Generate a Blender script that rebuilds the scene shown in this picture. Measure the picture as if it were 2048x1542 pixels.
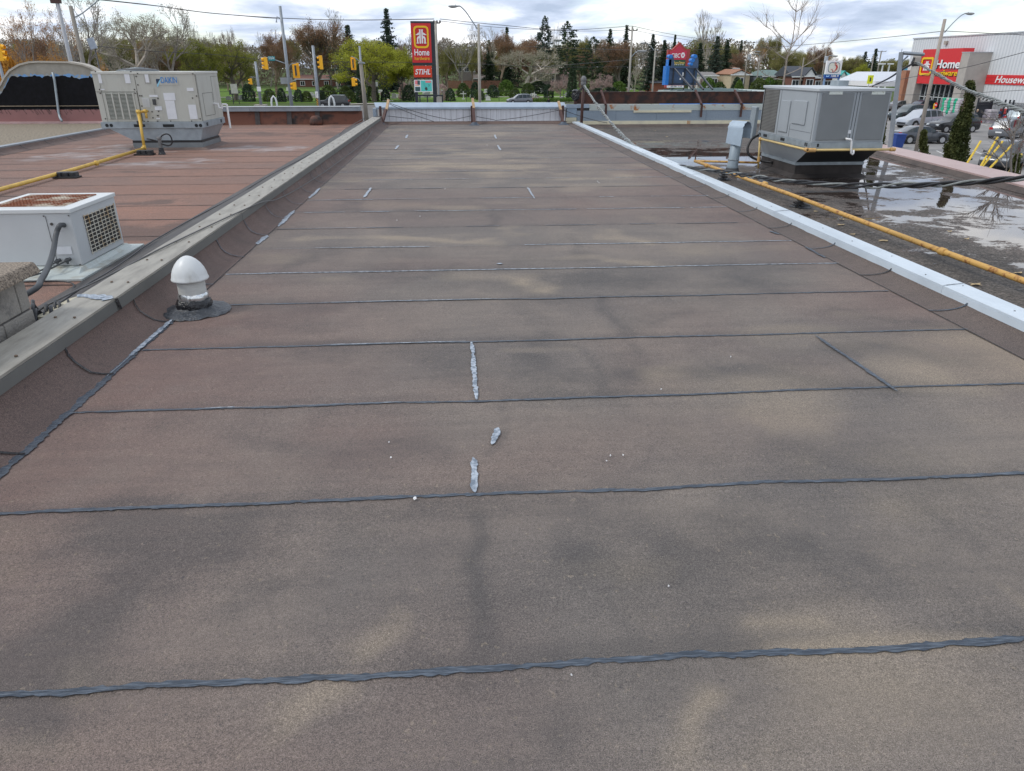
import bpy, math, random
import numpy as np
from mathutils import Vector, Matrix, noise as mnoise
scene = bpy.context.scene
for o in list(bpy.data.objects): bpy.data.objects.remove(o)
COL = scene.collection
rnd = random.Random(7)

# ------------------------------------------------------------------ camera
CAMH = 1.62; PITCH = math.radians(24.04); YAW = math.radians(4.16); FPX = 1430.0
cam = bpy.data.cameras.new("camera"); camo = bpy.data.objects.new("camera", cam); COL.objects.link(camo)
cam.sensor_fit = 'HORIZONTAL'; cam.sensor_width = 36; cam.lens = FPX/2048*36
cam.clip_start = 0.05; cam.clip_end = 3000
camo.location = (0, 0, CAMH); camo.rotation_euler = (math.radians(90)-PITCH, 0, -YAW)
scene.camera = camo

# ------------------------------------------------------------------ world, sun, exposure
SUN_EL, SUN_AZ = math.radians(50), math.radians(-98)      # azimuth clockwise from +Y
w = bpy.data.worlds.new("World"); scene.world = w; w.use_nodes = True
nt = w.node_tree; nt.nodes.clear(); N = nt.nodes.new; L = nt.links.new
out = N('ShaderNodeOutputWorld'); sky = N('ShaderNodeTexSky'); sky.sky_type = 'NISHITA'; sky.sun_disc = False
sky.sun_elevation = SUN_EL; sky.sun_rotation = SUN_AZ; sky.air_density = 1.0; sky.dust_density = 0.2; sky.ozone_density = 2.0
b1 = N('ShaderNodeBackground'); b1.inputs[1].default_value = 0.13; L(sky.outputs[0], b1.inputs[0])
tc = N('ShaderNodeTexCoord'); sep = N('ShaderNodeSeparateXYZ'); L(tc.outputs['Generated'], sep.inputs[0])
def mth(op, a, b=None, c=None, clamp=False, tree=None):
    t = tree or nt; n = t.nodes.new('ShaderNodeMath'); n.operation = op; n.use_clamp = clamp
    for i, v in enumerate((a, b, c)):
        if v is None: continue
        if isinstance(v, (int, float)): n.inputs[i].default_value = v
        else: t.links.new(v, n.inputs[i])
    return n.outputs[0]
za = mth('ADD', mth('MAXIMUM', sep.outputs[2], 0.0), 0.17)
comb = N('ShaderNodeCombineXYZ'); L(mth('DIVIDE', sep.outputs[0], za), comb.inputs[0]); L(mth('DIVIDE', sep.outputs[1], za), comb.inputs[1])
def wnoise(scale, detail, rough, dist, off=0.0):
    m = N('ShaderNodeMapping'); m.inputs['Location'].default_value = (off, off*.7, 0); L(comb.outputs[0], m.inputs[0])
    n = N('ShaderNodeTexNoise'); n.inputs['Scale'].default_value = scale; n.inputs['Detail'].default_value = detail
    n.inputs['Roughness'].default_value = rough; n.inputs['Distortion'].default_value = dist; L(m.outputs[0], n.inputs['Vector']); return n.outputs['Fac']
def ramp(tree, fac, stops, interp='LINEAR'):
    r = tree.nodes.new('ShaderNodeValToRGB'); r.color_ramp.interpolation = interp
    el = r.color_ramp.elements
    while len(el) < len(stops): el.new(0.5)
    for e, (p, c) in zip(el, stops): e.position = p; e.color = tuple(c) + ((1,) if len(c) == 3 else ())
    tree.links.new(fac, r.inputs[0]); return r.outputs[0]
c1 = wnoise(1.1, 9, 0.56, 0.3, 3.1); c2 = wnoise(1.7, 10, 0.56, 0.25, 5.7)
ccol = ramp(nt, c2, [(0.32, (0.40, 0.48, 0.62)), (0.42, (0.53, 0.61, 0.76)), (0.505, (0.74, 0.795, 0.885)), (0.575, (0.98, 0.985, 1.0))])
b2 = N('ShaderNodeBackground'); b2.inputs[1].default_value = 1.06; L(ccol, b2.inputs[0])
cmask = ramp(nt, c1, [(0.36, (0.30,)*3), (0.50, (1,)*3)])
mx = N('ShaderNodeMixShader'); L(cmask, mx.inputs[0]); L(b1.outputs[0], mx.inputs[1]); L(b2.outputs[0], mx.inputs[2]); L(mx.outputs[0], out.inputs[0])
sl = bpy.data.lights.new("sun", 'SUN'); sl.energy = 1.35; sl.angle = math.radians(12); sl.color = (1.0, 0.95, 0.87)
so = bpy.data.objects.new("sun", sl); COL.objects.link(so)
sd = Vector((math.cos(SUN_EL)*math.sin(SUN_AZ), math.cos(SUN_EL)*math.cos(SUN_AZ), math.sin(SUN_EL)))
so.rotation_euler = sd.to_track_quat('Z', 'Y').to_euler(); so.location = (-20, 10, 40)
scene.view_settings.view_transform = 'Standard'; scene.view_settings.look = 'None'
scene.view_settings.exposure = 0.27; scene.view_settings.gamma = 1
scene.render.engine = 'CYCLES'

# ------------------------------------------------------------------ placing from the survey of the photograph
FWD = Vector((math.sin(YAW)*math.cos(PITCH), math.cos(YAW)*math.cos(PITCH), -math.sin(PITCH)))
RGT = Vector((math.cos(YAW), -math.sin(YAW), 0)); UPV = RGT.cross(FWD); CAM = Vector((0, 0, CAMH))
def ray(px, py): return FWD + RGT*((px-1024)/FPX) - UPV*((py-771)/FPX)
def PZ(px, py, z=0.0): d = ray(px, py); return CAM + d*((z-CAMH)/d.z)
def PY(px, py, Y): d = ray(px, py); return CAM + d*(Y/d.y)
def PX(px, py, X): d = ray(px, py); return CAM + d*(X/d.x)
G = -4.5       # street level below the roof

# ------------------------------------------------------------------ materials
MATS = {}
def mat(name, col, rough=0.6, metal=0.0, var=0.12, vs=3.0, bump=0.0, bs=60.0, emit=0.0, spec=0.5, col2=None, mixlo=.45, mixhi=.6, det=5, coat=0.0, stretch=None):
    if name in MATS: return MATS[name]
    m = bpy.data.materials.new(name); m.use_nodes = True; t = m.node_tree; b = t.nodes['Principled BSDF']
    tc = t.nodes.new('ShaderNodeTexCoord'); src = tc.outputs['Object']
    if stretch:
        mp = t.nodes.new('ShaderNodeMapping'); mp.inputs['Scale'].default_value = stretch; t.links.new(src, mp.inputs[0]); src = mp.outputs[0]
    n = t.nodes.new('ShaderNodeTexNoise'); n.inputs['Scale'].default_value = vs; n.inputs['Detail'].default_value = det
    n.inputs['Roughness'].default_value = 0.6; t.links.new(src, n.inputs['Vector'])
    if col2:
        c = ramp(t, n.outputs['Fac'], [(mixlo, col), (mixhi, col2)])
    else:
        c = ramp(t, n.outputs['Fac'], [(0.3, tuple(max(0, x*(1-var)) for x in col)), (0.7, tuple(min(1, x*(1+var)) for x in col))])
    t.links.new(c, b.inputs['Base Color']); b.inputs['Roughness'].default_value = rough; b.inputs['Metallic'].default_value = metal
    b.inputs['Specular IOR Level'].default_value = spec; b.inputs['Coat Weight'].default_value = coat
    if bump:
        n2 = t.nodes.new('ShaderNodeTexNoise'); n2.inputs['Scale'].default_value = bs; n2.inputs['Detail'].default_value = 4; t.links.new(src, n2.inputs['Vector'])
        bp = t.nodes.new('ShaderNodeBump'); bp.inputs['Strength'].default_value = bump; bp.inputs['Distance'].default_value = 0.01
        t.links.new(n2.outputs['Fac'], bp.inputs['Height']); t.links.new(bp.outputs[0], b.inputs['Normal'])
    if emit:
        t.links.new(c, b.inputs['Emission Color']); b.inputs['Emission Strength'].default_value = emit
    MATS[name] = m; return m

# ------------------------------------------------------------------ mesh builder
class M:
    def __init__(s): s.v = []; s.f = []
    def add(s, vs, fs):
        k = len(s.v); s.v += [tuple(v) for v in vs]; s.f += [tuple(i+k for i in f) for f in fs]; return s
    def box(s, x0, x1, y0, y1, z0, z1):
        return s.add([(x0,y0,z0),(x1,y0,z0),(x1,y1,z0),(x0,y1,z0),(x0,y0,z1),(x1,y0,z1),(x1,y1,z1),(x0,y1,z1)],
                     [(3,2,1,0),(4,5,6,7),(0,1,5,4),(1,2,6,5),(2,3,7,6),(3,0,4,7)])
    def hexa(s, p): return s.add(p, [(3,2,1,0),(4,5,6,7),(0,1,5,4),(1,2,6,5),(2,3,7,6),(3,0,4,7)])
    def obox(s, c, ax, ay, az):      # centre + three half-axis vectors
        c = Vector(c); ax, ay, az = Vector(ax), Vector(ay), Vector(az)
        return s.hexa([c-ax-ay-az, c+ax-ay-az, c+ax+ay-az, c-ax+ay-az, c-ax-ay+az, c+ax-ay+az, c+ax+ay+az, c-ax+ay+az])
    def bar(s, a, b, w, h=None):
        a, b = Vector(a), Vector(b); d = (b-a); h = h or w
        u = d.cross(Vector((0,0,1)));  u = Vector((1,0,0)) if u.length < 1e-6 else u.normalized(); v = u.cross(d).normalized()
        return s.obox((a+b)/2, d/2, u*w/2, v*h/2)
    def quad(s, a, b, c, d): return s.add([a,b,c,d], [(0,1,2,3)])
    def tube(s, pts, r, n=8, cap=True):
        pts = [Vector(p) for p in pts]; k = len(s.v); R = r if isinstance(r, (list, tuple)) else [r]*len(pts)
        up = None
        for i, p in enumerate(pts):
            d = (pts[min(i+1, len(pts)-1)] - pts[max(i-1, 0)]).normalized()
            if up is None: up = Vector((0,0,1)) if abs(d.z) < .9 else Vector((1,0,0))
            u = d.cross(up).normalized(); v = u.cross(d).normalized(); up = v
            for j in range(n):
                a = 2*math.pi*j/n; s.v.append(tuple(p + (u*math.cos(a) + v*math.sin(a))*R[i]))
        for i in range(len(pts)-1):
            for j in range(n):
                s.f.append((k+i*n+j, k+i*n+(j+1)%n, k+(i+1)*n+(j+1)%n, k+(i+1)*n+j))
        if cap: s.f.append(tuple(k+j for j in range(n))[::-1]); s.f.append(tuple(k+(len(pts)-1)*n+j for j in range(n)))
        return s
    def lathe(s, prof, c=(0,0,0), n=24):
        k = len(s.v); c = Vector(c)
        for r, z in prof:
            for j in range(n):
                a = 2*math.pi*j/n; s.v.append((c.x+r*math.cos(a), c.y+r*math.sin(a), c.z+z))
        for i in range(len(prof)-1):
            for j in range(n): s.f.append((k+i*n+j, k+i*n+(j+1)%n, k+(i+1)*n+(j+1)%n, k+(i+1)*n+j))
        s.f.append(tuple(k+j for j in range(n))[::-1]); s.f.append(tuple(k+(len(prof)-1)*n+j for j in range(n))); return s
    def prism(s, poly, o, u, v, wv):   # 2D polygon in plane (u,v) from o, thickness vector wv
        o, u, v, wv = Vector(o), Vector(u), Vector(v), Vector(wv); n = len(poly); k = len(s.v)
        for a, b in poly: s.v.append(tuple(o+u*a+v*b))
        for a, b in poly: s.v.append(tuple(o+u*a+v*b+wv))
        s.f.append(tuple(k+i for i in range(n))); s.f.append(tuple(k+n+i for i in range(n))[::-1])
        for i in range(n): s.f.append((k+(i+1)%n, k+i, k+n+i, k+n+(i+1)%n))
        return s
    def obj(s, name, m, parent=None, smooth=False, bevel=0.0, auto=False, subsurf=0):
        me = bpy.data.meshes.new(name); off = parent.get('_off') if parent is not None else None
        vs = s.v
        if parent is not None:
            l = WLOC.get(parent.name, Vector((0,0,0)))
            if l.length: vs = [(a-l.x, b-l.y, c-l.z) for a, b, c in vs]
        me.from_pydata(vs, [], s.f); me.validate(clean_customdata=False); me.materials.append(m)
        o = bpy.data.objects.new(name, me); COL.objects.link(o)
        if parent is not None: o.parent = parent; WLOC[o.name] = WLOC.get(parent.name, Vector((0,0,0)))
        if smooth:
            for p in me.polygons: p.use_smooth = True
        if auto:
            me.update()
            for p in me.polygons: p.use_smooth = True
            md = o.modifiers.new('split', 'EDGE_SPLIT'); md.split_angle = math.radians(40)
        if bevel:
            md = o.modifiers.new('bevel', 'BEVEL'); md.width = bevel; md.segments = 2; md.limit_method = 'ANGLE'
        if subsurf:
            md = o.modifiers.new('sub', 'SUBSURF'); md.levels = subsurf; md.render_levels = subsurf
        return o
WLOC = {}
def thing(name, label, cat, loc=(0,0,0), group=None, local=False):
    o = bpy.data.objects.new(name, None); COL.objects.link(o); o.location = loc; o.empty_display_size = .1
    o['label'] = label; o['category'] = cat
    if group: o['group'] = group
    if not local: WLOC[o.name] = Vector(loc)
    return o
def tag(o, label, cat, group=None, kind=None):
    if label: o['label'] = label
    if cat: o['category'] = cat
    if group: o['group'] = group
    if kind: o['kind'] = kind
    return o
def struct(o, label, cat): o['kind'] = 'structure'; o['label'] = label; o['category'] = cat; return o
def copy_tree(o, parent=None):
    c = o.copy(); COL.objects.link(c)
    if parent is not None: c.parent = parent
    for ch in [x for x in bpy.data.objects if x.parent == o]: copy_tree(ch, c)
    return c
def put(o, loc, rz=0.0, s=1.0, label=None, group=None):
    o.location = loc; o.rotation_euler = (0, 0, rz); o.scale = (s, s, s) if isinstance(s, (int, float)) else s
    if label: o['label'] = label
    if group: o['group'] = group
    return o
def text(name, s, h, m, parent, o, u, v, ext=0.005, shear=0.0, off=0.0, width=None, align='LEFT', slab=False):
    """lettering as a real, slightly raised mesh; u = reading direction, v = up"""
    cu = bpy.data.curves.new(name, 'FONT'); cu.body = s; cu.size = 1.0; cu.extrude = 0.01; cu.shear = shear; cu.offset = off; cu.align_x = 'LEFT'
    to = bpy.data.objects.new(name+'_c', cu); COL.objects.link(to); dg = bpy.context.evaluated_depsgraph_get(); dg.update()
    me = bpy.data.meshes.new_from_object(to.evaluated_get(dg)); bpy.data.objects.remove(to); bpy.data.curves.remove(cu)
    co = np.empty(len(me.vertices)*3); me.vertices.foreach_get('co', co); co = co.reshape(-1, 3)
    x0, x1 = co[:,0].min(), co[:,0].max(); k = h/0.72
    kx = (width/(x1-x0)) if width else k
    o, u, v = Vector(o), Vector(u).normalized(), Vector(v).normalized(); nrm = u.cross(v)
    l = WLOC.get(parent.name, Vector((0,0,0))) if parent else Vector((0,0,0))
    X = (co[:,0]-x0)*kx
    if align == 'CENTER': X -= (x1-x0)*kx/2
    P = np.outer(X, u) + np.outer(co[:,1]*k, v) + np.outer(co[:,2]/0.01*ext, nrm) + np.array(o - l)
    me.vertices.foreach_set('co', P.reshape(-1)); me.materials.clear(); me.materials.append(m); me.update()
    ob = bpy.data.objects.new(name, me); COL.objects.link(ob)
    if parent: ob.parent = parent
    return ob
def crom(pts, k=8):
    pts = [Vector(p) for p in pts]; P = [pts[0]*2-pts[1]] + pts + [pts[-1]*2-pts[-2]]; o = []
    for i in range(1, len(P)-2):
        for j in range(k):
            t = j/k; a, b, c, d = P[i-1:i+3]
            o.append(0.5*((2*b) + (c-a)*t + (2*a-5*b+4*c-d)*t*t + (3*b-a-3*c+d)*t**3))
    o.append(pts[-1]); return o
def sag(a, b, s, k=16):
    a, b = Vector(a), Vector(b); return [a.lerp(b, i/k) - Vector((0,0,4*s*(i/k)*(1-i/k))) for i in range(k+1)]
# ================================================================== common materials
m_galv = mat('galvanised', (0.30,0.345,0.375), 0.45, 0.35, var=.18, vs=6)
m_white = mat('white_paint', (0.62,0.64,0.64), 0.45, var=.06)
m_offw = mat('off_white', (0.50,0.52,0.49), 0.5, var=.08)
m_black = mat('black_rubber', (0.012,0.012,0.014), 0.5)
m_dark = mat('dark_grey', (0.05,0.052,0.055), 0.55)
m_yel = mat('yellow_pipe', (0.62,0.40,0.075), 0.5, var=.15, vs=8)
m_rusty = mat('rusty_yellow_pipe', (0.56,0.33,0.09), 0.6, vs=14, col2=(0.24,0.085,0.03), mixlo=.52, mixhi=.66, det=8, bump=.3, bs=90)
m_rust = mat('rust', (0.085,0.03,0.018), 0.75, vs=3.5, col2=(0.022,0.014,0.013), mixlo=.42, mixhi=.6, det=9, bump=.3, bs=40)
m_brownsteel = mat('brown_steel', (0.065,0.028,0.022), 0.6, var=.3, vs=12)
m_wood = mat('raw_wood', (0.42,0.29,0.17), 0.75, var=.3, vs=14, stretch=(1,1,.15))
m_pole = mat('weathered_pole', (0.24,0.22,0.19), 0.85, var=.25, vs=8, stretch=(4,4,.4))
m_conc = mat('concrete', (0.34,0.32,0.28), 0.85, var=.15, vs=4)
m_greypost = mat('grey_metal', (0.26,0.29,0.32), 0.5, .2, var=.15)
m_red = mat('sign_red', (0.60,0.018,0.022), 0.4, var=.05)
m_wh = mat('sign_white', (0.80,0.80,0.80), 0.4, var=.03)
m_sy = mat('sign_yellow', (0.85,0.52,0.01), 0.4, var=.04)
m_glass = mat('window_glass', (0.02,0.025,0.03), 0.08, var=.3, vs=1.2)

# ================================================================== roofs
def attr_grid(name, x0, x1, y0, y1, st, zf, maskf, m, parent):
    nx = int(round((x1-x0)/st))+1; ny = int(round((y1-y0)/st))+1
    X, Y = np.meshgrid(np.linspace(x0, x1, nx), np.linspace(y0, y1, ny)); X = X.ravel(); Y = Y.ravel()
    Z = zf(X, Y); me = bpy.data.meshes.new(name); me.vertices.add(nx*ny)
    l = WLOC.get(parent.name, Vector((0,0,0))) if parent else Vector((0,0,0))
    me.vertices.foreach_set('co', np.stack([X-l.x, Y-l.y, Z-l.z], 1).ravel())
    i = np.arange((nx-1)*(ny-1)); r = i//(nx-1); c = i % (nx-1); a = r*nx+c
    F = np.stack([a, a+1, a+nx+1, a+nx], 1).ravel().astype(np.int32); nf = len(i)
    me.loops.add(nf*4); me.polygons.add(nf); me.loops.foreach_set('vertex_index', F)
    me.polygons.foreach_set('loop_start', np.arange(nf, dtype=np.int32)*4); me.polygons.foreach_set('loop_total', np.full(nf, 4, dtype=np.int32))
    me.update(); me.validate()
    ca = me.color_attributes.new('wear', 'FLOAT_COLOR', 'POINT'); R, Gc, B = maskf(X, Y)
    ca.data.foreach_set('color', np.stack([R, Gc, B, np.ones_like(R)], 1).astype(np.float32).ravel())
    me.materials.append(m); o = bpy.data.objects.new(name, me); COL.objects.link(o); o.parent = parent; WLOC[o.name] = l
    for p in me.polygons: p.use_smooth = True
    return o
def npn(X, Y, f, seed):
    r = np.random.RandomState(seed % 9973).rand(64, 64); u, v = X*f, Y*f; i, j = np.floor(u).astype(int), np.floor(v).astype(int); a, b = u-i, v-j; a = a*a*(3-2*a); b = b*b*(3-2*b)
    g = lambda p, q: r[p % 64, q % 64]
    return (g(i,j)*(1-a)+g(i+1,j)*a)*(1-b)+(g(i,j+1)*(1-a)+g(i+1,j+1)*a)*b
def stroke(X, Y, pts, wdt, st=1.0, z=0.0, aspect=1.0):
    """soft worn mark following photo points that lie on the roof"""
    P = [PZ(a, b, z) for a, b in pts]; D = np.full(X.shape, 1e9); sd_ = int(abs(pts[0][0]*7+pts[0][1]))
    X, Y = X+(npn(X, Y, 3.0, sd_)-.5)*wdt*2.2+(npn(X, Y, 9.0, sd_+1)-.5)*wdt*1.0, Y+(npn(X, Y, 3.0, sd_+2)-.5)*wdt*2.2
    if len(P) == 1: D = np.hypot((X-P[0].x)/aspect, Y-P[0].y)
    for a, b in zip(P, P[1:]):
        dx, dy = b.x-a.x, b.y-a.y; t = np.clip(((X-a.x)*dx+(Y-a.y)*dy)/(dx*dx+dy*dy+1e-9), 0, 1)
        D = np.minimum(D, np.hypot(X-a.x-t*dx, Y-a.y-t*dy))
    return st*np.exp(-(D/wdt)**2)*(.55+.9*npn(X, Y, 5.0, sd_+3))
def roof_mat(name, A, B, dark, sand, red, gran=200., sp=.5, rough=.82, gc=1.0):
    m = bpy.data.materials.new(name); m.use_nodes = True; t = m.node_tree; b = t.nodes['Principled BSDF']
    tc = t.nodes.new('ShaderNodeTexCoord'); oc = tc.outputs['Object']
    at = t.nodes.new('ShaderNodeVertexColor'); at.layer_name = 'wear'; sp_ = t.nodes.new('ShaderNodeSeparateColor'); t.links.new(at.outputs[0], sp_.inputs[0])
    def nz(scale, det=4, ro=.55, dist=0.0, stretch=None):
        n = t.nodes.new('ShaderNodeTexNoise'); n.inputs['Scale'].default_value = scale; n.inputs['Detail'].default_value = det
        n.inputs['Roughness'].default_value = ro; n.inputs['Distortion'].default_value = dist
        if stretch:
            mp = t.nodes.new('ShaderNodeMapping'); mp.inputs['Scale'].default_value = stretch; t.links.new(oc, mp.inputs[0]); t.links.new(mp.outputs[0], n.inputs['Vector'])
        else: t.links.new(oc, n.inputs['Vector'])
        return n.outputs['Fac']
    def mix(f, a, c, mode='MIX'):
        n = t.nodes.new('ShaderNodeMix'); n.data_type = 'RGBA'; n.blend_type = mode
        for i, v in ((0, f), (6, a), (7, c)):
            if isinstance(v, (int, float)): n.inputs[i].default_value = v
            elif isinstance(v, tuple): n.inputs[i].default_value = v+(1,)
            else: t.links.new(v, n.inputs[i])
        return n.outputs[2]
    big = nz(0.9, 5, .55, .6); mid = nz(3.2, 6, .6, .3); fine = nz(14, 5, .65)
    c = mix(ramp(t, big, [(.38, (0,)*3), (.62, (1,)*3)]), A, B)
    c = mix(mth('MULTIPLY', sp_.outputs[1], mth('MULTIPLY_ADD', mid, 1.2, .35, tree=t, clamp=True), tree=t, clamp=True), c, red)
    # algae / wet dark
    dm = mth('ADD', sp_.outputs[0], mth('MULTIPLY', mth('SUBTRACT', mid, .5, tree=t), 1.5, tree=t), tree=t)
    dm = mth('ADD', dm, mth('MULTIPLY', mth('SUBTRACT', fine, .5, tree=t), .8, tree=t), tree=t)
    c = mix(mth('MULTIPLY', ramp(t, dm, [(.02, (0,)*3), (1.0, (1,)*3)]), .54, tree=t), c, dark)
    sm = mth('ADD', sp_.outputs[2], mth('MULTIPLY', mth('SUBTRACT', mid, .5, tree=t), .9, tree=t), tree=t)
    stk = nz(1.0, 6, .7, .2, (1.2, 16.0, 1.0)); c = mix(ramp(t, stk, [(.42, (0,)*3), (.72, (.22,)*3)]), c, dark)
    spk = nz(48, 3, .6); c = mix(ramp(t, spk, [(.63, (0,)*3), (.70, (.55,)*3)]), c, dark); spl = nz(37, 3, .6, 0, (1.1,.9,1)); c = mix(ramp(t, spl, [(.64, (0,)*3), (.72, (.35,)*3)]), c, sand)
    c = mix(mth('MULTIPLY', ramp(t, sm, [(.12, (0,)*3), (.95, (1,)*3)]), .62, tree=t), c, sand)
    g1 = nz(gran, 2, .7); g2 = nz(gran*.36, 3, .7)
    gm = ramp(t, g1, [(.30, (max(.1, 1-.60*gc),)*3), (.5, (.98,)*3), (.70, (1+.70*gc,)*3)])
    gm2 = ramp(t, g2, [(.3, (1-.26*gc,)*3), (.7, (1+.26*gc,)*3)])
    c = mix(1.0, c, gm, 'MULTIPLY'); c = mix(1.0, c, gm2, 'MULTIPLY')
    t.links.new(c, b.inputs['Base Color']); b.inputs['Roughness'].default_value = rough; b.inputs['Specular IOR Level'].default_value = sp
    bp = t.nodes.new('ShaderNodeBump'); bp.inputs['Strength'].default_value = .55; bp.inputs['Distance'].default_value = .004
    t.links.new(mth('ADD', g1, g2, tree=t), bp.inputs['Height']); t.links.new(bp.outputs[0], b.inputs['Normal'])
    return m, dict(t=t, b=b, nz=nz, mix=mix, sp=sp_, c=c, bp=bp, fine=fine, mid=mid)

m_main, _ = roof_mat('granule_membrane', (0.192,0.162,0.138), (0.142,0.124,0.112), (0.048,0.047,0.049), (0.30,0.245,0.18), (0.165,0.108,0.092), gran=330)
m_cant, _ = roof_mat('cant_membrane', (0.158,0.108,0.092), (0.118,0.084,0.074), (0.05,0.042,0.04), (0.2,0.16,0.12), (0.14,0.09,0.08), gran=300)
m_cantr, _ = roof_mat('cant_membrane_brown', (0.125,0.098,0.086), (0.10,0.08,0.072), (0.05,0.042,0.04), (0.2,0.16,0.12), (0.14,0.09,0.08), gran=300)
m_tar = mat('tar_sealant', (0.032,0.046,0.067), 0.33, vs=26, col2=(0.12,0.15,0.19), mixlo=.46, mixhi=.66, bump=.8, bs=40, det=7, stretch=(.5,6,1))
m_tarl = mat('tar_pale_or_glint', (0.13,0.165,0.21), 0.4, vs=34, col2=(0.38,0.43,0.49), mixlo=.42, mixhi=.58, bump=.4, bs=70, det=6)  # pale sealant patches, also the colour of the painted seam glints
m_tark = mat('tar_black', (0.012,0.013,0.016), 0.25, var=.4, vs=30, bump=1.0, bs=60)

BLD = thing('shop_building', 'long flat roofed shop building under the camera with brown granule roof between two copings', 'building', (0.6, 11, G))
XL, XR, YN, YF = -2.02, 3.38, -1.2, 23.7
SEAM = [PZ(950, y).y for y in (1340, 990, 802, 684, 600, 540, 492, 453, 421, 397, 376, 358)]
d_ = (SEAM[-1]-SEAM[0])/11
while SEAM[-1]+d_ < YF-.3: SEAM.append(SEAM[-1]+d_)
SEAM = [SEAM[0]-2*d_, SEAM[0]-d_] + SEAM
def zmain(X, Y):
    # course laps: each sheet steps 3 mm, faint ponding undulation
    z = 0.0013*np.sin(X*1.7+.5)*np.sin(Y*.9)
    for s in SEAM: z = z + 0.0022*np.tanh((Y-s)*60) * np.exp(-np.abs(Y-s)/.25)
    return z*np.clip((YF-Y)/1.0, 0, 1)
def mmain(X, Y):
    R = np.zeros_like(X); B = np.zeros_like(X); rs = np.random.RandomState(5)
    for pts, wd, st in [([(958,1035),(962,1150),(982,1290)],.036,.75), ([(1165,700),(1190,740),(1208,790)],.04,.5), ([(1000,800),(1012,850),(1003,890),(970,915)],.022,.6),
        ([(1200,590),(1235,640),(1262,668)],.05,.55), ([(1140,468),(1155,495),(1172,522)],.06,.5), ([(985,425),(990,450)],.08,.5), ([(1275,690),(1290,712)],.05,.4),
        ([(440,1090),(330,1170),(150,1270)],.20,.85), ([(60,1230),(20,1330)],.16,.6), ([(1230,1110),(1600,1105)],.15,.85), ([(1500,1180),(1700,1190)],.16,.5), ([(250,1060),(120,1080)],.14,.5), ([(1060,735),(1190,765)],.2,.8),
        ([(100,1440),(60,1500)],.12,.5), ([(1480,745),(1800,790)],.13,.7), ([(1700,700),(1960,720)],.12,.7), ([(600,700),(900,720)],.14,.5), ([(450,870),(900,910)],.07,.45), ([(1100,560),(1560,575)],.14,.5), ([(620,420),(1000,430)],.25,.4), ([(900,545),(800,560)],.2,.35), ([(1200,560),(1350,590)],.22,.45), ([(1700,620),(1850,650)],.2,.5),
        ([(650,630),(520,650)],.25,.35), ([(1330,630),(1290,650)],.14,.45), ([(1860,1010),(1960,1090)],.05,.35), ([(1690,1120),(1760,1160)],.1,.3),
        ([(690,400),(700,430)],.2,.5), ([(1330,400),(1430,420)],.3,.3), ([(1470,540),(1560,560)],.2,.35), ([(1080,1470),(1100,1500)],.05,.35),
        ([(1540,905),(1700,930)],.12,.3), ([(640,500),(600,530)],.2,.45), ([(740,250),(770,262)],.6,.6), ([(1060,620),(1120,690)],.12,.4)]:
        R += stroke(X, Y, pts, wd, st)
    for pts, wd, st in [([(560,1435),(640,1395)],.075,.75), ([(700,1290),(770,1255),(800,1230)],.06,.6), ([(1430,1400),(1400,1460),(1385,1530)],.05,.6), ([(1500,1262),(1640,1260)],.035,.5),
        ([(1560,1300),(1980,1290)],.035,.5), ([(2000,1170),(2048,1210)],.05,.55), ([(1035,560),(1110,585)],.12,.75), ([(1180,470),(1280,478)],.16,.7), ([(640,476),(760,478)],.18,.6),
        ([(800,478),(960,486)],.16,.75), ([(1210,520),(1300,525)],.12,.6), ([(1900,600),(2000,640)],.1,.3), ([(1700,730),(1900,760)],.14,.4), ([(780,330),(1050,335)],.35,.55),
        ([(1040,312),(900,300)],.5,.45), ([(750,262),(880,262)],.5,.5), ([(980,345),(1300,345)],.35,.35), ([(1290,740),(1400,735)],.1,.35), ([(1000,700),(1150,700)],.1,.35),
        ([(200,1350),(330,1320)],.1,.3), ([(1620,860),(1500,850)],.1,.3), ([(1000,455),(1030,470)],.12,.4), ([(30,1480),(180,1470)],.05,.25)]:
        B += stroke(X, Y, pts, wd, st)
    Rd = 1.25*np.clip(.80-np.abs(X+1.9)*.42, 0, 1)*np.clip(1.3-np.abs(Y-3.3)*.28, .15, 1) + .30*np.exp(-((X-.9)/1.2)**2-((Y-2.9)/.4)**2) + .45*np.exp(-((X-3.4)/.6)**2) + .35*np.exp(-((Y-9)/1.5)**2)
    tint = rs.rand(len(SEAM)+1); k = np.searchsorted(np.array(SEAM), Y); R += (tint[k]-.5)*.22; Rd += (rs.rand(len(SEAM)+1)[k]-.5)*.3
    # dirt gathers along the laps
    for s in SEAM: R += (.20+.35*npn(X, Y, 1.2, 77))*np.exp(-((Y-s-.04)/.05)**2) + .25*npn(X*.5, Y, 1.5, 78)*np.exp(-((Y-s+.10)/.09)**2)
    R += .10*np.clip((Y-9)/8, 0, 1)
    R += .95*np.clip(npn(X*.6, Y*1.5, .9, 11)*.6+npn(X*.7, Y*1.4, 2.3, 12)*.4-.50, 0, 1)*1.5
    B += 1.2*np.clip(npn(X*.6, Y*1.5, .8, 21)*.55+npn(X*.7, Y*1.3, 2.6, 22)*.45-.53, 0, 1)*2.0
    Rd += .5*np.clip(npn(X, Y*1.6, .6, 31)*.6+npn(X, Y, 1.9, 32)*.4-.52, 0, 1)*2
    return R, Rd, B
memb = attr_grid('roof_membrane', XL-.02, XR+.02, YN, YF, .03, zmain, mmain, m_main, BLD)

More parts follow.
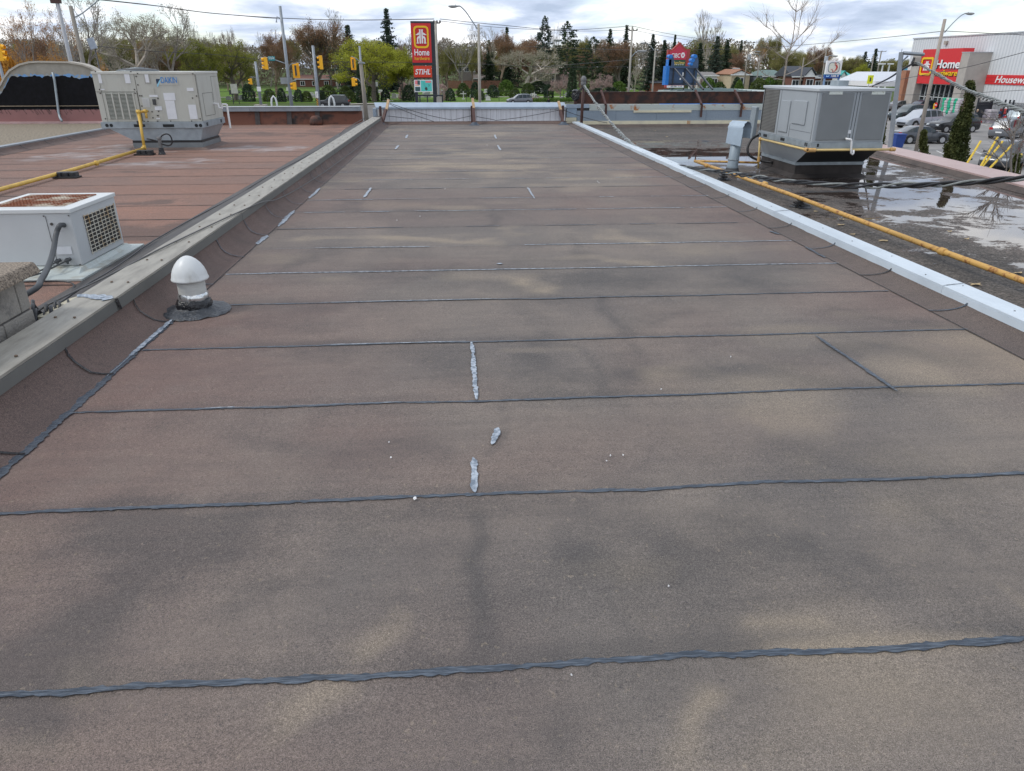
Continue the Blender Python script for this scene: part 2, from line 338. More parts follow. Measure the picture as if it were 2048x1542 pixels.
def ragged(pts, w, z=0.004, var=.45, step=.016, zf=None, seed=0, gap=0.0):
    """tar strip with uneven trowelled edges, lying 4 mm proud"""
    r = random.Random(seed); m = M(); P = []
    for a, b in zip(pts, pts[1:]):
        a, b = Vector(a), Vector(b); n = max(2, int((b-a).length/step))
        P += [a.lerp(b, i/n) for i in range(n)]
    P.append(Vector(pts[-1])); row = []
    for i, p in enumerate(P):
        d = (P[min(i+1, len(P)-1)]-P[max(i-1, 0)]); d.normalize(); nn = d.cross(Vector((0,0,1)))
        if nn.length < .1: nn = Vector((0,1,0))
        nn.normalize()
        q = mnoise.noise(Vector((p.x*1.3+seed, p.y*1.3, 0)))*.35 + mnoise.noise(Vector((p.x*7, p.y*7, seed)))*.25
        wa = w*(.5+var*(.6*mnoise.noise(Vector((p.x*7+5, p.y*7, seed*3.1)))+.5*mnoise.noise(Vector((p.x*31+5, p.y*31, seed*3.1)))+ .7*(r.random()-.5))); wb = w*(.5+var*(.6*mnoise.noise(Vector((p.x*7, p.y*7+7, seed*1.7)))+.5*mnoise.noise(Vector((p.x*31, p.y*31+7, seed*1.7)))+.7*(r.random()-.5)))
        tp_ = min(1, .25+4*min(i, len(P)-1-i)/len(P)*1.6) if len(P) < 90 else 1
        wa, wb = max(wa, w*.08)*tp_, max(wb, w*.08)*tp_; c = p + nn*(q*w*.6) + Vector((0,0,z))
        hh = Vector((0,0,.0007))
        if gap and mnoise.noise(Vector((p.x*2.2, p.y*2.2, seed*9.3))) < gap-.5: wa = wb = w*.07; hh = hh*.2
        row.append((c-nn*wa, c+hh+nn*(wb-wa)*.3, c+nn*wb))
    for i in range(len(row)-1):
        a, b = row[i], row[i+1]; m.add([a[0], a[1], a[2], b[0], b[1], b[2]], [(0,1,4,3), (1,2,5,4)])
    return m
for i, s in enumerate(SEAM):
    if s < .3: continue
    near = s < 3.2
    wd = (.024 if s < 2 else .021 if s < 3.2 else .018 if s < 6 else .017)
    xa = XL+.02 if s > 1 else XL-.1; xb = XR + (.1 if i % 2 else -.02)
    # sealed laps wander a little like the real ones
    pts = [(xa + (xb-xa)*k/10, s + .018*mnoise.noise(Vector((k*.9, s*3, 1))), 0) for k in range(11)]
    gp = 0.0 if s < 6.5 else (.28 if s < 9.5 else .5)
    ragged(pts, wd, seed=i, gap=gp).obj('tar_seam_or_glint', m_tar if s < 5.0 else (m_tar if i % 3 == 0 else m_tarl), memb)
    if s > 3.2:
        xs = rnd.uniform(-1.8, -.4); ragged([(xs, s+.002, 0), (xs+rnd.uniform(.8, 2.2), s+.002, 0)], wd*.5, z=.0085, seed=i+50, gap=.35).obj('tar_seam_or_glint', m_tarl, memb)  # narrow pale ribbon over the seam: a painted glint of sky on the tar
def cross(a, b, w, m, seed, gap=0): ragged([PZ(*a), PZ(*b)], w*.8, z=.009, seed=seed, gap=gap).obj('tar_seam_or_glint', m, memb)
for k, (a, b, wd, mm) in enumerate([((943,686),(954,802),.034,m_tarl), ((948,918),(951,988),.034,m_tarl), ((997,858),(984,892),.034,m_tarl), ((1630,672),(1795,785),.03,m_tar), ((742,376),(728,396),.04,m_tarl),
     ((1055,376),(1069,398),.035,m_tarl), ((640,377),(618,398),.05,m_tarl), ((797,291),(791,299),.06,m_tarl), ((995,291),(1001,301),.05,m_tarl), ((815,270),(812,277),.06,m_tarl), ((989,270),(993,278),.05,m_tarl),
     ((993,529),(1005,529),.05,m_tarl), ((1540,463),(1560,470),.04,m_tar), ((1610,495),(1650,517),.04,m_tar)]): cross(a, b, wd, mm, 80+k)
# cant lines
YL = [2.4, 3.0, 3.93, 4.92]
ragged([(XL,-.5,0),(XL,4.95,0)], .042, z=.006, seed=120).obj('tar_seam_or_glint', m_tar, memb)
ragged([(XL-.01,3.9,0),(XL,4.95,0)], .03, z=.011, seed=121, gap=.35).obj('tar_seam_or_glint', m_tarl, memb)
for a, b in [((515,490),(534,472)), ((556,454),(590,422))]: ragged([PZ(*a), PZ(*b)], .05, z=.007, seed=123).obj('tar_seam_or_glint', m_tarl, memb)
ragged([(XL,4.9,0),(XL,22.6,0)], .008, z=.005, seed=125).obj('tar_seam_or_glint', m_tark, memb)
ragged([(XR,-.5,0),(XR,22.8,0)], .007, z=.005, seed=126).obj('tar_seam_or_glint', m_tark, memb)

# cants and parapets.  cross-sections (x, z) run along Y
def sweep(name, prof, y0, y1, m, parent, st=.08, wob=.0, smooth=True, shift=None, seed=0):
    ny = int((y1-y0)/st)+1; me = M(); n = len(prof)
    for j in range(ny+1):
        y = y0+(y1-y0)*j/ny
        for i, (x, z) in enumerate(prof):
            f = math.sin(math.pi*i/(n-1)); q = wob*f*(mnoise.noise(Vector((y*2.3+seed, i*.35, 0))) + .6*mnoise.noise(Vector((y*9, i*.2, seed))))
            dx, dz = shift(y) if shift else (0, 0)
            k = i/(n-1); me.v.append((x+dx*k+q, y, z*(1 if not shift else max(.1, (prof[-1][1]+dz)/prof[-1][1]))+abs(q)*.6))
    for j in range(ny):
        for i in range(n-1): a = j*n+i; me.f.append((a, a+1, a+n+1, a+n))
    return me.obj(name, m, parent, smooth=smooth)
cantL = [(XL+.006,.0035), (XL-.05,.006), (XL-.11,.020), (XL-.155,.048), (XL-.19,.085), (XL-.21,.13), (XL-.222,.185), (XL-.225,.235)]
sweep('cant_strip', cantL, YN, 23.6, m_cant, BLD, wob=.012)
shR = lambda y: (-(y-4)*.0045*0, -.0036*(y-4))
ZR = lambda y: .125-.0038*(y-4)
cantR = [(XR-.006,.0035), (XR+.05,.006), (XR+.12,.017), (XR+.17,.035), (XR+.20,.06), (XR+.215,.10)]
sweep('cant_strip', cantR, YN, 23.6, m_cantr, BLD, wob=.008, shift=shR, seed=9)
# dark seams climbing the left cant
for k in range(24):
    y = 3.0+.93*k if k else 3.0
    if y > 23: break
    mm = m_tark if k < 3 else m_tar
    pts = [(x+.007, y+.006*math.sin(i*2+k), z+.007) for i, (x, z) in enumerate(cantL)]
    m = M()
    for (a, b) in zip(pts, pts[1:]):
        ww = .008 if k < 4 else .008
        m.quad((a[0],a[1]-ww,a[2]), (b[0],b[1]-ww*rnd.uniform(.7,1.4),b[2]), (b[0],b[1]+ww*rnd.uniform(.7,1.4),b[2]), (a[0],a[1]+ww,a[2]))
    m.obj('cant_seam', mm, BLD)
    if k > 8:      # wrinkles where the felt buckles
        m = M(); y2 = y+.31+rnd.uniform(-.1,.1)
        p2 = [(x+.009, y2+(i-4)*.012, z+.008) for i, (x, z) in enumerate(cantL[2:])]
        for a, b in zip(p2, p2[1:]): m.quad((a[0],a[1]-.007,a[2]), (b[0],b[1]-.012,b[2]), (b[0],b[1]+.012,b[2]), (a[0],a[1]+.007,a[2]))
        m.obj('cant_seam', m_tark, BLD)
for k in range(19):
    y = 3.75+.97*k; f = max(.1, (.10-.0036*(y-4))/.10); m = M(); pts = [(x-.006, y-.02*i, z*f+.007) for i, (x, z) in enumerate(cantR)]
    for a, b in zip(pts, pts[1:]): m.quad((a[0],a[1]-.008,a[2]), (b[0],b[1]-.008,b[2]), (b[0],b[1]+.008,b[2]), (a[0],a[1]+.008,a[2]))
    m.obj('cant_seam', m_tar if k % 2 else m_tark, BLD)
# left coping: beige-grey folded metal in lengths, screws
m_copL = mat('coping_beige', (0.325,0.308,0.268), 0.6, vs=2.2, col2=(0.225,0.212,0.185), mixlo=.42, mixhi=.66, stretch=(7,1.3,1), det=10, bump=.5, bs=3)
m_copLf = mat('coping_fascia_shaded', (0.135,0.138,0.13), 0.55, var=.1, vs=3)  # same metal as the top; shade on the side face put into its colour
m_copR = mat('coping_white_blue', (0.55,0.62,0.68), 0.38, vs=1.7, col2=(0.47,0.535,0.59), mixlo=.45, mixhi=.7, det=10, stretch=(3,1,1), bump=.5, bs=3.5)
xi, xo = -2.232, -2.47
joints = [YN, 2.0, 4.62, 7.62, 10.7, 13.8, 16.9, 20.0, 22.6]
copL = thing('metal_coping', 'beige grey metal coping with screw heads along the left side of the main roof', 'coping', (-2.35, 10, .26))
for k, (a, b) in enumerate(zip(joints, joints[1:])):
    e = rnd.uniform(-.004, .004); m = M(); g = .002
    # top slab, inner fascia, outer lip
    m.hexa([(xi+e,a+g,.240),(xo,a+g,.252),(xo,b-g,.252),(xi+e,b-g,.240),(xi+e,a+g,.255),(xo,a+g,.268),(xo,b-g,.268),(xi+e,b-g,.255)])
    m.box(xo-.004, xo+.004, a+g, b-g, .215, .2505)
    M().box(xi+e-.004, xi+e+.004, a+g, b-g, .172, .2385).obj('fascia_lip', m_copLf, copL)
    m.obj('coping_length', m_copL, copL)
    s = M(); y = a+.35
    while y < b:
        for x in (xi-.06, xo+.07):
            s.lathe([(.009,0),(.009,.004),(.004,.007)], (x, y, .262 if x > -2.35 else .266), 8)
        y += .62
    s.obj('screw_heads', mat('screw_rust', (.12,.08,.05), .6), copL)
m = ragged([(xi-.005, 4.60, .258), (xi-.12, 4.62, .262), (xo-.01, 4.66, .268)], .10, z=.004, seed=200); m.obj('sealant_patch', m_tarl, copL)
m = M().add([(xi+.008,4.60,.256),(xi+.008,4.635,.25),(xi+.010,4.66,.172),(xi+.010,4.63,.172)], [(0,1,2,3)]); m.obj('sealant_patch', m_tark, copL)
# outer dark felt strip from coping down to left roof
m_felt = mat('dark_felt', (0.055,0.052,0.052), .75, vs=3, col2=(0.10,0.095,0.09), mixlo=.4, mixhi=.75, bump=.3, bs=120, det=8, stretch=(3,.6,1))
felt = M(); n = 5; fp = [(-2.475,.235), (-2.56,.215), (-2.80,.12), (-2.98,.045), (-3.12,.006)]
sweep('felt_strip', fp, 4.1, 23.4, m_felt, BLD, wob=.01, seed=4)
M().box(-2.46,-2.25, YN, 23.5, -.4, .236).obj('parapet', m_felt, BLD)
M().box(XR+.23,XR+.42, YN, 23.5, -.4, -.01).obj('parapet', m_felt, BLD)
# right coping
copR = thing('metal_coping', 'pale blue white metal coping along the right side of the main roof', 'coping', (3.7, 10, .12))
jr = [YN, 2.2, 4.93, 8.0, 11.15, 14.2, 17.3, 20.4, 23.45]
for k, (a, b) in enumerate(zip(jr, jr[1:])):
    m = M(); g = .0015; za, zb = ZR(a)+.005, ZR(b)+.005; x0, x1 = XR+.205, XR+.385; x0b, x1b = x0, x1
    m.hexa([(x0,a+g,za-.014),(x1,a+g,za-.008),(x1b,b-g,zb-.008),(x0b,b-g,zb-.014),(x0,a+g,za),(x1,a+g,za+.006),(x1b,b-g,zb+.006),(x0b,b-g,zb)])
    m.hexa([(x0-.003,a+g,za-.062),(x0+.004,a+g,za-.062),(x0b+.004,b-g,zb-.062),(x0b-.003,b-g,zb-.062),(x0-.003,a+g,za-.015),(x0+.004,a+g,za-.015),(x0b+.004,b-g,zb-.015),(x0b-.003,b-g,zb-.015)])
    m.hexa([(x1-.004,a+g,za-.16),(x1+.003,a+g,za-.16),(x1b+.003,b-g,zb-.16),(x1b-.004,b-g,zb-.16),(x1-.004,a+g,za-.010),(x1+.003,a+g,za-.010),(x1b+.003,b-g,zb-.010),(x1b-.004,b-g,zb-.010)])
    m.obj('coping_length', m_copR, copR)
    sc_ = M()
    for q_ in range(5): sc_.lathe([(.006,0),(.006,.003),(.003,.005)], ((x0+x1)/2+rnd.uniform(-.05,.05), a+.3+q_*.6, za+(zb-za)*(.3+q_*.6)/(b-a)+.003), 7)
    sc_.obj('screw_heads', mat('screw_grey', (.16,.17,.18), .5), copR)
    if k: ragged([(x0,a,za+.001),(x1,a+.03,za+.006)], .012, z=.002, step=.01, seed=300+k).obj('sealant_patch', m_tar, copR)
# main building walls and far parapet wall
m_brick = mat('painted_block', (0.30,0.27,0.24), .85, var=.15)
M().box(-2.45, 3.8, YN-.3, 23.69, G, -.41).obj('wall', m_brick, BLD)
def white_wall():
    t = thing('parapet_wall', 'low white ribbed metal parapet wall with blue grey flashing at the far end of the main roof', 'wall', (.6, 23.8, 0))
    m = M(); x = -2.26; r = random.Random(3); xs = [x]
    while x < 3.40: x += r.choice([.13,.2,.155,.18]); xs.append(min(x, 3.40))
    for a, b in zip(xs, xs[1:]):
        if b-a > .02: m.box(a+.004, b-.004, 23.70+r.uniform(0,.006), 23.76, .055, .455)
    m.obj('siding', mat('white_siding', (0.60,0.61,0.645), .45, var=.12, vs=2.5, stretch=(8,1,.7), det=7), t)
    M().box(-2.25, 3.39, 23.765, 23.95, -.3, .44).obj('core', m_dark, t)
    f = M(); f.hexa([(-2.45,23.66,.462),(3.42,23.66,.445),(3.42,24.15,.56),(-2.55,24.15,.575),(-2.45,23.66,.480),(3.42,23.66,.460),(3.42,24.15,.585),(-2.55,24.15,.60)])
    f.box(-2.45, 3.42, 23.645, 23.657, .425, .478); f.obj('flashing', mat('blue_grey_flashing', (0.30,0.37,0.45), .4, .2, var=.1, vs=1.5, stretch=(3,1,1)), t)
    M().box(-2.3, 3.42, 23.62, 23.69, .02, .045).obj('drip_trim', m_wh, t)
    M().box(-2.55, -2.452, 23.66, 24.1, .02, .45).obj('end_panel', mat('blue_grey_flashing', None), t)
    M().hexa([(-2.3,23.4,.005),(3.4,23.4,.005),(3.4,23.6,.012),(-2.3,23.6,.012),(-2.3,23.45,.02),(3.4,23.45,.02),(3.4,23.61,.075),(-2.3,23.61,.075)]).obj('base_strip', m_cant, t)
white_wall()
# braces: brown steel uprights with a raw timber lashed on, sealed with tar at the foot
def brace(px, ptop, pfoot, label, side):
    f = PZ(*pfoot); f.y = min(f.y, 23.3); t = thing('wooden_brace', label, 'brace', (f.x, f.y, 0), group='leaning braces at the white parapet wall')
    top = PY(ptop[0], ptop[1], 23.75); base = Vector((f.x, 22.95, 0))
    lower = base.lerp(top, .62)
    M().bar(base, lower, .085, .07).obj('brown_plank', m_brownsteel, t, bevel=.004)
    M().bar(base.lerp(top, .60)+Vector((.02,0,.0)), top, .075, .05).obj('raw_timber', m_wood, t, bevel=.003)
    M().bar(Vector((f.x+side*.06, 23.55, 0)), Vector((f.x+side*.06, 23.58, .52)), .07, .09).obj('steel_upright', m_brownsteel, t)
    m = M(); r = random.Random(int(px)); n = 22; c = base
    for k, (rr, z) in enumerate([(.19,.006),(.12,.02),(.065,.09)]):
        for j in range(n):
            a = 2*math.pi*j/n; q = rr*(1+.3*(r.random()-.5)*(k < 2)); m.v.append((c.x+q*math.cos(a), c.y+q*.8*math.sin(a), z))
    for k in range(2):
        for j in range(n): m.f.append((k*n+j, k*n+(j+1) % n, (k+1)*n+(j+1) % n, (k+1)*n+j))
    m.obj('tar_boot', m_tar, t, smooth=True)
brace(770, (777,200), (766,249), 'left wooden brace leaning against the white parapet wall', -1)
brace(947, (945,197), (951,256), 'middle wooden brace leaning against the white parapet wall', -1)
brace(1133, (1117,203), (1131,252), 'right wooden brace leaning against the white parapet wall', 1)
# dome vent
c = Vector((-1.925, 5.11, 0)); t = thing('roof_vent', 'white domed plumbing vent with black tar around its foot', 'vent', c)
m_vent = mat('vent_white', (0.60,0.62,0.62), .40, vs=11, col2=(.44,.44,.41), mixlo=.50, mixhi=.72, det=9, stretch=(1,1,.35))
M().lathe([(.094,.02),(.094,.26)], c, 32).obj('pipe', mat('pipe_white', (.52,.53,.51), .5, var=.12, vs=10, stretch=(1,1,5)), t, auto=True)
M().lathe([(.095,.232),(.120,.236),(.126,.242),(.126,.250),(.121,.258),(.117,.285),(.105,.318),(.086,.350),(.062,.377),(.038,.395),(.018,.404),(.005,.406)], c, 40).obj('dome', m_vent, t, smooth=True)
def blob_ring(c, rings, n, seed, amp):
    m = M(); r = random.Random(seed)
    for rr, z in rings:
        for j in range(n):
            a = 2*math.pi*j/n; q = rr*(1+amp*mnoise.noise(Vector((math.cos(a)*2.2+seed, math.sin(a)*2.2, rr*9))) + amp*.3*(r.random()-.5))
            m.v.append((c.x+q*math.cos(a), c.y+q*math.sin(a), c.z+z+.006*r.random()))
    for k in range(len(rings)-1):
        for j in range(n): m.f.append((k*n+j, k*n+(j+1) % n, (k+1)*n+(j+1) % n, (k+1)*n+j))
    return m
blob_ring(c, [(.235,.004),(.225,.012),(.19,.018),(.15,.03),(.115,.045),(.103,.075),(.098,.105)], 48, 3, .22).obj('tar_boot', mat('tar_grey', (.035,.04,.048), .42, vs=30, col2=(.09,.10,.115), mixlo=.5, mixhi=.7, bump=1.0, bs=50), t, smooth=True)
blob_ring(c, [(.122,.035),(.125,.06),(.112,.085),(.098,.10)], 40, 8, .12).obj('tar_collar', m_tark, t, smooth=True)
blob_ring(c, [(.099,.085),(.106,.10),(.104,.125),(.0965,.14)], 44, 5, .10).obj('foil_collar', mat('foil', (.7,.72,.72), .22, .8, vs=25, col2=(.05,.05,.055), mixlo=.55, mixhi=.66), t, smooth=True)
# ------------------------------------------------------------------ wire lying on the left coping
wr = [PY(745,262,19.5), Vector((-2.1,17,.06)), Vector((-2.13,13,.07)), Vector((-2.16,10.6,.10)), Vector((-2.18,9.0,.16)), Vector((-2.2,8.3,.235)), Vector((-2.26,7.4,.268)), Vector((-2.35,6.6,.272)), Vector((-2.42,5.9,.276)), Vector((-2.50,5.2,.262)), Vector((-2.62,4.5,.24)), Vector((-2.62,4.0,.2))]
tag(M().tube(crom(wr, 8), .006, 6).obj('thin_wire', mat('wire_grey', (.10,.10,.10), .6), None, smooth=True), 'thin grey wire lying over the beige coping and down the roof', 'wire')
# ================================================================== LEFT ROOF
LB = thing('shop_building', 'neighbouring flat roofed building on the left with red brown felt roof', 'building', (-6, 13, G))
m_left, _ = roof_mat('red_membrane', (0.215,0.128,0.098), (0.172,0.115,0.095), (0.040,0.037,0.036), (0.36,0.34,0.34), (0.265,0.135,0.092), gran=150)
def mleft(X, Y):
    R = np.zeros_like(X); B = np.zeros_like(X)
    for pts, wd, st in [([(250,452),(330,462),(380,450)],.24,2.0), ([(250,408),(340,404)],.10,1.6), ([(260,476),(350,470)],.16,1.6), ([(480,268),(700,268)],.5,1.1), ([(260,343),(310,345)],.10,.7),
                        ([(150,345),(270,343)],.15,.45), ([(560,247),(730,247)],.25,.9), ([(0,335),(60,320)],.3,.3), ([(0,395),(20,390)],.3,.4), ([(640,262),(690,250)],.3,.6)]: R += stroke(X, Y, pts, wd, st)
    for pts, wd, st in [([(240,328),(400,322)],.35,.85), ([(150,310),(300,300)],.45,.7), ([(60,318),(200,315)],.25,.55), ([(430,296),(560,298)],.4,.9), ([(190,297),(270,292)],.4,.6), ([(300,330),(370,333)],.2,.5)]: B += stroke(X, Y, pts, wd, st)
    y0 = PZ(350,412).y
    k = np.floor((Y-y0)/.915); ph = (Y-y0)-k*.915; R += 2.2*np.exp(-((ph-.457)/.5)**8)*0 + 1.6*(ph < .018)
    R += ((np.sin(k*12.9898)*43758.5) % 1-.5)*.16
    Rd = .35+.6*np.clip((Y-14)/6, 0, 1)*np.clip((X+7)/3, 0, 1) + .5*np.exp(-((X+3.8)/1.2)**2-((Y-10)/2.)**2) + ((np.sin(k*78.2)*4378.5) % 1-.5)*.5
    return R, np.clip(Rd, 0, 1), B
attr_grid('roof_membrane', -9.05, -3.05, 3.2, 23.6, .035, lambda X, Y: .003*np.sin(X*2)*np.sin(Y*1.1), mleft, m_left, LB)
M().box(-9.4, -2.47, 3.2, 23.69, G, -.02).obj('wall', m_brick, LB)
m_fs = mat('felt_seam_dark', (.045,.035,.032), .8, var=.3, vs=6); y = PZ(350,412).y-.915*6
while y < 23.3:
    if y > 3.3: ragged([(-9.02,y,0),(-3.1,y+.01,0)], .016 if y < 12 else .022, z=.004, step=.05, seed=int(y*10)).obj('felt_seam', m_fs, LB)
    y += .915
sweep('cant_strip', [(-9.04,.003), (-9.12,.02), (-9.2,.06), (-9.24,.115)], 3.2, 23.5, m_cant, LB, wob=.01)
for k in range(20):
    y = 3.6+1.0*k; M().add([(-9.03,y,.010),(-9.12,y,.028),(-9.2,y-.01,.068),(-9.23,y-.01,.115),(-9.03,y+.02,.010),(-9.12,y+.02,.028),(-9.2,y+.01,.068),(-9.23,y+.01,.115)], [(0,1,5,4),(1,2,6,5),(2,3,7,6)]).obj('cant_seam', m_tark, LB)
ec = thing('metal_coping', 'grey metal edge coping between the red felt roof and the gravel roof', 'coping', (-9.3, 14, .1))
for k in range(7):
    a, b = 3.2+k*3.0, min(23.6, 3.2+(k+1)*3.0); M().box(-9.40, -9.235, a+.004, b-.004, .10, .135).box(-9.24, -9.232, a+.004, b-.004, .06, .0995).obj('coping_length', m_greypost, ec)
# far red wall with grey coping
t = thing('parapet_wall', 'low red brown felt parapet wall with grey coping at the far end of the left roof', 'wall', (-6, 23.7, 0))
m_redw = mat('red_felt_wall', (0.155,0.062,0.040), .85, vs=1.6, col2=(0.030,0.025,0.024), mixlo=.50, mixhi=.66, bump=.4, bs=60, det=8, stretch=(1,1,1.6))
M().hexa([(-9.3,23.62,-.02),(-2.9,23.62,-.02),(-2.9,23.9,-.02),(-9.3,23.9,-.02),(-9.3,23.70,.375),(-2.9,23.70,.375),(-2.9,23.9,.375),(-9.3,23.9,.375)]).obj('felt_face', m_redw, t)
for x in (-8.6,-7.2,-6.1,-5.15,-4.3): M().hexa([(x,23.585,0),(x+.14,23.585,0),(x+.14,23.62,0),(x,23.62,0),(x,23.66,.37),(x+.14,23.66,.37),(x+.14,23.70,.37),(x,23.70,.37)]).obj('felt_lap', mat('lap_dark', (.06,.05,.048), .8, var=.3, vs=9), t)
for x0, x1 in ((-9.3,-6.22),(-6.215,-2.95)): M().box(x0, x1, 23.60, 24.0, .38, .50).obj('coping_length', m_greypost, t, bevel=.006)
M().box(-9.3, -2.95, 23.58, 24.02, .502, .512).obj('coping_top', mat('coping_light', (.36,.38,.39), .45), t)
# duct bump in the corner
M().lathe([(.19,0),(.2,.1),(.17,.2),(.1,.26)], (-4.25,23.42,.0), 20).obj('felt_mound', m_redw, t, smooth=True)
for px, lab in ((549, 'left white ladder hoop rising behind the left far parapet'), (664, 'right white ladder hoop rising behind the left far parapet')):
    c = PY(px, 212, 24.2); tag(M().tube([(c.x-.075,24.2,-1.0),(c.x-.08,24.2,.6),(c.x-.055,24.2,.72),(c.x,24.2,.79),(c.x+.055,24.2,.72),(c.x+.08,24.2,.6),(c.x+.075,24.2,-1.0)], .028, 8).obj('ladder_hoop', m_white, None, smooth=True), lab, 'ladder hoop')
# gravel roof beyond and arched black wall
GB = thing('shop_building', 'gravel covered flat roof building at far left beyond the grey edge coping', 'building', (-15, 16, G))
m_gravel = mat('roof_gravel', (0.31,0.26,0.19), .95, vs=22, col2=(0.10,0.085,0.065), mixlo=.42, mixhi=.62, bump=1.0, bs=60, det=3)
M().box(-26, -9.405, 3.2, 24.55, G, .0).obj('roof', m_gravel, GB)
t = thing('arched_wall', 'arched concrete gable wall painted black with blue edges and a pink base strip', 'wall', (-12.05, 24.7, 0))
_p = [PY(a, b, 24.7) for a, b in ((0,174),(10,156),(20,142.6),(39,131),(58.6,126),(78,125),(137,126),(166,131),(181.6,137))]
prof = [(-15.2,0),(-14.75,.42),(-14.2,.85)] + [(p.x, p.z) for p in _p] + [(-10.85,1.40),(-10.55,1.15),(-10.2,.85),(-9.7,.42),(-9.3,0)]
M().prism(prof, (0,24.72,0), (1,0,0), (0,0,1), (0,.35,0)).obj('concrete', m_conc, t)
rim = []
for i, (x, z) in enumerate(prof[1:-1]): rim.append((x, z))
m = M()
for (a, b) in zip(rim, rim[1:]): m.bar((a[0],24.86,a[1]+.02), (b[0],24.86,b[1]+.02), .40, .05)
m.obj('rim', mat('rim_concrete', (.43,.40,.35), .85, var=.1), t)
def black_edge(seed, drop, zlo):
    r = random.Random(seed); top = []; x = -14.55
    while x < -9.8:
        zt = np.interp(x, [p[0] for p in prof], [p[1] for p in prof]); zl = min(1.37, zt-.13)-drop + r.uniform(-.05,.03) + .05*mnoise.noise(Vector((x*3, seed, 0)))
        top.append((x, max(zlo+.05, zl))); x += r.uniform(.03,.09)
    return top
for nm, seed, dr, lo, yy, mm in (('blue_paint', 1, -.035, .42, 24.712, mat('blue_paint', (.16,.33,.60), .5, vs=7, col2=(.32,.34,.34), mixlo=.48, mixhi=.52)), ('black_paint', 2, .02, .40, 24.703, mat('black_paint', (.005,.005,.007), .6, var=.5, vs=6, bump=.6, bs=14, spec=.15))):
    tp = black_edge(seed, dr, lo); m = M()
    for a, b in zip(tp, tp[1:]): m.quad((a[0],yy,lo-.06*random.Random(int(a[0]*100)).random()), (b[0],yy,lo-.06*random.Random(int(b[0]*100)).random()), (b[0],yy,b[1]), (a[0],yy,a[1]))
    m.obj(nm, mm, t)
M().box(-15,-9.2,24.66,24.695,.03,.40).obj('pink_strip', mat('pink_strip', (.27,.125,.12), .5, var=.1, vs=1.2), t)
M().box(-15,-9.2,24.60,24.66,.0,.06).obj('pink_ledge', mat('pink_ledge', (.50,.33,.32), .4, var=.25, vs=1.5), t)
M().box(-15,-9.2,24.65,24.70,.50,.515).obj('seam_trim', mat('tan_trim', (.35,.28,.2), .6), t)
r_ = random.Random(5); m = M()
for k in range(60):
    x = r_.uniform(-14.3,-9.5); m.quad((x,24.698,.42),(x+.07,24.698,.42),(x+.06*r_.random(),24.652,.42-r_.uniform(.03,.2)),(x-.02,24.652,.40))
m.obj('black_drips', m_tark, t)
# dark openings / streaks in wall and the downpipe
p = [PY(540/5.12, 740/5.12, 24.62), PY(560/5.12, 830/5.12, 24.62), PY(600/5.12, 1150/5.12, 24.62), PY(612/5.12,1200/5.12,24.55), PY(632/5.12,1238/5.12,24.35)]
tag(M().tube(p, .035, 10).obj('downpipe', m_galv, None, smooth=True), 'grey metal downpipe running down the black arched wall', 'downpipe')

# ================================================================== BEIGE ROOFTOP UNIT (left)
FY = 16.46; D = lambda zx, zy, y=FY-.006: PY(150+zx/5.85, 100+zy/5.85, y)
U = thing('rooftop_unit', 'large beige rooftop air conditioner on a galvanised curb adapter, left roof', 'air conditioner', (-6.36, 17.2, 0))
m_beige = mat('unit_beige', (0.46,0.465,0.42), .5, vs=2.4, col2=(.39,.385,.34), mixlo=.48, mixhi=.75, det=9, stretch=(3,3,.6))
x0, x1, y1, zb, zt = -7.385, -5.345, 17.98, .562, 1.52
M().box(x0, x1, FY, y1, zb, zt).obj('cabinet', m_beige, U, bevel=.008)
M().box(x0-.012, x1+.012, FY-.012, y1+.012, zt-.04, zt+.008).obj('top_cap', mat('unit_cap', (.54,.545,.50), .45, var=.05), U, bevel=.006)
m = M(); cx = -6.75
m.lathe([(.42,0),(.41,.02),(.36,.045),(.2,.065),(.05,.07)], (cx, 17.2, zt+.004), 32); m.obj('fan_guard', m_dark, U, smooth=True)
m = M()
for k in range(6): r = .07+.07*k; m.tube([(cx+r*math.cos(a), 17.2+r*math.sin(a), zt+.082-.12*(r/.42)**2*.5) for a in [2*math.pi*i/28 for i in range(29)]], .004, 5, cap=False)
m.obj('fan_wires', m_galv, U)
# louvre opening
def rect_on(a, b, y): A, B = D(*a), D(*b); return min(A.x,B.x), max(A.x,B.x), min(A.z,B.z), max(A.z,B.z)
lx0, lz1 = D(345,503).x, D(345,503).z; lx1 = D(665,503).x; lz0 = D(560,810).z; lx1 += .02
M().box(lx0, lx1, FY-.004, FY-.001, lz0, lz1).obj('louvre_recess', mat('louvre_dark', (.10,.115,.095), .7), U)
m = M(); nr = 20
for c in range(4):
    a = lx0+(lx1-lx0)*c/4+.018; b = lx0+(lx1-lx0)*(c+1)/4-.012
    for r in range(nr):
        z = lz0+(lz1-lz0)*(r+.25)/nr; h = (lz1-lz0)/nr*.5
        m.hexa([(a,FY-.016,z),(b,FY-.016,z),(b,FY-.004,z+h*.5),(a,FY-.004,z+h*.5),(a,FY-.016,z+.004),(b,FY-.016,z+.004),(b,FY-.004,z+h*.5+.004),(a,FY-.004,z+h*.5+.004)])
for c in range(5):
    a = lx0+(lx1-lx0)*c/4; m.box(a-.016, a+.014, FY-.017, FY-.0045, lz0, lz1)
m.obj('louvre', m_beige, U)
m = M()
for zx0, zy0, zx1, zy1 in ((680,250,768,835),(1395,250,1488,835),(718,480,760,835)):
    A = D(zx0,zy0); m.box(A.x-.004, A.x+.004, FY-.005, FY-.001, zb+.01 if zy1 > 800 else 1, A.z)
A, B = D(285,490), D(700,490); m.box(A.x-.06, B.x, FY-.006, FY-.001, A.z-.004, A.z+.004)
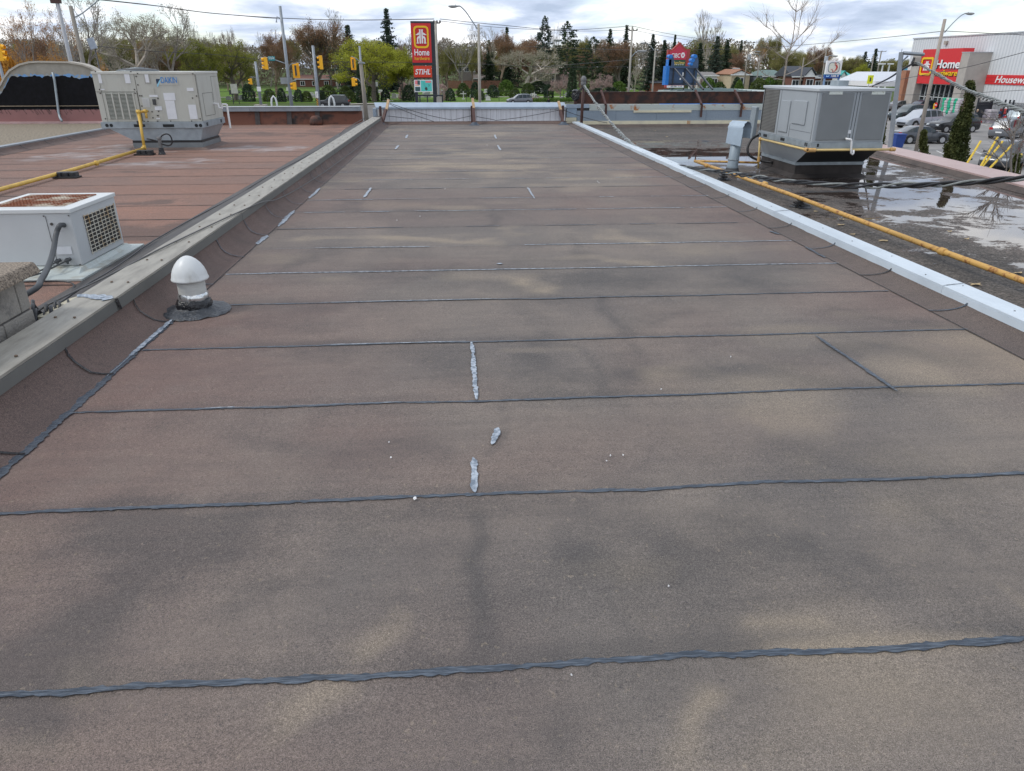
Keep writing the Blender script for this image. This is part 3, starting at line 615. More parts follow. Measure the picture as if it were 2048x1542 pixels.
for sx in (x0+.12,): m.box(sx-.003, sx+.003, FY-.005, FY-.001, zb+.01, zt-.06)
m.obj('panel_seams', mat('seam_dark', (.12,.12,.10), .7), U)
M().box(D(790,0).x-.02, D(850,0).x-.02, FY-.008, FY-.001, D(0,555).z, D(0,450).z).obj('hatch', m_beige, U)
m = M(); a, b = D(790,570), D(915,670)
for k in range(9): z = a.z+(b.z-a.z)*k/8; m.box(a.x-.015, b.x-.05, FY-.014, FY-.002, z, z+.012)
m.obj('small_louvre', m_white, U)
a = D(920,575); M().box(a.x-.02, a.x+.035, FY-.04, FY-.002, a.z-.11, a.z).obj('switch_box', m_dark, U)
m_paper = mat('paper_label', (.66,.68,.71), .6, var=.05, vs=14)
for (ax, ay, bx, by) in ((262,282,322,390),(572,282,655,390),(1030,502,1180,588),(1050,592,1200,810),(1320,640,1440,808),(930,658,1022,704),(1305,442,1390,480),(868,525,970,550),(890,845,940,888),(296,455,348,468),(950,796,998,810)):
    A, B = D(ax,ay), D(bx,by); M().box(A.x, B.x, FY-.0085, FY-.0065, B.z, A.z).obj('label_sheet', m_paper, U)
A, B = D(795,265), D(890,395); M().box(A.x, B.x, FY-.0078, FY-.0055, B.z, A.z).obj('label_sheet', mat('label_border', (.33,.33,.30), .6), U)
A, B = D(812,285), D(872,380); M().box(A.x, B.x, FY-.0100, FY-.0082, B.z, A.z).obj('label_sheet', m_paper, U)
A, B = D(938,332), D(1210,408); M().box(A.x, B.x, FY-.0078, FY-.0055, B.z, A.z).obj('nameplate', mat('nameplate', (.47,.47,.43), .5), U)
A, B = D(1000,387), D(1197,387); text('lettering', 'DAIKIN', .117, mat('logo_blue', (.015,.20,.55), .4, var=.02), U, (A.x+.02, FY-.012, A.z), (1,0,0), (0,0,1), ext=.002, off=.004, width=B.x-A.x-.02)
A = D(945,338); M().prism([(0,0),(.09,0),(0,-.11)], (A.x, FY-.0085, A.z), (1,0,0), (0,0,1), (0,-.002,0)).obj('emblem', mat('emblem_dark', (.01,.03,.07), .4), U)
M().prism([(.0,-.12),(.0,-.15),(.02,-.15),(.105,-.01),(.09,0)], (A.x, FY-.0095, A.z), (1,0,0), (0,0,1), (0,-.002,0)).obj('emblem', mat('emblem_blue', (.25,.55,.72), .4), U)
m = M()
for zx, zy in ((240,252),(655,252),(733,275),(716,308),(736,407),(288,462),(696,462),(296,506),(703,505),(758,535),(782,537),(972,566),(1380,278),(1422,538),(1375,562),(358,805),(760,805),(783,656),(978,716),(902,722),(968,768),(912,793),(968,834),(1120,832),(1365,832),(1465,806),(810,836),(855,836)):
    p = D(zx, zy); m.box(p.x-.012, p.x+.012, FY-.012, FY-.006, p.z-.012, p.z+.012)
p = D(968,766); m.lathe([(.02,0),(.02,.01)], (p.x, FY-.01, p.z), 10); m.obj('screw_heads', mat('screw_dark', (.06,.055,.05), .5), U)
# right side panels
m = M(); X = x1+.001
m.box(X, X+.003, FY+.05, FY+.054, zb, zt-.05); m.box(X, X+.003, FY+1.0, FY+1.006, .95, 1.42); m.box(X, X+.003, FY+1.0, FY+1.45, 1.42, 1.426)
for a, b, c, d in ((FY+.28, FY+.288, .65, 1.10), (FY+.28, FY+.95, 1.10, 1.108), (FY+.942, FY+.95, .65, 1.10), (FY+.28, FY+.95, .65, .658)): m.box(X, X+.003, a, b, c, d)
m.obj('panel_seams', mat('seam_dark', None), U)
# base rail, adapter, curb
M().box(x0-.03, x1+.012, FY-.02, y1+.02, .435, .5615).obj('base_rail', m_galv, U, bevel=.004)
m = M()
for zx in (378,428,1423,1472): p = D(zx, 882); m.tube([(p.x, FY-.021, p.z), (p.x, FY-.027, p.z)], .034, 16)
for zx in (690, 1030): a, b = D(zx,868), D(zx+135,900); m.box(a.x, b.x, FY-.027, FY-.0215, b.z, a.z)
for y in (FY+.2, FY+.26, FY+1.2, FY+1.26): m.box(x1+.013, x1+.018, y, y+.025, .46, .53)
m.obj('rail_holes', mat('hole_dark', (.012,.014,.016), .8), U)
ax0, ax1, bx0, bx1 = x0+.35, x1-.02, -6.83, -5.44
M().hexa([(bx0,FY+.02,.19),(bx1,FY+.02,.19),(bx1,y1-.3,.19),(bx0,y1-.3,.19),(ax0-.25,FY+.02,.434),(ax1,FY+.02,.434),(ax1,y1,.434),(ax0-.25,y1,.434)]).obj('curb_adapter', mat('galv_mottled', (.30,.34,.37), .42, .35, var=.25, vs=3), U)
M().box(bx0-.02, bx1+.02, FY+.0, y1-.28, .145, .189).obj('gasket_gap', m_black, U)
M().hexa([(bx0-.09,FY-.10,0),(bx1+.16,FY-.10,0),(bx1+.16,y1-.1,0),(bx0-.09,y1-.1,0),(bx0-.02,FY+.005,.05),(bx1+.03,FY+.005,.05),(bx1+.03,y1-.2,.05),(bx0-.02,y1-.2,.05)]).obj('curb_felt', m_cant, U)
M().box(bx0-.02, bx1+.025, FY-.004, y1-.24, .045, .144).obj('curb_flashing', mat('grey_flash', (.17,.19,.20), .5, .2, var=.2), U)
# unit fittings: gas train, conduit, condensate line
tt = thing('gas_pipe', 'yellow gas pipe running along the left roof to the beige rooftop unit', 'gas pipe', (-6, 14, .1))
e0 = PY(289,297,16.12); zq = e0.z; run = [PZ(-260,446,zq), PZ(0,379,zq), PZ(150,338,zq), e0]
M().tube(run, .03, 12).obj('pipe_run', m_yel, tt, smooth=True)
top = D(742,728, 16.30); M().tube([e0, Vector((top.x, 16.30, top.z-.02))], .028, 12).obj('riser', m_yel, tt, smooth=True)
m = M(); q = D(850,712,16.44); m.tube([top, top.lerp(q, .35), q], .024, 10); m.tube([top+Vector((0,0,.05)), top-Vector((0,0,.28))], .036, 12); m.tube([D(720,726,16.29), D(765,722,16.29)], .036, 12); m.tube([D(800,718,16.34), D(838,712,16.36)], .034, 12)
m.tube([D(828,720,16.36), D(838,800,16.36)], .025, 10); m.obj('fittings', m_yel, tt, smooth=True)
m = M(); m.tube([e0-Vector((.05,.03,0)), e0+Vector((.02,.02,0))], .037, 12); m.tube([e0-Vector((0,0,.02)), e0+Vector((0,0,.06))], .035, 12); m.lathe([(.034,-.04),(.034,.04)], (PZ(193,326,zq).x, PZ(193,326,zq).y, zq), 12); m.obj('elbow', m_yel, tt, smooth=True)
p = D(745,850,16.28); M().tube([p+Vector((0,0,.035)), p-Vector((0,0,.035))], .036, 12).obj('collar', m_dark, tt)
def support(p, lab):
    t = thing('pipe_support', lab, 'pipe support', (p.x, p.y, 0), group='black rubber supports under the yellow gas pipe')
    M().box(p.x-.18, p.x+.18, p.y-.10, p.y+.10, .003, .028).obj('foot', m_black, t, bevel=.004)
    for dx in (-.105, 0, .105): M().lathe([(.045,.028),(.04,.075),(.038,.085)], (p.x+dx, p.y-.02, 0), 14).obj('pad', m_black, t)
    M().box(p.x-.15, p.x+.15, p.y-.02, p.y+.09, .027, .092).obj('saddle', m_dark, t, bevel=.006)
support(Vector((PZ(135,356,0).x, PZ(135,356,0).y, 0)), 'black rubber pipe support under the middle of the yellow pipe')
support(Vector((PZ(287,311,0).x, PZ(287,311,0).y+.08, 0)), 'black rubber pipe support at the foot of the yellow gas riser')
t = thing('condensate_pipe', 'white plastic drain pipe hanging off the right side of the beige unit', 'drain pipe', (x1, 17.5, .5))
pp = [Vector((x1, 17.2, 1.0)), Vector((x1+.06, 17.2, 1.0)), Vector((x1+.08, 17.2, .92)), Vector((x1+.16, 17.2, .91)), Vector((x1+.17, 17.2, 1.0)), Vector((x1+.30, 17.2, .995))]
M().tube([PY(150+a/5.85, 100+b/5.85, 17.4) for a, b in ((1620,628),(1675,630),(1683,675),(1720,680),(1727,635),(1773,637))], .022, 8).obj('trap', m_wh, t)
M().tube([PY(150+1775/5.85, 100+635/5.85, 17.4), PY(150+1818/5.85, 100+912/5.85, 17.4)], .022, 8).obj('drop', m_wh, t)
t = thing('conduit_stub', 'grey conduit stub with looping black cable in front of the beige unit', 'conduit', (-6.3, 15.9, 0))
b = PZ(150+1020/5.85, 100+1222/5.85); M().tube([b, Vector((b.x, b.y, .30))], .033, 12).lathe([(.045,0),(.05,.02),(.04,.05)], (b.x, b.y, .29), 12).obj('stub', mat('stub_grey', (.16,.16,.16), .6, .3, var=.3, vs=9), t)
M().lathe([(.075,.002),(.055,.05),(.045,.13)], (b.x, b.y, 0), 14).obj('tar_foot', m_tark, t)
lp = [PY(150+a/5.85, 100+c_/5.85, b.y) for a, c_ in ((1000,1030),(1020,1000),(1070,982),(1115,1005),(1135,1060),(1128,1100),(1090,1118),(1020,1100),(940,1060),(840,1038))]
M().tube(crom(lp, 5), .014, 8).obj('cable', m_black, t, smooth=True)
# ================================================================== WHITE CONDENSER (near left)
U2 = thing('condenser_unit', 'white air conditioner with rusty top grille standing on the left roof', 'air conditioner', (-3.6, 6.7, 0))
m_acw = mat('ac_white', (0.50,0.52,0.53), .45, var=.05, vs=3); ax0, ax1, ay0, ay1, az0, az1 = -4.02, -3.255, 6.31, 7.16, .055, .535
M().box(ax0, ax1, ay0, ay1, az0, az1-.035).obj('cabinet', m_acw, U2, bevel=.006)
m = M(); z = az1
m.box(ax0-.01, ax1+.012, ay0-.012, ay1+.01, z-.035, z-.002); m.obj('lid', mat('ac_lid', (.60,.62,.62), .4, vs=9, col2=(.36,.16,.07), mixlo=.74, mixhi=.8), U2, bevel=.004)
a, b, c_, d = PZ(12,407,z), PZ(157,407,z), PZ(208,385,z), PZ(72,385,z)
gx0, gx1, gy0, gy1 = ax0+.08, ax1-.10, ay0+.14, ay1-.12
m_grl = mat('rust_grille', (.60,.54,.44), .6, vs=3.6, col2=(.24,.075,.025), mixlo=.40, mixhi=.52, det=9, bump=.4, bs=70)
M().box(gx0, gx1, gy0, gy1, z-.004, z+.001).obj('grille_plate', m_grl, U2)
m = M(); n = 22
for k in range(n): x = gx0+(gx1-gx0)*k/(n-1); m.bar((x-.02 if k else x, gy0, z+.004), (x, gy1, z+.004), .006, .004)
for k in range(14): y = gy0+(gy1-gy0)*k/13; m.box(gx0, gx1, y-.003, y+.003, z+.002, z+.007)
m.obj('grille_wires', m_grl, U2)
# side coil with wire guard (+X side)
X = ax1; sy0, sy1, sz0, sz1 = ay0+.20, ay1-.06, az0+.06, az1-.10
M().box(X+.001, X+.003, sy0, sy1, sz0, sz1).obj('coil', mat('coil_dark', (.03,.028,.026), .6, var=.5, vs=80, stretch=(1,8,.3)), U2)
m = M()
for k in range(9): y = sy0+(sy1-sy0)*k/8; m.box(X+.006, X+.011, y-.0026, y+.0026, sz0-.012, sz1+.012)
for k in range(11): zz = sz0+(sz1-sz0)*k/10; m.box(X+.004, X+.009, sy0-.01, sy1+.01, zz-.0024, zz+.0024)
m.obj('wire_guard', mat('guard_wire', (.66,.63,.54), .5, vs=9, col2=(.50,.34,.18), mixlo=.52, mixhi=.64), U2)
m = M(); sx = PY(90,430,ay0).x; m.box(sx, sx+.004, ay0-.0065, ay0-.005, az0+.02, az1-.06); m.obj('panel_seam', m_dark, U2)
A, B = PY(112,493,ay0), PY(146,508,ay0); M().box(A.x, B.x, ay0-.009, ay0-.007, B.z, A.z).obj('label_sheet', m_paper, U2)
m = M()
for a_ in ((88,432),(138,431),(161,529)): p = PY(*a_, ay0); m.box(p.x-.005, p.x+.005, ay0-.010, ay0-.005, p.z-.005, p.z+.005)
p = PY(104,448,ay0); m.tube([(p.x,ay0-.01,p.z),(p.x,ay0-.003,p.z)], .012, 10)
m.obj('screw_heads', mat('screw_dark', None), U2)
M().box(-4.05, -3.12, 5.98, 7.28, .004, .02).hexa([(-4.0,6.15,.02),(-3.22,6.15,.02),(-3.20,7.2,.02),(-4.0,7.2,.02),(-4.0,6.25,.052),(-3.24,6.25,.052),(-3.24,7.18,.052),(-4.0,7.18,.052)]).obj('base_sheet', mat('base_sheet', (.45,.50,.49), .5, vs=6, col2=(.33,.32,.27), mixlo=.5, mixhi=.7), U2)
h = [PY(128,450,ay0-.01), PY(119,452,ay0-.06), PY(112,470,ay0-.1), PY(107,500,ay0-.3), PY(98,530,ay0-.7), PY(82,560,ay0-1.1), PY(62,583,ay0-1.3), Vector((-3.3,4.75,.05))]
M().tube(crom(h, 6), .021, 10).obj('hose', mat('hose_grey', (.055,.06,.065), .5), U2, smooth=True)
m = M()
for (a_, b_) in (((120,520),(84,540)), ((140,518),(84,546))): m.tube([PY(*a_, ay0-.02), PY(*a_, ay0-.06), PY(b_[0], b_[1], ay0-.25), PY(b_[0]-30, b_[1]+8, ay0-.5)], .007, 8)
m.obj('copper_lines', m_dark, U2)
m = M()
for a_ in ((120,520),(140,518)): p = PY(*a_, ay0); m.tube([(p.x, ay0-.07, p.z), (p.x, ay0-.005, p.z)], .016, 10); m.tube([(p.x, ay0-.05, p.z-.03), (p.x, ay0-.05, p.z+.02)], .010, 8)
m.obj('valves', mat('valve', (.10,.11,.12), .4, .6), U2)
# block chimney close at left edge
CH = thing('block_chimney', 'concrete block pier with rough stone cap at the left edge beside the coping', 'chimney', (-2.9, 3.9, 0))
m_cap = mat('cap_aggregate', (.34,.28,.22), .95, vs=90, col2=(.12,.10,.08), mixlo=.42, mixhi=.6, bump=1.0, bs=90, det=4)
m_blk = mat('cinder_block', (.30,.28,.25), .95, vs=5, col2=(.06,.06,.065), mixlo=.46, mixhi=.68, bump=.8, bs=70, det=9)
cap = M(); cap.hexa([(-3.5,3.2,.497),(-2.5,3.2,.497),(-2.5,4.38,.497),(-3.5,4.38,.497),(-3.5,3.2,.567),(-2.52,3.2,.567),(-2.52,4.36,.567),(-3.5,4.36,.567)]); cap.obj('cap', m_cap, CH, bevel=.012)
r_ = random.Random(2)
for row in range(4):
    z0_ = .497-.2*(row+1); off = 0 if row % 2 else .2; y = 3.2-off
    while y < 4.3:
        a, b = max(3.2, y+.004), min(4.30, y+.396)
        if b-a > .03: M().box(-3.42, -2.57+r_.uniform(-.003,.003), a, b, z0_+.006, z0_+.196).obj('block', m_blk, CH, bevel=.006)
        y += .4
M().box(-3.40, -2.578, 3.21, 4.29, -.35, .495).obj('mortar', mat('mortar_dark', (.09,.085,.08), .95, var=.4, vs=12, bump=.6), CH)
# bundle of black cables between pier and coping
r_ = random.Random(11)
CB = thing('cable_bundle', 'tangle of black cables dropping between the block pier and the beige coping', 'cables', (-2.6, 4.45, .1))
m_cab = mat('cable_grey', (.035,.037,.042), .5, var=.3)
for k in range(9):
    x = -2.66+.022*k+r_.uniform(-.01,.01); y = 4.42+r_.uniform(-.07,.1); q = r_.uniform(0,.06)
    pts = [Vector((x-.12+q, y+.30, .02+.03*r_.random())), Vector((x-.06, y+.14, .16+q)), Vector((x, y+.03, .24+q*.8)), Vector((x+.02, y-.05, .16)), Vector((x+.01, y-.12, -.05)), Vector((x+.02,y-.16,-.3))]
    M().tube(crom(pts, 6), r_.choice([.006,.008,.011]), 7).obj('cable', m_cab, CB, smooth=True)
for k, (zz, pts) in enumerate([q_ for q_ in [(0,[(-2.62,4.5,.2),(-2.60,5.0,.235),(-2.72,5.6,.17),(-2.86,6.3,.11),(-3.0,7.2,.06),(-3.02,8.4,.045),(-2.9,9.8,.08),(-2.78,11.2,.15),(-2.62,13,.20),(-2.52,15,.245),(-2.5,18,.25),(-2.5,21.5,.25)]), (1,[(-2.58,4.45,.2),(-2.54,4.9,.262),(-2.50,5.4,.272),(-2.46,6.2,.28),(-2.40,7.0,.276),(-2.30,7.9,.270),(-2.235,8.35,.262),(-2.19,8.8,.17),(-2.15,9.6,.11),(-2.11,11,.08)]), (2,[(-2.7,4.5,.15),(-2.9,5.1,.04),(-3.1,5.8,.03),(-3.5,5.9,.03),(-4.1,5.8,.02)])] if q_[0] != 1]):
    M().tube(crom([Vector(p) for p in pts], 6), .006, 7).obj('cable', m_cab, CB, smooth=True)
M().hexa([(-2.60,4.36,.20),(-2.475,4.30,.215),(-2.475,4.75,.225),(-2.56,4.70,.215),(-2.60,4.36,.225),(-2.475,4.30,.24),(-2.475,4.75,.25),(-2.56,4.70,.235)]).obj('foam_patch', mat('foam_tan', (.45,.42,.32), .8, var=.2, vs=20, bump=.6), CB)
# wooden mast in the far left corner
t = thing('wooden_mast', 'weathered wooden mast with clamp rising from the far left roof corner', 'mast', (-2.57, 22.1, .1))
b, tp = PY(734,240,22), PY(721,122,22); M().tube([b-Vector((0,0,.25)), tp], [.062,.05], 12).obj('mast', m_pole, t, smooth=True)
m = M(); m.lathe([(.07,0),(.07,.03)], tp-Vector((0,0,.06)), 12); m.tube([tp-Vector((.0,0,.04)), tp+Vector((.12,-.02,-.06))], .018, 8); m.obj('clamp', m_galv, t)
w_ = [PY(729,130,21.9), PY(731,150,21.9), PY(729,165,21.9), PY(733,185,21.9)]; M().tube(crom(w_, 4), .006, 6).obj('wire', mat('wire_yellow', (.4,.36,.1), .6), t)
m = M(); bx = PY(727,240,22.3); m.lathe([(.13,0),(.1,.05),(.07,.1)], (b.x, b.y, .0), 14); m.obj('tar_foot', m_tar, t)
M().tube([PY(728,237,22), PY(690,258,20), PY(664,283,18)], .008, 6).obj('guy_wire', mat('wire_grey', None), t)
# ================================================================== RIGHT ROOF
RB = thing('shop_building', 'neighbouring flat roofed building on the right with puddles on dark felt', 'building', (6.5, 13, G))
RZ = -.12
m_right, ctx = roof_mat('ponded_membrane', (0.105,0.090,0.078), (0.072,0.064,0.057), (0.018,0.017,0.016), (0.20,0.16,0.12), (0.11,0.078,0.066), gran=48, gc=1.35)
t = ctx['t']; b = ctx['b']
wn = ctx['nz'](2.4, 7, .68, .5, (1.0, 1.0, 1.0)); wf = ctx['nz'](11, 6, .75, .2, (.5,1.6,1)); wff = ctx['nz'](34, 4, .8, 0, (.6,1.5,1))
wm = mth('ADD', ctx['sp'].outputs[1], mth('MULTIPLY', mth('SUBTRACT', wn, .5, tree=t), 1.0, tree=t), tree=t)
wm = mth('ADD', wm, mth('MULTIPLY', mth('SUBTRACT', wf, .5, tree=t), 2.0, tree=t), tree=t); wm = mth('ADD', wm, mth('MULTIPLY', mth('SUBTRACT', wff, .5, tree=t), 2.2, tree=t), tree=t)
wet = ramp(t, wm, [(.50, (0,)*3), (.545, (1,)*3)])
t.links.new(ctx['mix'](mth('MULTIPLY', wet, .55, tree=t), ctx['c'], (0.012,0.011,0.010)), b.inputs['Base Color'])
t.links.new(mth('MULTIPLY_ADD', wet, -.81, .83, tree=t), b.inputs['Roughness']); t.links.new(mth('MULTIPLY_ADD', wet, .65, 1.45, tree=t), b.inputs['IOR'])
t.links.new(mth('MULTIPLY_ADD', wet, -.55, .55, tree=t), ctx['bp'].inputs['Strength']); 
def mright(X, Y):
    R = np.zeros_like(X); B = np.zeros_like(X); W = np.zeros_like(X)
    S = lambda pts, wd, st: stroke(X, Y, pts, wd, st, RZ)
    W += S([(1715,322),(1800,328),(1900,338),(2048,354)],.95,1.25) + S([(1740,378),(1820,398),(1950,430),(2100,455)],1.15,1.15) + S([(1400,316),(1500,322),(1560,330)],.9,1.0) + S([(1180,298),(1300,306),(1450,312)],1.1,.92)
    W += S([(1600,362),(1720,372)],.6,.95) + S([(2020,385),(2100,395)],.5,.85) + S([(1500,352),(1520,358)],.3,.75) + S([(2000,470),(2100,500)],.35,.7) + S([(1860,372),(2000,392)],.45,.62) + S([(1250,285),(1420,288)],.8,.55)
    W = np.minimum(W, 1.15)
    R += S([(1880,505),(2060,560)],.42,1.0) + S([(1500,385),(1650,400)],.4,.45) + S([(1200,285),(1350,285)],.5,.35) + S([(1600,415)],.14,.9) + S([(1250,262),(1600,264)],.3,.35)
    B += S([(1165,258),(1215,260)],.25,.95) + S([(1250,272),(1300,270)],.3,.25)
    return R, W, B
attr_grid('roof_membrane', 3.79, 9.9, 1.0, 23.65, .035, lambda X, Y: RZ+0*X, mright, m_right, RB)
# the red channel is water here, so remove the reddening
m_rc = mat('brown_cant', (0.10,0.078,0.068), .85, vs=3, col2=(0.05,0.042,0.04), mixlo=.4, mixhi=.7, bump=.4, bs=150)
sweep('cant_strip', [(3.786,.03), (3.80,-.03), (3.84,-.075), (3.93,-.105), (4.03,-.117)], 1.0, 23.5, m_rc, RB, wob=.035, seed=3)
M().box(3.82, 9.9, .9, 23.69, G, -.20).obj('wall', m_brick, RB)
# pink coped parapet on the right
xi_ = lambda y: 8.51+.112*(y-10.5); xo_ = lambda y: 9.26+.097*(y-11.47)
pc = thing('parapet_wall', 'low parapet with dusty pink metal cap along the right edge of the puddled roof', 'wall', (8.4, 12, 0))
m_pink = mat('pink_coping', (0.45,0.33,0.31), .5, var=.06, vs=2)
js = [2.0, 4.6, 7.2, 9.75, 12.4, 15.0, 17.6, 20.2, 22.8]
for a, b_ in zip(js, js[1:]):
    m = M(); m.hexa([(xi_(a),a+.004,-.035),(xo_(a),a+.004,-.025),(xo_(b_),b_-.004,-.025),(xi_(b_),b_-.004,-.035),(xi_(a),a+.004,-.020),(xo_(a),a+.004,-.010),(xo_(b_),b_-.004,-.010),(xi_(b_),b_-.004,-.020)])
    m.hexa([(xi_(a)-.004,a+.004,-.07),(xi_(a)+.003,a+.004,-.07),(xi_(b_)+.003,b_-.004,-.07),(xi_(b_)-.004,b_-.004,-.07),(xi_(a)-.004,a+.004,-.0355),(xi_(a)+.003,a+.004,-.0355),(xi_(b_)+.003,b_-.004,-.0355),(xi_(b_)-.004,b_-.004,-.0355)])
    m.obj('coping_length', m_pink, pc)
    M().hexa([(xi_(a)-.10,a,RZ+.003),(xo_(a)-.02,a,RZ+.003),(xo_(b_)-.02,b_,RZ+.003),(xi_(b_)-.10,b_,RZ+.003),(xi_(a)+.01,a,-.037),(xo_(a)-.02,a,-.037),(xo_(b_)-.02,b_,-.037),(xi_(b_)+.01,b_,-.037)]).obj('base', m_rc, pc)
# far right wall: cream strips, galvanised sheets, rusty fascia behind, brackets
t = thing('parapet_wall', 'long low wall of grey galvanised sheets with cream strips and rust stains, far right', 'wall', (7, 23.7, 0))
m_gs = mat('galv_sheet', (0.27,0.33,0.39), .55, .1, vs=45, col2=(.20,.24,.29), mixlo=.4, mixhi=.65); m_cr = mat('cream_trim', (0.70,0.65,0.47), .55, vs=2.0, col2=(.60,.56,.43), det=6)
m_crr = mat('cream_rusty', (0.42,0.46,0.44), .55, vs=4.0, col2=(.36,.14,.04), mixlo=.56, mixhi=.66, det=8)
M().box(3.44, 9.9, 23.68, 23.71, -.045, .055).obj('cream_strip', m_cr, t); M().box(3.42, 3.75, 23.675, 23.707, .056, .16).obj('cream_strip', m_cr, t)
for a, b_ in ((3.76,5.0),(5.0,6.3),(6.3,7.9),(7.9,9.9)): M().box(a+.003, b_-.003, 23.70+.002*(a > 6), 23.73, .056, .36).obj('sheet', m_gs, t)
M().box(3.44, 3.755, 23.70, 23.73, .165, .45).obj('sheet', mat('galv_smooth', (.25,.33,.42), .5, .1), t)
M().box(4.15, 9.9, 23.69, 23.72, .361, .445).obj('rust_flashing', m_crr, t); M().box(3.42, 9.9, 23.74, 23.9, .44, .53).obj('cap_flashing', m_crr, t)
M().box(3.42, 4.14, 23.68, 23.72, .44, .55).obj('cap_flashing', mat('blue_grey_flashing', None), t)
M().box(5.55, 7.4, 23.665, 23.688, .30, .362).obj('cream_patch', m_cr, t); M().box(3.45, 9.9, 23.76, 24.2, -.2, .43).obj('core', m_dark, t)
M().hexa([(3.44,23.45,RZ),(9.9,23.45,RZ),(9.9,23.66,RZ),(3.44,23.66,RZ),(3.44,23.60,-.045),(9.9,23.60,-.045),(9.9,23.67,-.045),(3.44,23.67,-.045)]).obj('base_felt', m_rc, t)
for x in (7.30,): M().box(x, x+.10, 23.674, 23.679, -.044, .054).obj('rust_streak', mat('rust_streak', (.45,.16,.03), .7, vs=9, col2=(.5,.42,.28), mixlo=.5, mixhi=.65), t)
t = thing('rusty_fascia', 'long dark rusty steel sign fascia behind the galvanised wall', 'fascia', (7, 24.4, 0))
M().box(3.78, 14.0, 24.35, 24.42, .53, .875).obj('plate', m_rust, t); M().box(3.78, 14.0, 24.33, 24.46, .868, .885).obj('top_edge', m_brownsteel, t); M().box(3.76, 3.84, 24.3, 24.45, .45, .9).obj('end_post', m_brownsteel, t)
for px, lab in ((1213,'leftmost brown steel bracket holding the rusty fascia'), (1405,'middle brown steel bracket holding the rusty fascia'), (1485,'right brown steel bracket holding the rusty fascia')):
    p = PY(px, 210, 23.6); t = thing('steel_bracket', lab, 'bracket', (p.x, 23.6, .3), group='brown brackets on the rusty fascia')
    M().box(p.x-.03, p.x+.03, 23.63, 23.668, .16 if px > 1300 else .22, .54).obj('plate', m_brownsteel, t); M().bar((p.x-.02,23.65,.54), (p.x-.06,24.28,.93), .06, .05).obj('arm', m_brownsteel, t)
p = PY(1150,200,24.2); tag(blob_ring(Vector((p.x, 24.1, .78)), [(.02,-.16),(.10,-.10),(.13,0),(.08,.09),(.13,.14),(.03,.19)], 16, 4, .5).obj('torn_tarp', m_tark, None), 'scrap of torn black plastic caught on the end of the rusty fascia', 'plastic scrap')
# mast for the service cable
t = thing('service_mast', 'brown steel mast with grey weatherhead carrying the twisted cable', 'mast', (3.80, 22.9, RZ))
M().tube([(3.78,22.9,RZ), (3.80,22.9,1.12)], .045, 12).obj('mast', m_brownsteel, t, smooth=True)
M().lathe([(.05,0),(.075,.02),(.08,.09),(.07,.11),(.085,.13),(.085,.19),(.06,.24),(.03,.27)], (3.80,22.9,1.10), 16).obj('weatherhead', mat('head_grey', (.14,.14,.145), .55, var=.2), t, smooth=True)
m = M(); r_ = random.Random(8)
for k in range(3): m.tube(crom([(3.80,22.85,1.08), (3.70-.04*k,22.8,.95), (3.62-.03*k,22.8,.78+.05*k), (3.50,22.8,.70+.06*k), (3.46,22.8,.82+.04*k)], 5), .018, 7)
m.obj('cable_loops', m_black, t, smooth=True)
def twisted(name, pts, r, rr, pitch, m1, m2, lab, n=3):
    C = crom(pts, 14); t = thing(name, lab, 'cable', C[0]); s = 0; H = [[] for _ in range(n)]; up = Vector((0,0,1)); step = .02; Q = [C[0]]
    for a, b_ in zip(C, C[1:]):
        k = max(1, int((b_-a).length/step)); Q += [a.lerp(b_, (j+1)/k) for j in range(k)]
    Q = Q[::2] if len(Q) > 1500 else Q
    for i, p in enumerate(Q):
        if i: s += (Q[i]-Q[i-1]).length
        d = (Q[min(i+1,len(Q)-1)]-Q[max(i-1,0)]).normalized(); u = d.cross(up).normalized(); v = u.cross(d)
        for k in range(n):
            a = 2*math.pi*(s/pitch+.12*math.sin(s*1.7) + k/n); H[k].append(p+(u*math.cos(a)+v*math.sin(a))*rr*(1+.35*math.sin(s*2.3+k)))
    for k in range(n): M().tube(H[k], r*(1 if k else .8), 6).obj('strand', m2 if k == 0 else m1, t, smooth=True)
m_alu = mat('bare_alu', (.36,.38,.38), .4, .5, var=.2, vs=20); m_cabw = mat('cable_weathered', (.20,.215,.21), .55, var=.25, vs=15)
twisted('twisted_cable', [PY(1168,172,22.8), PY(1205,225,19.5), PY(1260,285,16.2), PY(1340,330,12.8)], .014, .024, .62, m_cabw, m_alu, 'pale twisted service cable sagging from the brown mast over the blue coping')
twisted('twisted_cable', [PY(1340,330,12.8), PY(1440,343,10.6), PY(1560,360,8.7), PY(1700,371,7.4), PY(1860,369,6.3), PY(2060,356,5.3), PY(2300,330,4.3)], .0125, .018, .85, m_black, m_cabw, 'thick black twisted cable crossing above the puddles to the right edge')
# lashing cables between the braces on the white wall
for k, (a, b_, s_) in enumerate([((779,206),(905,240),.05), ((779,208),(868,243),.03), ((905,240),(945,231),.0), ((953,233),(990,240),.0), ((990,241),(1118,220),.03), ((1122,218),(1215,246),.04), ((775,232),(830,238),.0)]):
    tag(M().tube(sag(PY(a[0],a[1],23.55), PY(b_[0],b_[1],23.55), s_, 10), .009, 6).obj('lashing_cable', m_dark, None), ['upper thin cable drooping from the left brace across the white wall','lower thin cable drooping from the left brace across the white wall','short thin cable rising to the middle brace','short thin cable right of the middle brace','long thin cable rising to the right brace','thin cable running from the right brace over the galvanised wall','faint short cable low behind the left brace'][k], 'cable', 'thin cables strung along the far wall')
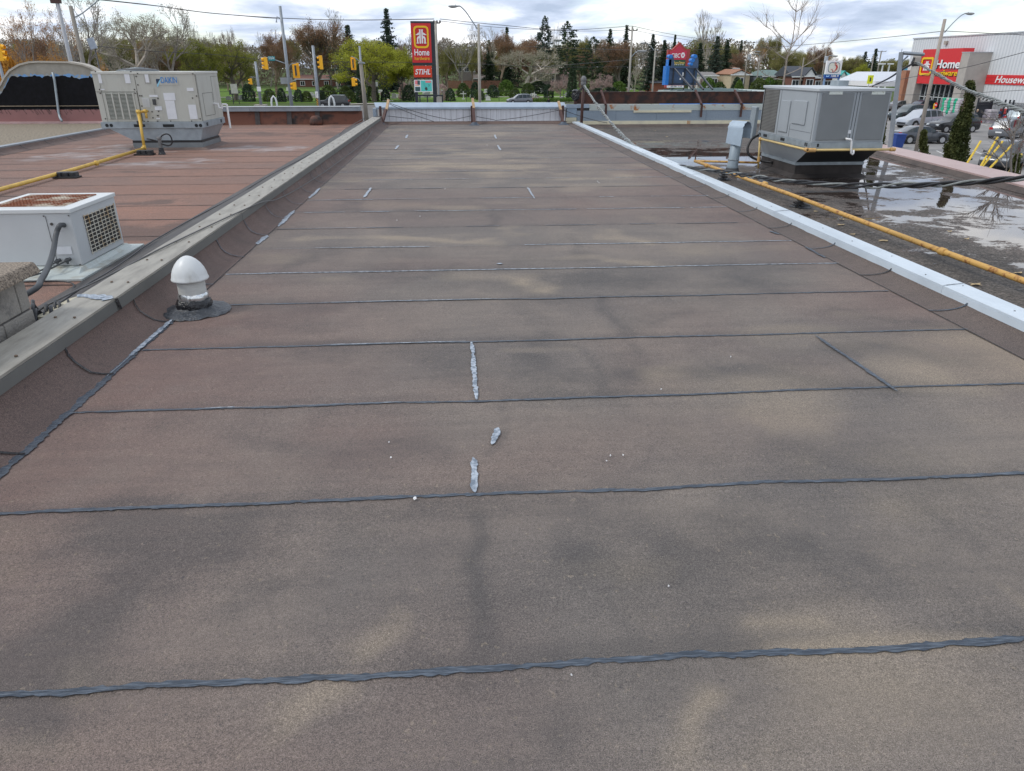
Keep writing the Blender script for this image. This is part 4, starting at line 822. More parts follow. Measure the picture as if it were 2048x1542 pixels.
# ------------------------------------------------------------------ grey rooftop unit
U3 = thing('rooftop_unit', 'grey rooftop air conditioner with side coil on a dark curb among the puddles', 'air conditioner', (6.2, 12.5, RZ))
m_gu = mat('unit_grey', (.33,.36,.385), .45, var=.04, vs=2); m_gu2 = mat('unit_grey_door', (.185,.20,.21), .42, var=.06, vs=2.5)
gx0, gx1, gy0, gy1, gz0, gz1 = 5.567, 6.73, 11.48, 13.62, .527, 1.30
M().box(gx0, gx1, gy0, gy1, gz0, gz1).obj('cabinet', m_gu, U3, bevel=.006)
M().box(gx0-.02, gx1+.02, gy0-.02, gy1+.02, gz1-.03, gz1+.012).obj('lid', mat('unit_lid', (.44,.47,.49), .4, var=.04), U3, bevel=.005)
M().box(6.62, 6.80, 13.0, 13.3, gz1+.012, gz1+.10).obj('vent_hood', m_galv, U3)
S = lambda px, py: PX(px, py, gx0-.004)
def sp(a, b_, th, nm, mm): A, B = S(*a), S(*b_); return M().box(gx0-th, gx0-.001, min(A.y,B.y), max(A.y,B.y), min(A.z,B.z), max(A.z,B.z)).obj(nm, mm, U3, bevel=.004 if th > .01 else 0)
yb, yc = 13.54, 12.93
M().box(gx0-.003, gx0-.001, yc, yb, .56, 1.25).obj('coil', mat('coil_grey', (.11,.108,.10), .55, .3, var=.35, vs=3), U3)
m = M()
for k in range(30): z = .565+.68*k/29; m.box(gx0-.010, gx0-.0035, yc, yb, z, z+.009)
m.obj('coil_fins', mat('fin_grey', (.24,.235,.22), .5, .3, var=.1), U3)
M().box(gx0-.012, gx0-.002, yb+.005, yb+.03, .55, 1.26).obj('coil_gap', m_black, U3)
M().box(gx0-.018, gx0-.001, 12.42, 12.78, .60, 1.10).obj('raised_panel', m_gu, U3, bevel=.008)
M().box(gx0-.018, gx0-.001, 11.80, 12.28, .76, 1.12).obj('raised_panel', m_gu, U3, bevel=.008)
m = M()
for y in (12.84, 11.53, 12.34): m.box(gx0-.003, gx0-.001, y, y+.006, .54, 1.26 if y != 12.34 else .75)
m.box(gx0-.003, gx0-.001, 11.56, 12.34, .66, .664); m.obj('panel_seams', mat('seam_grey', (.05,.055,.06), .6), U3)
for a, b_ in ((5.62, 6.13), (6.26, 6.70)): M().box(a, b_, gy0-.012, gy0-.001, .56, 1.25).obj('front_door', m_gu2, U3, bevel=.008)
m = M(); m.box(6.165,6.172,gy0-.004,gy0-.001,.55,1.26); m.box(6.215,6.222,gy0-.004,gy0-.001,.55,1.26)
m.obj('panel_seams', mat('seam_grey', None), U3)
for px in (1660, 1745): A, B = PY(px,179,gy0-.014), PY(px+25,189,gy0-.014); M().box(A.x, B.x, gy0-.0145, gy0-.0125, B.z, A.z).obj('warning_label', mat('warn_label', (.62,.66,.62), .5, vs=30, col2=(.35,.36,.25), mixlo=.55, mixhi=.7), U3)
A, B = PY(1692,260,gy0), PY(1701,267,gy0); M().box(A.x, B.x, gy0-.006, gy0-.003, B.z, A.z).obj('warning_label', m_paper, U3)
M().box(gx0-.01, gx1+.01, gy0-.01, gy1+.01, .43, .526).obj('base_rail', m_galv, U3, bevel=.004)
m = M()
for y, w_ in ((13.2,.16),(12.45,.16)): m.box(gx0-.015, gx0-.0105, y, y+w_, .46, .505)
for y in (13.5,13.56,11.6,11.66): m.box(gx0-.015, gx0-.0105, y-.015, y+.015, .46, .51)
for x in (5.66,): m.box(x, x+.03, gy0-.015, gy0-.0105, .46, .51)
m.obj('rail_holes', mat('hole_dark', None), U3)
cx0, cx1, cy0, cy1 = 5.74, 6.93, 12.28, 13.75
tp = [(gx0+.01,gy0+.03,.429),(gx1,gy0+.03,.429),(gx1,gy1,.429),(gx0+.01,gy1,.429)]; bt = [(cx0,cy0,.135),(cx1,cy0,.135),(cx1,cy1,.135),(cx0,cy1,.135)]
M().add([bt[0],bt[1],bt[2],bt[3],tp[0],tp[1],tp[2],tp[3]], [(3,2,1,0),(4,5,6,7),(1,2,6,5),(2,3,7,6),(3,0,4,7)]).obj('curb_adapter', m_gu, U3)
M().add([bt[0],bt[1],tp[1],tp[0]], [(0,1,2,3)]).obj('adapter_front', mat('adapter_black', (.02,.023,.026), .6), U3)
M().box(cx0-.01, cx1+.01, cy0-.01, cy1+.01, .085, .134).obj('adapter_flange', m_galv, U3)
M().hexa([(cx0-.10,cy0-.10,RZ+.003),(cx1+.06,cy0-.10,RZ+.003),(cx1+.06,cy1+.06,RZ+.003),(cx0-.10,cy1+.06,RZ+.003),(cx0-.0,cy0,-.06),(cx1,cy0,-.06),(cx1,cy1,-.06),(cx0,cy1,-.06)]).box(cx0, cx1, cy0, cy1, -.0605, .084).obj('curb', mat('curb_felt', (.04,.034,.032), .85, var=.3, vs=5, bump=.4, bs=80), U3)
# its gas pipe, riser, drain and electric hose
t = thing('gas_pipe', 'yellow gas pipe wrapping the left and front of the grey rooftop unit', 'gas pipe', (5.5, 12, .3))
a = PX(1523,275,gx0-.07); c_ = PX(1613,292,gx0-.07); c_ = Vector((gx0-.07, gy0-.07, .42)); e_ = Vector((gx1+.16, gy0-.07, .42)); a = Vector((gx0-.07, 13.35, .42))
m_yel2 = mat('pale_yellow_pipe', (.60,.45,.19), .5, var=.12, vs=8)
M().tube([a, c_], .019, 10).obj('pipe_run', m_yel2, t, smooth=True); M().tube([c_, e_], .019, 10).obj('pipe_run', m_yel2, t, smooth=True)
M().tube([a, Vector((gx0-.03, 13.35, RZ+.02))], .018, 10).obj('riser', m_yel2, t, smooth=True)
m = M(); m.tube([c_-Vector((.0,-.09,0)), c_], .032, 10); m.tube([c_, c_+Vector((.12,0,0))], .032, 10); m.tube([a-Vector((0,.06,0)), a], .03, 10); m.tube([e_-Vector((.05,0,0)), e_+Vector((.03,0,0))], .03, 10); m.tube([a+Vector((.03,0,-.32)), a+Vector((.03,0,-.40))], .032, 10); m.obj('fittings', mat('fitting_orange', (.55,.33,.12), .6, var=.2, vs=20), t)
g0 = PZ(1390,322,.0); M().tube([Vector((gx0-.03,13.35,0)), g0], .02, 10).obj('branch', m_rusty, t, smooth=True)
t = thing('gas_pipe', 'long rusty yellow gas pipe running beside the blue white coping', 'gas pipe', (4.5, 9, 0))
pr = [g0, PZ(1578,388,0), PZ(1885,503,0), PZ(2048,562,0)]; pr.append(pr[-1]+(pr[-1]-pr[-2]).normalized()*2.5)
M().tube(pr, .027, 14).obj('pipe_run', m_rusty, t, smooth=True)
for q in (PZ(1885,503,0), PZ(1413,331,0), PZ(1530,368,0)):
    d = (pr[2]-pr[1]).normalized(); M().tube([q-d*.045, q-d*.03, q+d*.03, q+d*.045], [.034,.037,.037,.034], 14).obj('coupling', m_rusty, t, smooth=True)
M().tube([g0+Vector((0,0,.02)), g0+Vector((.01,.0,.16))], .012, 8).obj('stub', m_brownsteel, t)
for px, py, lab in ((1602,412,'broken black pipe support beside the rusty yellow pipe'), (1447,358,'small black pipe support near the gooseneck vent')):
    p = PZ(px, py+2, RZ); s_ = .8 if px < 1500 else 1
    t = thing('pipe_support', lab, 'pipe support', (p.x, p.y, RZ)); r_ = random.Random(px)
    blob_ring(Vector((p.x, p.y, RZ)), [(.15*s_,.004),(.11*s_,.02),(.02,.025)], 18, px, .5).obj('mastic', m_tark, t)
    for k in range(4): M().obox((p.x+r_.uniform(-.05,.05), p.y+r_.uniform(-.04,.04), RZ+.03+.025*k), (.055*s_, .01*r_.uniform(-1,1), 0), (0, .05*s_, .004), (0,0,.009)).obj('block', m_black if k % 2 else m_dark, t)
t = thing('condensate_pipe', 'white plastic drain trap on the front of the grey rooftop unit', 'drain pipe', (6.2, gy0-.08, .3))
M().tube([PY(1692,277,gy0-.02), PY(1694,278,gy0-.1), PY(1702,279,gy0-.1), PY(1703,283,gy0-.1), PY(1702,306,gy0-.1), PY(1705,309,gy0-.1), PY(1707,306,gy0-.1), PY(1707,300,gy0-.1)], .016, 8).obj('trap', m_wh, t, smooth=True)
tag(M().tube(crom([Vector((gx0-.01,13.6,.46)), Vector((gx0-.16,13.5,.40)), Vector((gx0-.24,13.45,.25)), Vector((gx0-.20,13.4,.12)), Vector((gx0-.02,13.35,.04)), Vector((cx0,13.2,.02))], 6), .022, 8).obj('electric_hose', m_black, None, smooth=True), 'black flexible hose looping from the rear of the grey unit', 'hose')
tag(M().hexa([(5.48,13.72,.38),(5.56,13.72,.38),(5.56,13.95,.38),(5.48,13.95,.38),(5.50,13.72,.94),(5.56,13.72,.94),(5.56,13.95,.94),(5.50,13.95,.94)]).obj('disconnect_box', m_galv, None, bevel=.01), 'grey metal electrical box behind the left rear of the grey unit', 'electrical box')
# gooseneck vent
vb = PZ(1463,347,RZ); t = thing('gooseneck_vent', 'grey galvanised pipe vent with curved sheet hood', 'vent', vb)
m_vg = mat('vent_grey', (.24,.29,.33), .5, .15, var=.08, vs=5)
topv = Vector((vb.x+.03, vb.y, .62)); M().tube([vb, vb+Vector((.002,0,.14)), vb+Vector((.004,0,.16)), topv], [.108,.098,.092,.092], 24).obj('pipe', m_vg, t, smooth=True)
M().lathe([(.094,0),(.099,.004),(.099,.02),(.094,.024)], (vb.x+.005, vb.y, RZ+.23), 24).obj('clamp_band', m_galv, t)
M().lathe([(.16,.002),(.14,.02),(.115,.07),(.107,.10)], vb, 24).obj('felt_boot', m_dark, t)
m = M(); n = 16; R_ = .125; cc = Vector((topv.x+.02, topv.y, .63)); ax = Vector((.55,-.83,0)).normalized(); fr = Vector((-.83,-.55,0)).normalized(); prof = [(R_+.015,-.27)]
for k in range(n+1): a = math.pi*k/n; prof.append((R_*math.cos(a), .0+R_*math.sin(a)*1.05))
prof.append((-R_+.01, -.15)); q = len(prof)
for s_ in (0, .006):
    for i, (a, b_) in enumerate(prof):
        k = 1-s_/R_
        for e_ in (-.155, .155): m.v.append(tuple(cc+fr*(a*k)+ax*(e_+.008*math.sin(i*2.1))+Vector((0,0,b_*k+(.035*(e_ < 0) if i == 0 else 0)))))
for i in range(q-1):
    m.f.append((2*i, 2*i+1, 2*i+3, 2*i+2)); m.f.append((2*q+2*i, 2*q+2*i+2, 2*q+2*i+3, 2*q+2*i+1)); m.f.append((2*i, 2*i+2, 2*q+2*i+2, 2*q+2*i)); m.f.append((2*i+1, 2*q+2*i+1, 2*q+2*i+3, 2*i+3))
m.f.append((0, 2*q, 2*q+1, 1)); m.f.append((2*q-2, 2*q-1, 4*q-1, 4*q-2))
m.obj('hood', mat('hood_galv', (.36,.44,.52), .5, .15, var=.1, vs=5), t, smooth=False)
# steel cable frame
t = thing('cable_post', 'tall blue grey steel post with short arm and black insulator at the roof edge', 'post', (9.59, 16, .0))
b0, tp_ = Vector((9.60, 16, -.3)), PY(1803,104,16); am = PY(1848,109,16)
M().tube([b0, tp_], .055, 4).obj('post', m_greypost, t); M().tube([PY(1806,106,15.98), am], .035, 4).obj('arm', m_greypost, t); M().tube([PY(1802,125,15.99), PY(1816,112,15.99)], .018, 4).obj('brace', m_greypost, t)
M().lathe([(.006,0),(.006,.06)], tp_, 8).obj('pin', m_greypost, t)
c_ = PY(1834,120,15.95); M().obox(c_, (.055,0,0), (0,.03,0), (0,0,.05)).obj('plate', mat('plate_tan', (.38,.34,.30), .6), t)
M().lathe([(.03,-.11),(.085,-.10),(.095,-.07),(.085,-.04),(.04,-.03)], c_+Vector((0,0,-.01)), 14).lathe([(.05,0),(.05,.03)], c_+Vector((-.05,0,-.10)), 10).obj('insulator', m_black, t)
m = M(); m.tube([c_+Vector((-.07,0,.05)), c_+Vector((-.10,0,-.05)), c_+Vector((-.05,0,-.12))], .02, 6); m.obj('clamp', m_dark, t)
twisted('twisted_cable', [c_+Vector((.0,0,-.05)), PY(1880,152,13.0), PY(1915,172,10.8), PY(1965,193,8.8), PY(2048,224,7.0), PY(2200,275,5.2)], .0105, .018, .62, m_cabw, mat('cable_weathered', None), 'grey twisted cable sagging from the insulator to the right edge of the picture')
tag(M().tube(crom([c_+Vector((-.06,0,-.06)), PY(1800,142,17), PY(1775,158,20), PY(1745,172,26)], 6), .022, 8).obj('black_cable', m_black, None, smooth=True), 'black cable dropping from the insulator away to the left', 'cable')
# scattered litter on the roofs
m_leaf = mat('dry_leaf', (.42,.32,.18), .8, var=.2, vs=30)
r_ = random.Random(4)
for k, (px, py) in enumerate([(1632,424),(1684,440),(1682,451),(1706,470),(1768,483),(1900,464),(1934,479),(1952,571),(2036,548),(1310,262),(1335,274),(1220,280)]):
    p = PZ(px, py, RZ); s_ = r_.uniform(.03,.055); m = M(); n = 9; vs = [(p.x, p.y, RZ+.012)]
    for j in range(n): a = 2*math.pi*j/n; q = s_*(1 if j % 2 else .45)*r_.uniform(.7,1.2); vs.append((p.x+q*math.cos(a)*1.5, p.y+q*math.sin(a), RZ+.006+.012*r_.random()))
    m.add(vs, [(0, j+1, (j+1) % n+1) for j in range(n)])
    m.obj('dry_leaf', m_leaf, None); o = bpy.data.objects[-1] if False else None
for o in [x for x in bpy.data.objects if x.name.startswith('dry_leaf')]:
    q = o.data.vertices[0].co; tag(o, 'tan dry leaf on the right roof, ' + ('by the far wall' if q.y > 18 else 'beside the broken pipe support' if q.y > 8.6 else 'beside the rusty pipe' if q.y > 7 else 'near the right edge') + ('' if q.x < 4.3 else ', beyond the pipe'), 'leaf', 'dry leaves on the right roof')
for k, (px, py) in enumerate([(830,1000),(1322,781),(1461,716),(782,918),(1246,913),(1221,914),(1213,925),(778,887),(1337,1176),(1143,1354),(890,379),(1198,367),(840,434),(794,442),(974,291),(1195,364)]):
    p = PZ(px, py, 0); s_ = .0035 if k else .007; s_ *= .8*(1+p.y*.15)
    tag(blob_ring(p, [(s_*.5,.003),(s_,.006),(s_*.6,.004+s_*.8),(s_*.1,.005+s_)], 7, k, .6).obj('pebble', m_wh, None), 'white pebble %s, %s' % (['in the nearest sheet', 'between the nearest two seams', 'in the middle distance', 'far down the roof'][0 if p.y < 1.5 else 1 if p.y < 2.6 else 2 if p.y < 5 else 3], 'left of centre' if p.x < -.3 else 'right of centre' if p.x > .35 else 'near the centre line'), 'pebble', 'white pebbles on the main roof')
# ================================================================== STREET LEVEL
LMK = [(20,'the arched wall'),(110,'the pale steel mast'),(210,'the dark conifer'),(300,'the beige unit fan'),(382,'the first olive yellow tree'),(455,'the second olive yellow tree'),(512,'the pedestrian signal pole'),(575,'the tall leaning signal pole'),(636,'the arrow sign pole'),(694,'the shorter dark spruce'),(735,'the wooden mast'),(772,'the tallest dark spruce'),(845,'the pylon sign'),(912,'the large bare tree'),(957,'the centre street lamp'),(1000,'the brown budding tree'),(1040,'the grey SUV'),(1090,'the tufted pine'),(1146,'the columnar cedar'),(1203,'the pink tree'),(1262,'the utility pole'),(1308,'the slim lamp'),(1360,'the bank sign'),(1428,'the fan shaped bare tree'),(1490,'the transformer pole')]
def near_mark(px): q = min(LMK, key=lambda a: abs(a[0]-px)); return ('just left of ' if px < q[0] else 'just right of ')+q[1]
m_grass = mat('grass_far', (0.060,0.098,0.028), .9, spec=.08, vs=.35, col2=(0.10,0.125,0.045), mixlo=.4, mixhi=.65, det=10)
m_lawn = mat('cemetery_lawn', (0.085,0.155,0.028), .9, spec=.08, vs=.9, col2=(0.125,0.195,0.04), mixlo=.42, mixhi=.62, det=9)
m_asph = mat('asphalt_road', (0.16,0.155,0.15), .85, spec=.08, vs=.5, col2=(0.21,0.20,0.19), mixlo=.4, mixhi=.7, det=9)
m_lot = mat('parking_asphalt', (0.23,0.225,0.22), .8, spec=.08, vs=.4, col2=(0.30,0.29,0.28), mixlo=.4, mixhi=.65, det=10)
m_walk = mat('sidewalk', (0.42,0.39,0.34), .9, var=.1)
def sheet(name, pts, z, m, label, cat): return struct(M().add([(x, y, z) for x, y in pts], [tuple(range(len(pts)))]).obj(name, m), label, cat)
sheet('ground', [(-1500,-300),(1500,-300),(1500,2500),(-1500,2500)], G-.03, m_grass, 'grassy ground reaching to the horizon behind everything', 'ground')
sheet('road', [(-300,-60),(300,-60),(300,131),(60,134),(10,139),(-12,138),(-24,131.5),(-300,129)], G-.012, m_asph, 'grey asphalt street and junction beyond the roofs', 'road')
sheet('parking_lot', [(20,5),(110,5),(110,125),(24,118)], G, m_lot, 'pale worn parking lot on the right in front of the big store', 'parking lot')
sheet('lawn', [(-200,140),(45,146),(60,230),(-200,250)], G-.008, m_lawn, 'bright green cemetery lawn dotted with headstones', 'lawn')
sheet('pavement', [(-22,133),(-12,139.5),(10,141),(45,140.5),(45,142.3),(10,143),(-14,141.5),(-24,135)], G+.10, m_walk, 'pale pavement and kerb along the cemetery side of the street', 'pavement')
sheet('path', [(-60,171),(60,168),(60,170.5),(-60,173.5)], G+.01, m_walk, 'thin pale path crossing the cemetery lawn', 'path')
m_line = mat('road_paint', (.6,.6,.58), .7)
m = M()
for k in range(8): m.add([(30+k*3.0,52,G+.004),(30.12+k*3,52,G+.004),(32.1+k*3,57,G+.004),(31.98+k*3,57,G+.004)], [(0,1,2,3)])
for k in range(8): m.add([(42+k*3.0,82,G+.004),(42.12+k*3,82,G+.004),(44.1+k*3,87,G+.004),(43.98+k*3,87,G+.004)], [(0,1,2,3)])
struct(m.obj('lot_marking', m_line), 'faint white bay lines on the parking lot', 'marking')

# ------------------------------------------------------------------ helpers for street furniture
def vpole(o_name, px, py, Y, r0, r1, m, parent, zb=G, n=10):
    tp = PY(px, py, Y); return M().tube([(tp.x, Y, zb), (tp.x, Y, tp.z)], [r0, r1], n).obj(o_name, m, parent, smooth=True), tp
def lamp_head(p, dx, parent, s=1.0):
    m = M(); k = 10
    for i, (t_, w_, h0, h1) in enumerate([(-.30,.03,-.02,.03),(-.2,.09,-.05,.06),(0,.15,-.12,.08),(.2,.16,-.14,.08),(.36,.10,-.08,.06),(.42,.03,-.02,.02)]):
        for j in range(k):
            a = 2*math.pi*j/k; z = math.sin(a); z = z*(h1 if z > 0 else -h0)
            m.v.append((p.x+dx*t_*s*1.3, p.y+math.cos(a)*w_*s, p.z+z*s))
    for i in range(5):
        for j in range(k): m.f.append((i*k+j, i*k+(j+1) % k, (i+1)*k+(j+1) % k, (i+1)*k+j))
    m.lathe([(.03*s,0),(.03*s,.05*s)], (p.x-dx*.05*s, p.y, p.z+.07*s), 8)
    return m.obj('lamp_head', mat('lamp_grey', (.30,.31,.31), .5, .2, var=.1), parent, smooth=True)
def lamp(name, label, ptop, Y, arm, head, r0=.14, r1=.10, m=None, s=1.0, group=None):
    tp = PY(*ptop, Y); t = thing(name, label, 'street lamp', (tp.x, Y, G), group=group)
    M().tube([(tp.x,Y,G),(tp.x,Y,tp.z)], [r0,r1], 12).obj('pole', m or m_conc, t, smooth=True)
    P = [PY(*a, Y) for a in arm]; M().tube(crom(P, 5), .045*s, 8).obj('arm', m_galv, t, smooth=True)
    h = PY(*head, Y); lamp_head(h, 1 if head[0] > ptop[0] else -1, t, s); return t
lamp('street_lamp', 'tall concrete street lamp standing behind the white wall right of the pylon sign', (957,48), 65, [(955,58),(943,40),(932,24),(921,13),(914,12)], (910,12.5))
lamp('street_lamp', 'concrete street lamp leaning over the parking lot in front of the big store', (1890,38), 57, [(1889,65),(1905,47),(1921,32),(1930,27)], (1937,27), r0=.16, r1=.11, m=mat('concrete_warm', (.33,.29,.25), .85, var=.12), s=.85)
lamp('street_lamp', 'wooden pole lamp with a long pale arm at the top left corner', (141,12), 62, [(147,36),(165,26),(185,10),(197,0),(210,-8)], (222,-12), r0=.18, r1=.14, m=m_pole)
lamp('street_lamp', 'slim concrete lamp standing between the utility pole and the blue sign board', (1311,96), 120, [(1310,102),(1300,92),(1293,86)], (1288,86), r0=.16, r1=.1)
lamp('street_lamp', 'small distant lamp with two arms behind the cream gabled house', (1520,112), 150, [(1520,115),(1516,108)], (1513,108), s=1.3)
# grey mast at far left
t = thing('light_mast', 'pale tapering steel mast at the top left edge beside the wooden lamp pole', 'mast', (PY(110,4,75).x, 75, G))
a, b = PY(112,-6,75), PY(131,75,75); M().tube([(a.x,75,G),(a.x,75,a.z)], [.2,.16], 10).obj('mast', mat('mast_pale', (.36,.37,.39), .5, var=.1), t, smooth=True); M().box(a.x-.5,a.x+.3,74.8,75.2,a.z-.5,a.z).obj('bracket', m_brownsteel, t)
t = thing('bus_sign', 'black post with a tilted grey solar panel left of the beige unit', 'solar panel', (PY(192,100,60).x, 60, G))
vpole('post', 189, 92, 60, .05, .05, m_dark, t); p = PY(184,87,60); M().obox(p, (.22,0,.05), (0,.1,0), (-.08,0,.36)).obj('panel', mat('solar_panel', (.30,.34,.40), .3, var=.1), t)
def utility(label, ptop, Y, cross, trans=None, lampat=None, r=.14, m=None, name='utility_pole'):
    tp = PY(*ptop, Y); t = thing(name, label, 'utility pole', (tp.x, Y, G)); M().tube([(tp.x,Y,G),(tp.x,Y,tp.z)], [r,r*.75], 10).obj('pole', m or m_pole, t, smooth=True)
    for (x0_, x1_, y_) in cross:
        a, b = PY(x0_, y_, Y), PY(x1_, y_, Y); M().bar(a, b, .12, .12).obj('crossarm', m_pole, t)
        k = M()
        for f in (0, .5, 1): q = a.lerp(b, f); k.lathe([(.07,0),(.09,.1),(.05,.22)], q, 8)
        k.obj('insulators', m_dark, t)
    if trans: p = PY(*trans, Y); M().lathe([(.3,-.5),(.32,-.4),(.32,.4),(.22,.5)], (p.x, Y-.3, p.z), 14).obj('transformer', mat('trafo', (.36,.39,.42), .5), t, smooth=False)
    if lampat: a, b = PY(*lampat[0], Y), PY(*lampat[1], Y); M().tube(crom([a, a.lerp(b,.5)+Vector((0,0,.25)), b], 4), .05, 6).obj('arm', m_galv, t); lamp_head(b, 1 if b.x > a.x else -1, t, 1.3)
    return t
utility('pale concrete utility pole directly behind the tall pylon sign', (871,42), 72, [(868,880,46)], m=m_conc)
M1 = utility('tall utility pole with brackets and lamp arm right of the brown mast', (1265,53), 95, [(1258,1274,61),(1248,1264,81)], lampat=((1262,115),(1282,102)), m=m_conc)
utility('wooden utility pole with transformer and lamp beside the cream gabled house', (1498,86), 150, [(1488,1508,86)], trans=(1497.5,114), lampat=((1500,110),(1514,103)))
utility('wooden utility pole with transformer left of the white price sign', (1653,100), 130, [], trans=(1650.5,119), lampat=((1652,116),(1668,112)))
utility('bare wooden pole in front of the brick house', (1608,115), 140, [])
utility('wooden pole beside the yellow crossing sign', (1748,110), 150, [])
utility('far utility pole with short crossarm left of the steel cable frame', (1763,102), 190, [(1756,1772,103)], r=.2)
# traffic signals
m_sig = mat('signal_yellow', (.90,.44,.012), .45, var=.05)
def signal(p, parent, w_=.36, h=1.15, view='back', nlens=3):
    """three-lens head; view back = plate towards the camera, side = visors to the left"""
    s = M().box(p.x-w_/2, p.x+w_/2, p.y-.12, p.y+.12, p.z-h/2, p.z+h/2).obj('signal_head', m_sig, parent, bevel=.03)
    if view == 'back':
        M().box(p.x-w_*.95, p.x+w_*.95, p.y+.0, p.y+.04, p.z-h*.62, p.z+h*.62).obj('backboard', m_sig, parent); M().box(p.x-w_*.24, p.x+w_*.24, p.y-.20, p.y-.121, p.z-h*.42, p.z+h*.42).obj('clamp', m_dark, parent)
    v = M()
    for k in range(nlens):
        z = p.z+h*(.5-(k+.5)/nlens)
        if view == 'back': continue
        sx = -1 if view == 'left' else 1
        v.tube([(p.x+sx*w_*.5, p.y, z+.02), (p.x+sx*(w_*.5+.22), p.y-.02, z-.02)], [.14,.15], 10, cap=False)
        v.lathe([(.10,0),(.12,.01)], (p.x+sx*w_*.5, p.y, z), 8)
    if view != 'back': v.obj('visors', m_sig if view != 'front' else m_dark, parent)
    else: 
        pass
def sigpole(label, ptop, Y, r, items, m=m_greypost):
    tp = PY(*ptop, Y); t = thing('traffic_signal', label, 'traffic light', (tp.x, Y, G)); M().tube([(tp.x,Y,G),(tp.x,Y,tp.z)], [r*1.1,r*.8], 10).obj('pole', m, t, smooth=True)
    for (kind, p, arm, kw) in items:
        q = PY(*p, Y); signal(q, t, view=kind, **kw)
        if arm: M().tube(crom([PY(*a, Y) for a in arm], 4), .045, 6).obj('arm', m_galv, t, smooth=True)
    return t
t = sigpole('leaning tall grey traffic signal pole carrying the green street sign', (560,12), 82, .17, [('left', (532,127), [(574,128),(562,124),(545,118),(533,115)], {}), ('back', (592,141), [(577,137),(580,130),(586,127),(592,127)], {}), ('left', (589,172), [(582,168),(585,162),(592,161)], dict(nlens=2, h=.72))])
a, b = PY(536,112.5,81.9), PY(550.5,121.5,81.9); M().box(a.x, b.x, 81.85, 81.89, b.z, a.z).obj('street_name_sign', mat('sign_teal', (.01,.24,.26), .4), t)
text('lettering', 'St Paul Ave', .30, m_wh, t, (a.x+.06, 81.84, b.z+.13), (1,0,0), (0,0,1), width=b.x-a.x-.12)
a, b = PY(562,155,83), PY(587,167.5,83); M().box(a.x, b.x, 82.6, 82.66, b.z, a.z).obj('sign_back', mat('sign_back', (.30,.32,.33), .5), t)
M().tube([PY(560,37,82), PY(554,33,82), PY(553,42,82)], .04, 6).lathe([(.10,0),(.03,.2)], PY(553,45,82), 8).obj('hanging_lamp', m_galv, t)
t = sigpole('grey traffic signal pole with a pedestrian head left of the tall pole', (510.5,123), 128, .22, [('left', (502,163), [(516,163),(510,155),(501,154)], dict(nlens=2, h=.9))]); q = PY(521,208,128); M().box(q.x-.9,q.x+.9,127.2,128.8,G,G+.45).obj('foundation', m_walk, t); q = PY(519,178,128); M().box(q.x-.3,q.x+.3,127.6,127.7,q.z-.35,q.z+.35).obj('button_box', m_wh, t)
t = sigpole('grey traffic signal pole with an arrow sign and striped marker by the dark car', (625.5,91), 100, .2, [('left', (642,125), [(629,118),(633,113),(641,112)], dict(h=1.6, w_=.42))])
a, b = PY(630,183,99.5), PY(637,196,99.5); M().box(a.x, b.x, 99.4, 99.5, b.z, a.z).obj('arrow_sign', m_wh, t); q = (a+b)/2; M().bar((q.x-.12,99.39,q.z-.25),(q.x-.05,99.39,q.z+.15),.07,.01).bar((q.x-.05,99.39,q.z+.15),(q.x+.12,99.39,q.z+.2),.07,.01).obj('arrow', m_dark, t)
a, b = PY(632.5,197,99.4), PY(637.5,216,99.4); M().box(a.x, b.x, 99.3, 99.4, b.z, a.z).obj('marker', mat('marker_yellow', (.80,.42,.01), .5), t)
m = M(); 
for k in range(4): z = b.z+(a.z-b.z)*(k+.2)/4; m.quad((a.x,99.29,z+.25),(b.x,99.29,z),(b.x,99.29,z+.16),(a.x,99.29,z+.41))
m.obj('stripes', m_dark, t)
sigpole('blue grey traffic signal pole behind the wooden mast with two yellow heads', (719,92), 92, .14, [('back', (706.5,127), [(720,124),(712,117),(703,113)], dict(w_=.3, h=1.1)), ('right', (707,164), [(722,166),(716,158),(706,155)], dict(nlens=2, h=.9, w_=.4))])
t = thing('traffic_signal', 'yellow traffic signal cut off by the left edge of the picture', 'traffic light', (PY(2,103,60).x, 60, G)); q = PY(1,105,60); vpole('pole', -14, 80, 60, .12, .1, m_greypost, t); signal(q, t, view='right'); M().tube([(q.x-.8,60,q.z+.9),(q.x,60,q.z+.6)], .04, 6).obj('arm', m_galv, t)
# overhead wires
m_wire = mat('overhead_wire', (.045,.045,.05), .6)
def wire(label, pts, r, Ys, s=0.0):
    P = [PY(a, b, Y) for (a, b), Y in zip(pts, Ys)]; tag(M().tube(crom(P, 6), r, 5).obj('overhead_wire', m_wire), label, 'wire', 'overhead wires')
wire('thick overhead wire running from the top left corner to the pylon sign', [(150,-6),(300,10),(420,26),(560,36),(700,40),(868,38)], .035, [66,70,75,82,78,72])
wire('second overhead wire just below the thick one at upper left', [(200,0),(330,14),(430,27),(560,38)], .02, [66,70,75,82])
wire('overhead wire from the pylon sign pole toward the right brackets', [(880,38),(1000,50),(1130,60),(1264,52)], .025, [72,78,86,95]); wire('lower of two wires from the pylon sign toward the right brackets', [(880,42),(1000,55),(1150,62),(1262,60)], .02, [72,78,86,95])
wire('overhead wire dropping from the bracket pole to the blue sign board trees', [(1264,52),(1340,68),(1420,80),(1498,86)], .025, [95,112,130,150]); wire('lower wire dropping right from the bracket pole', [(1264,60),(1340,74),(1420,86),(1498,92)], .02, [95,112,130,150])
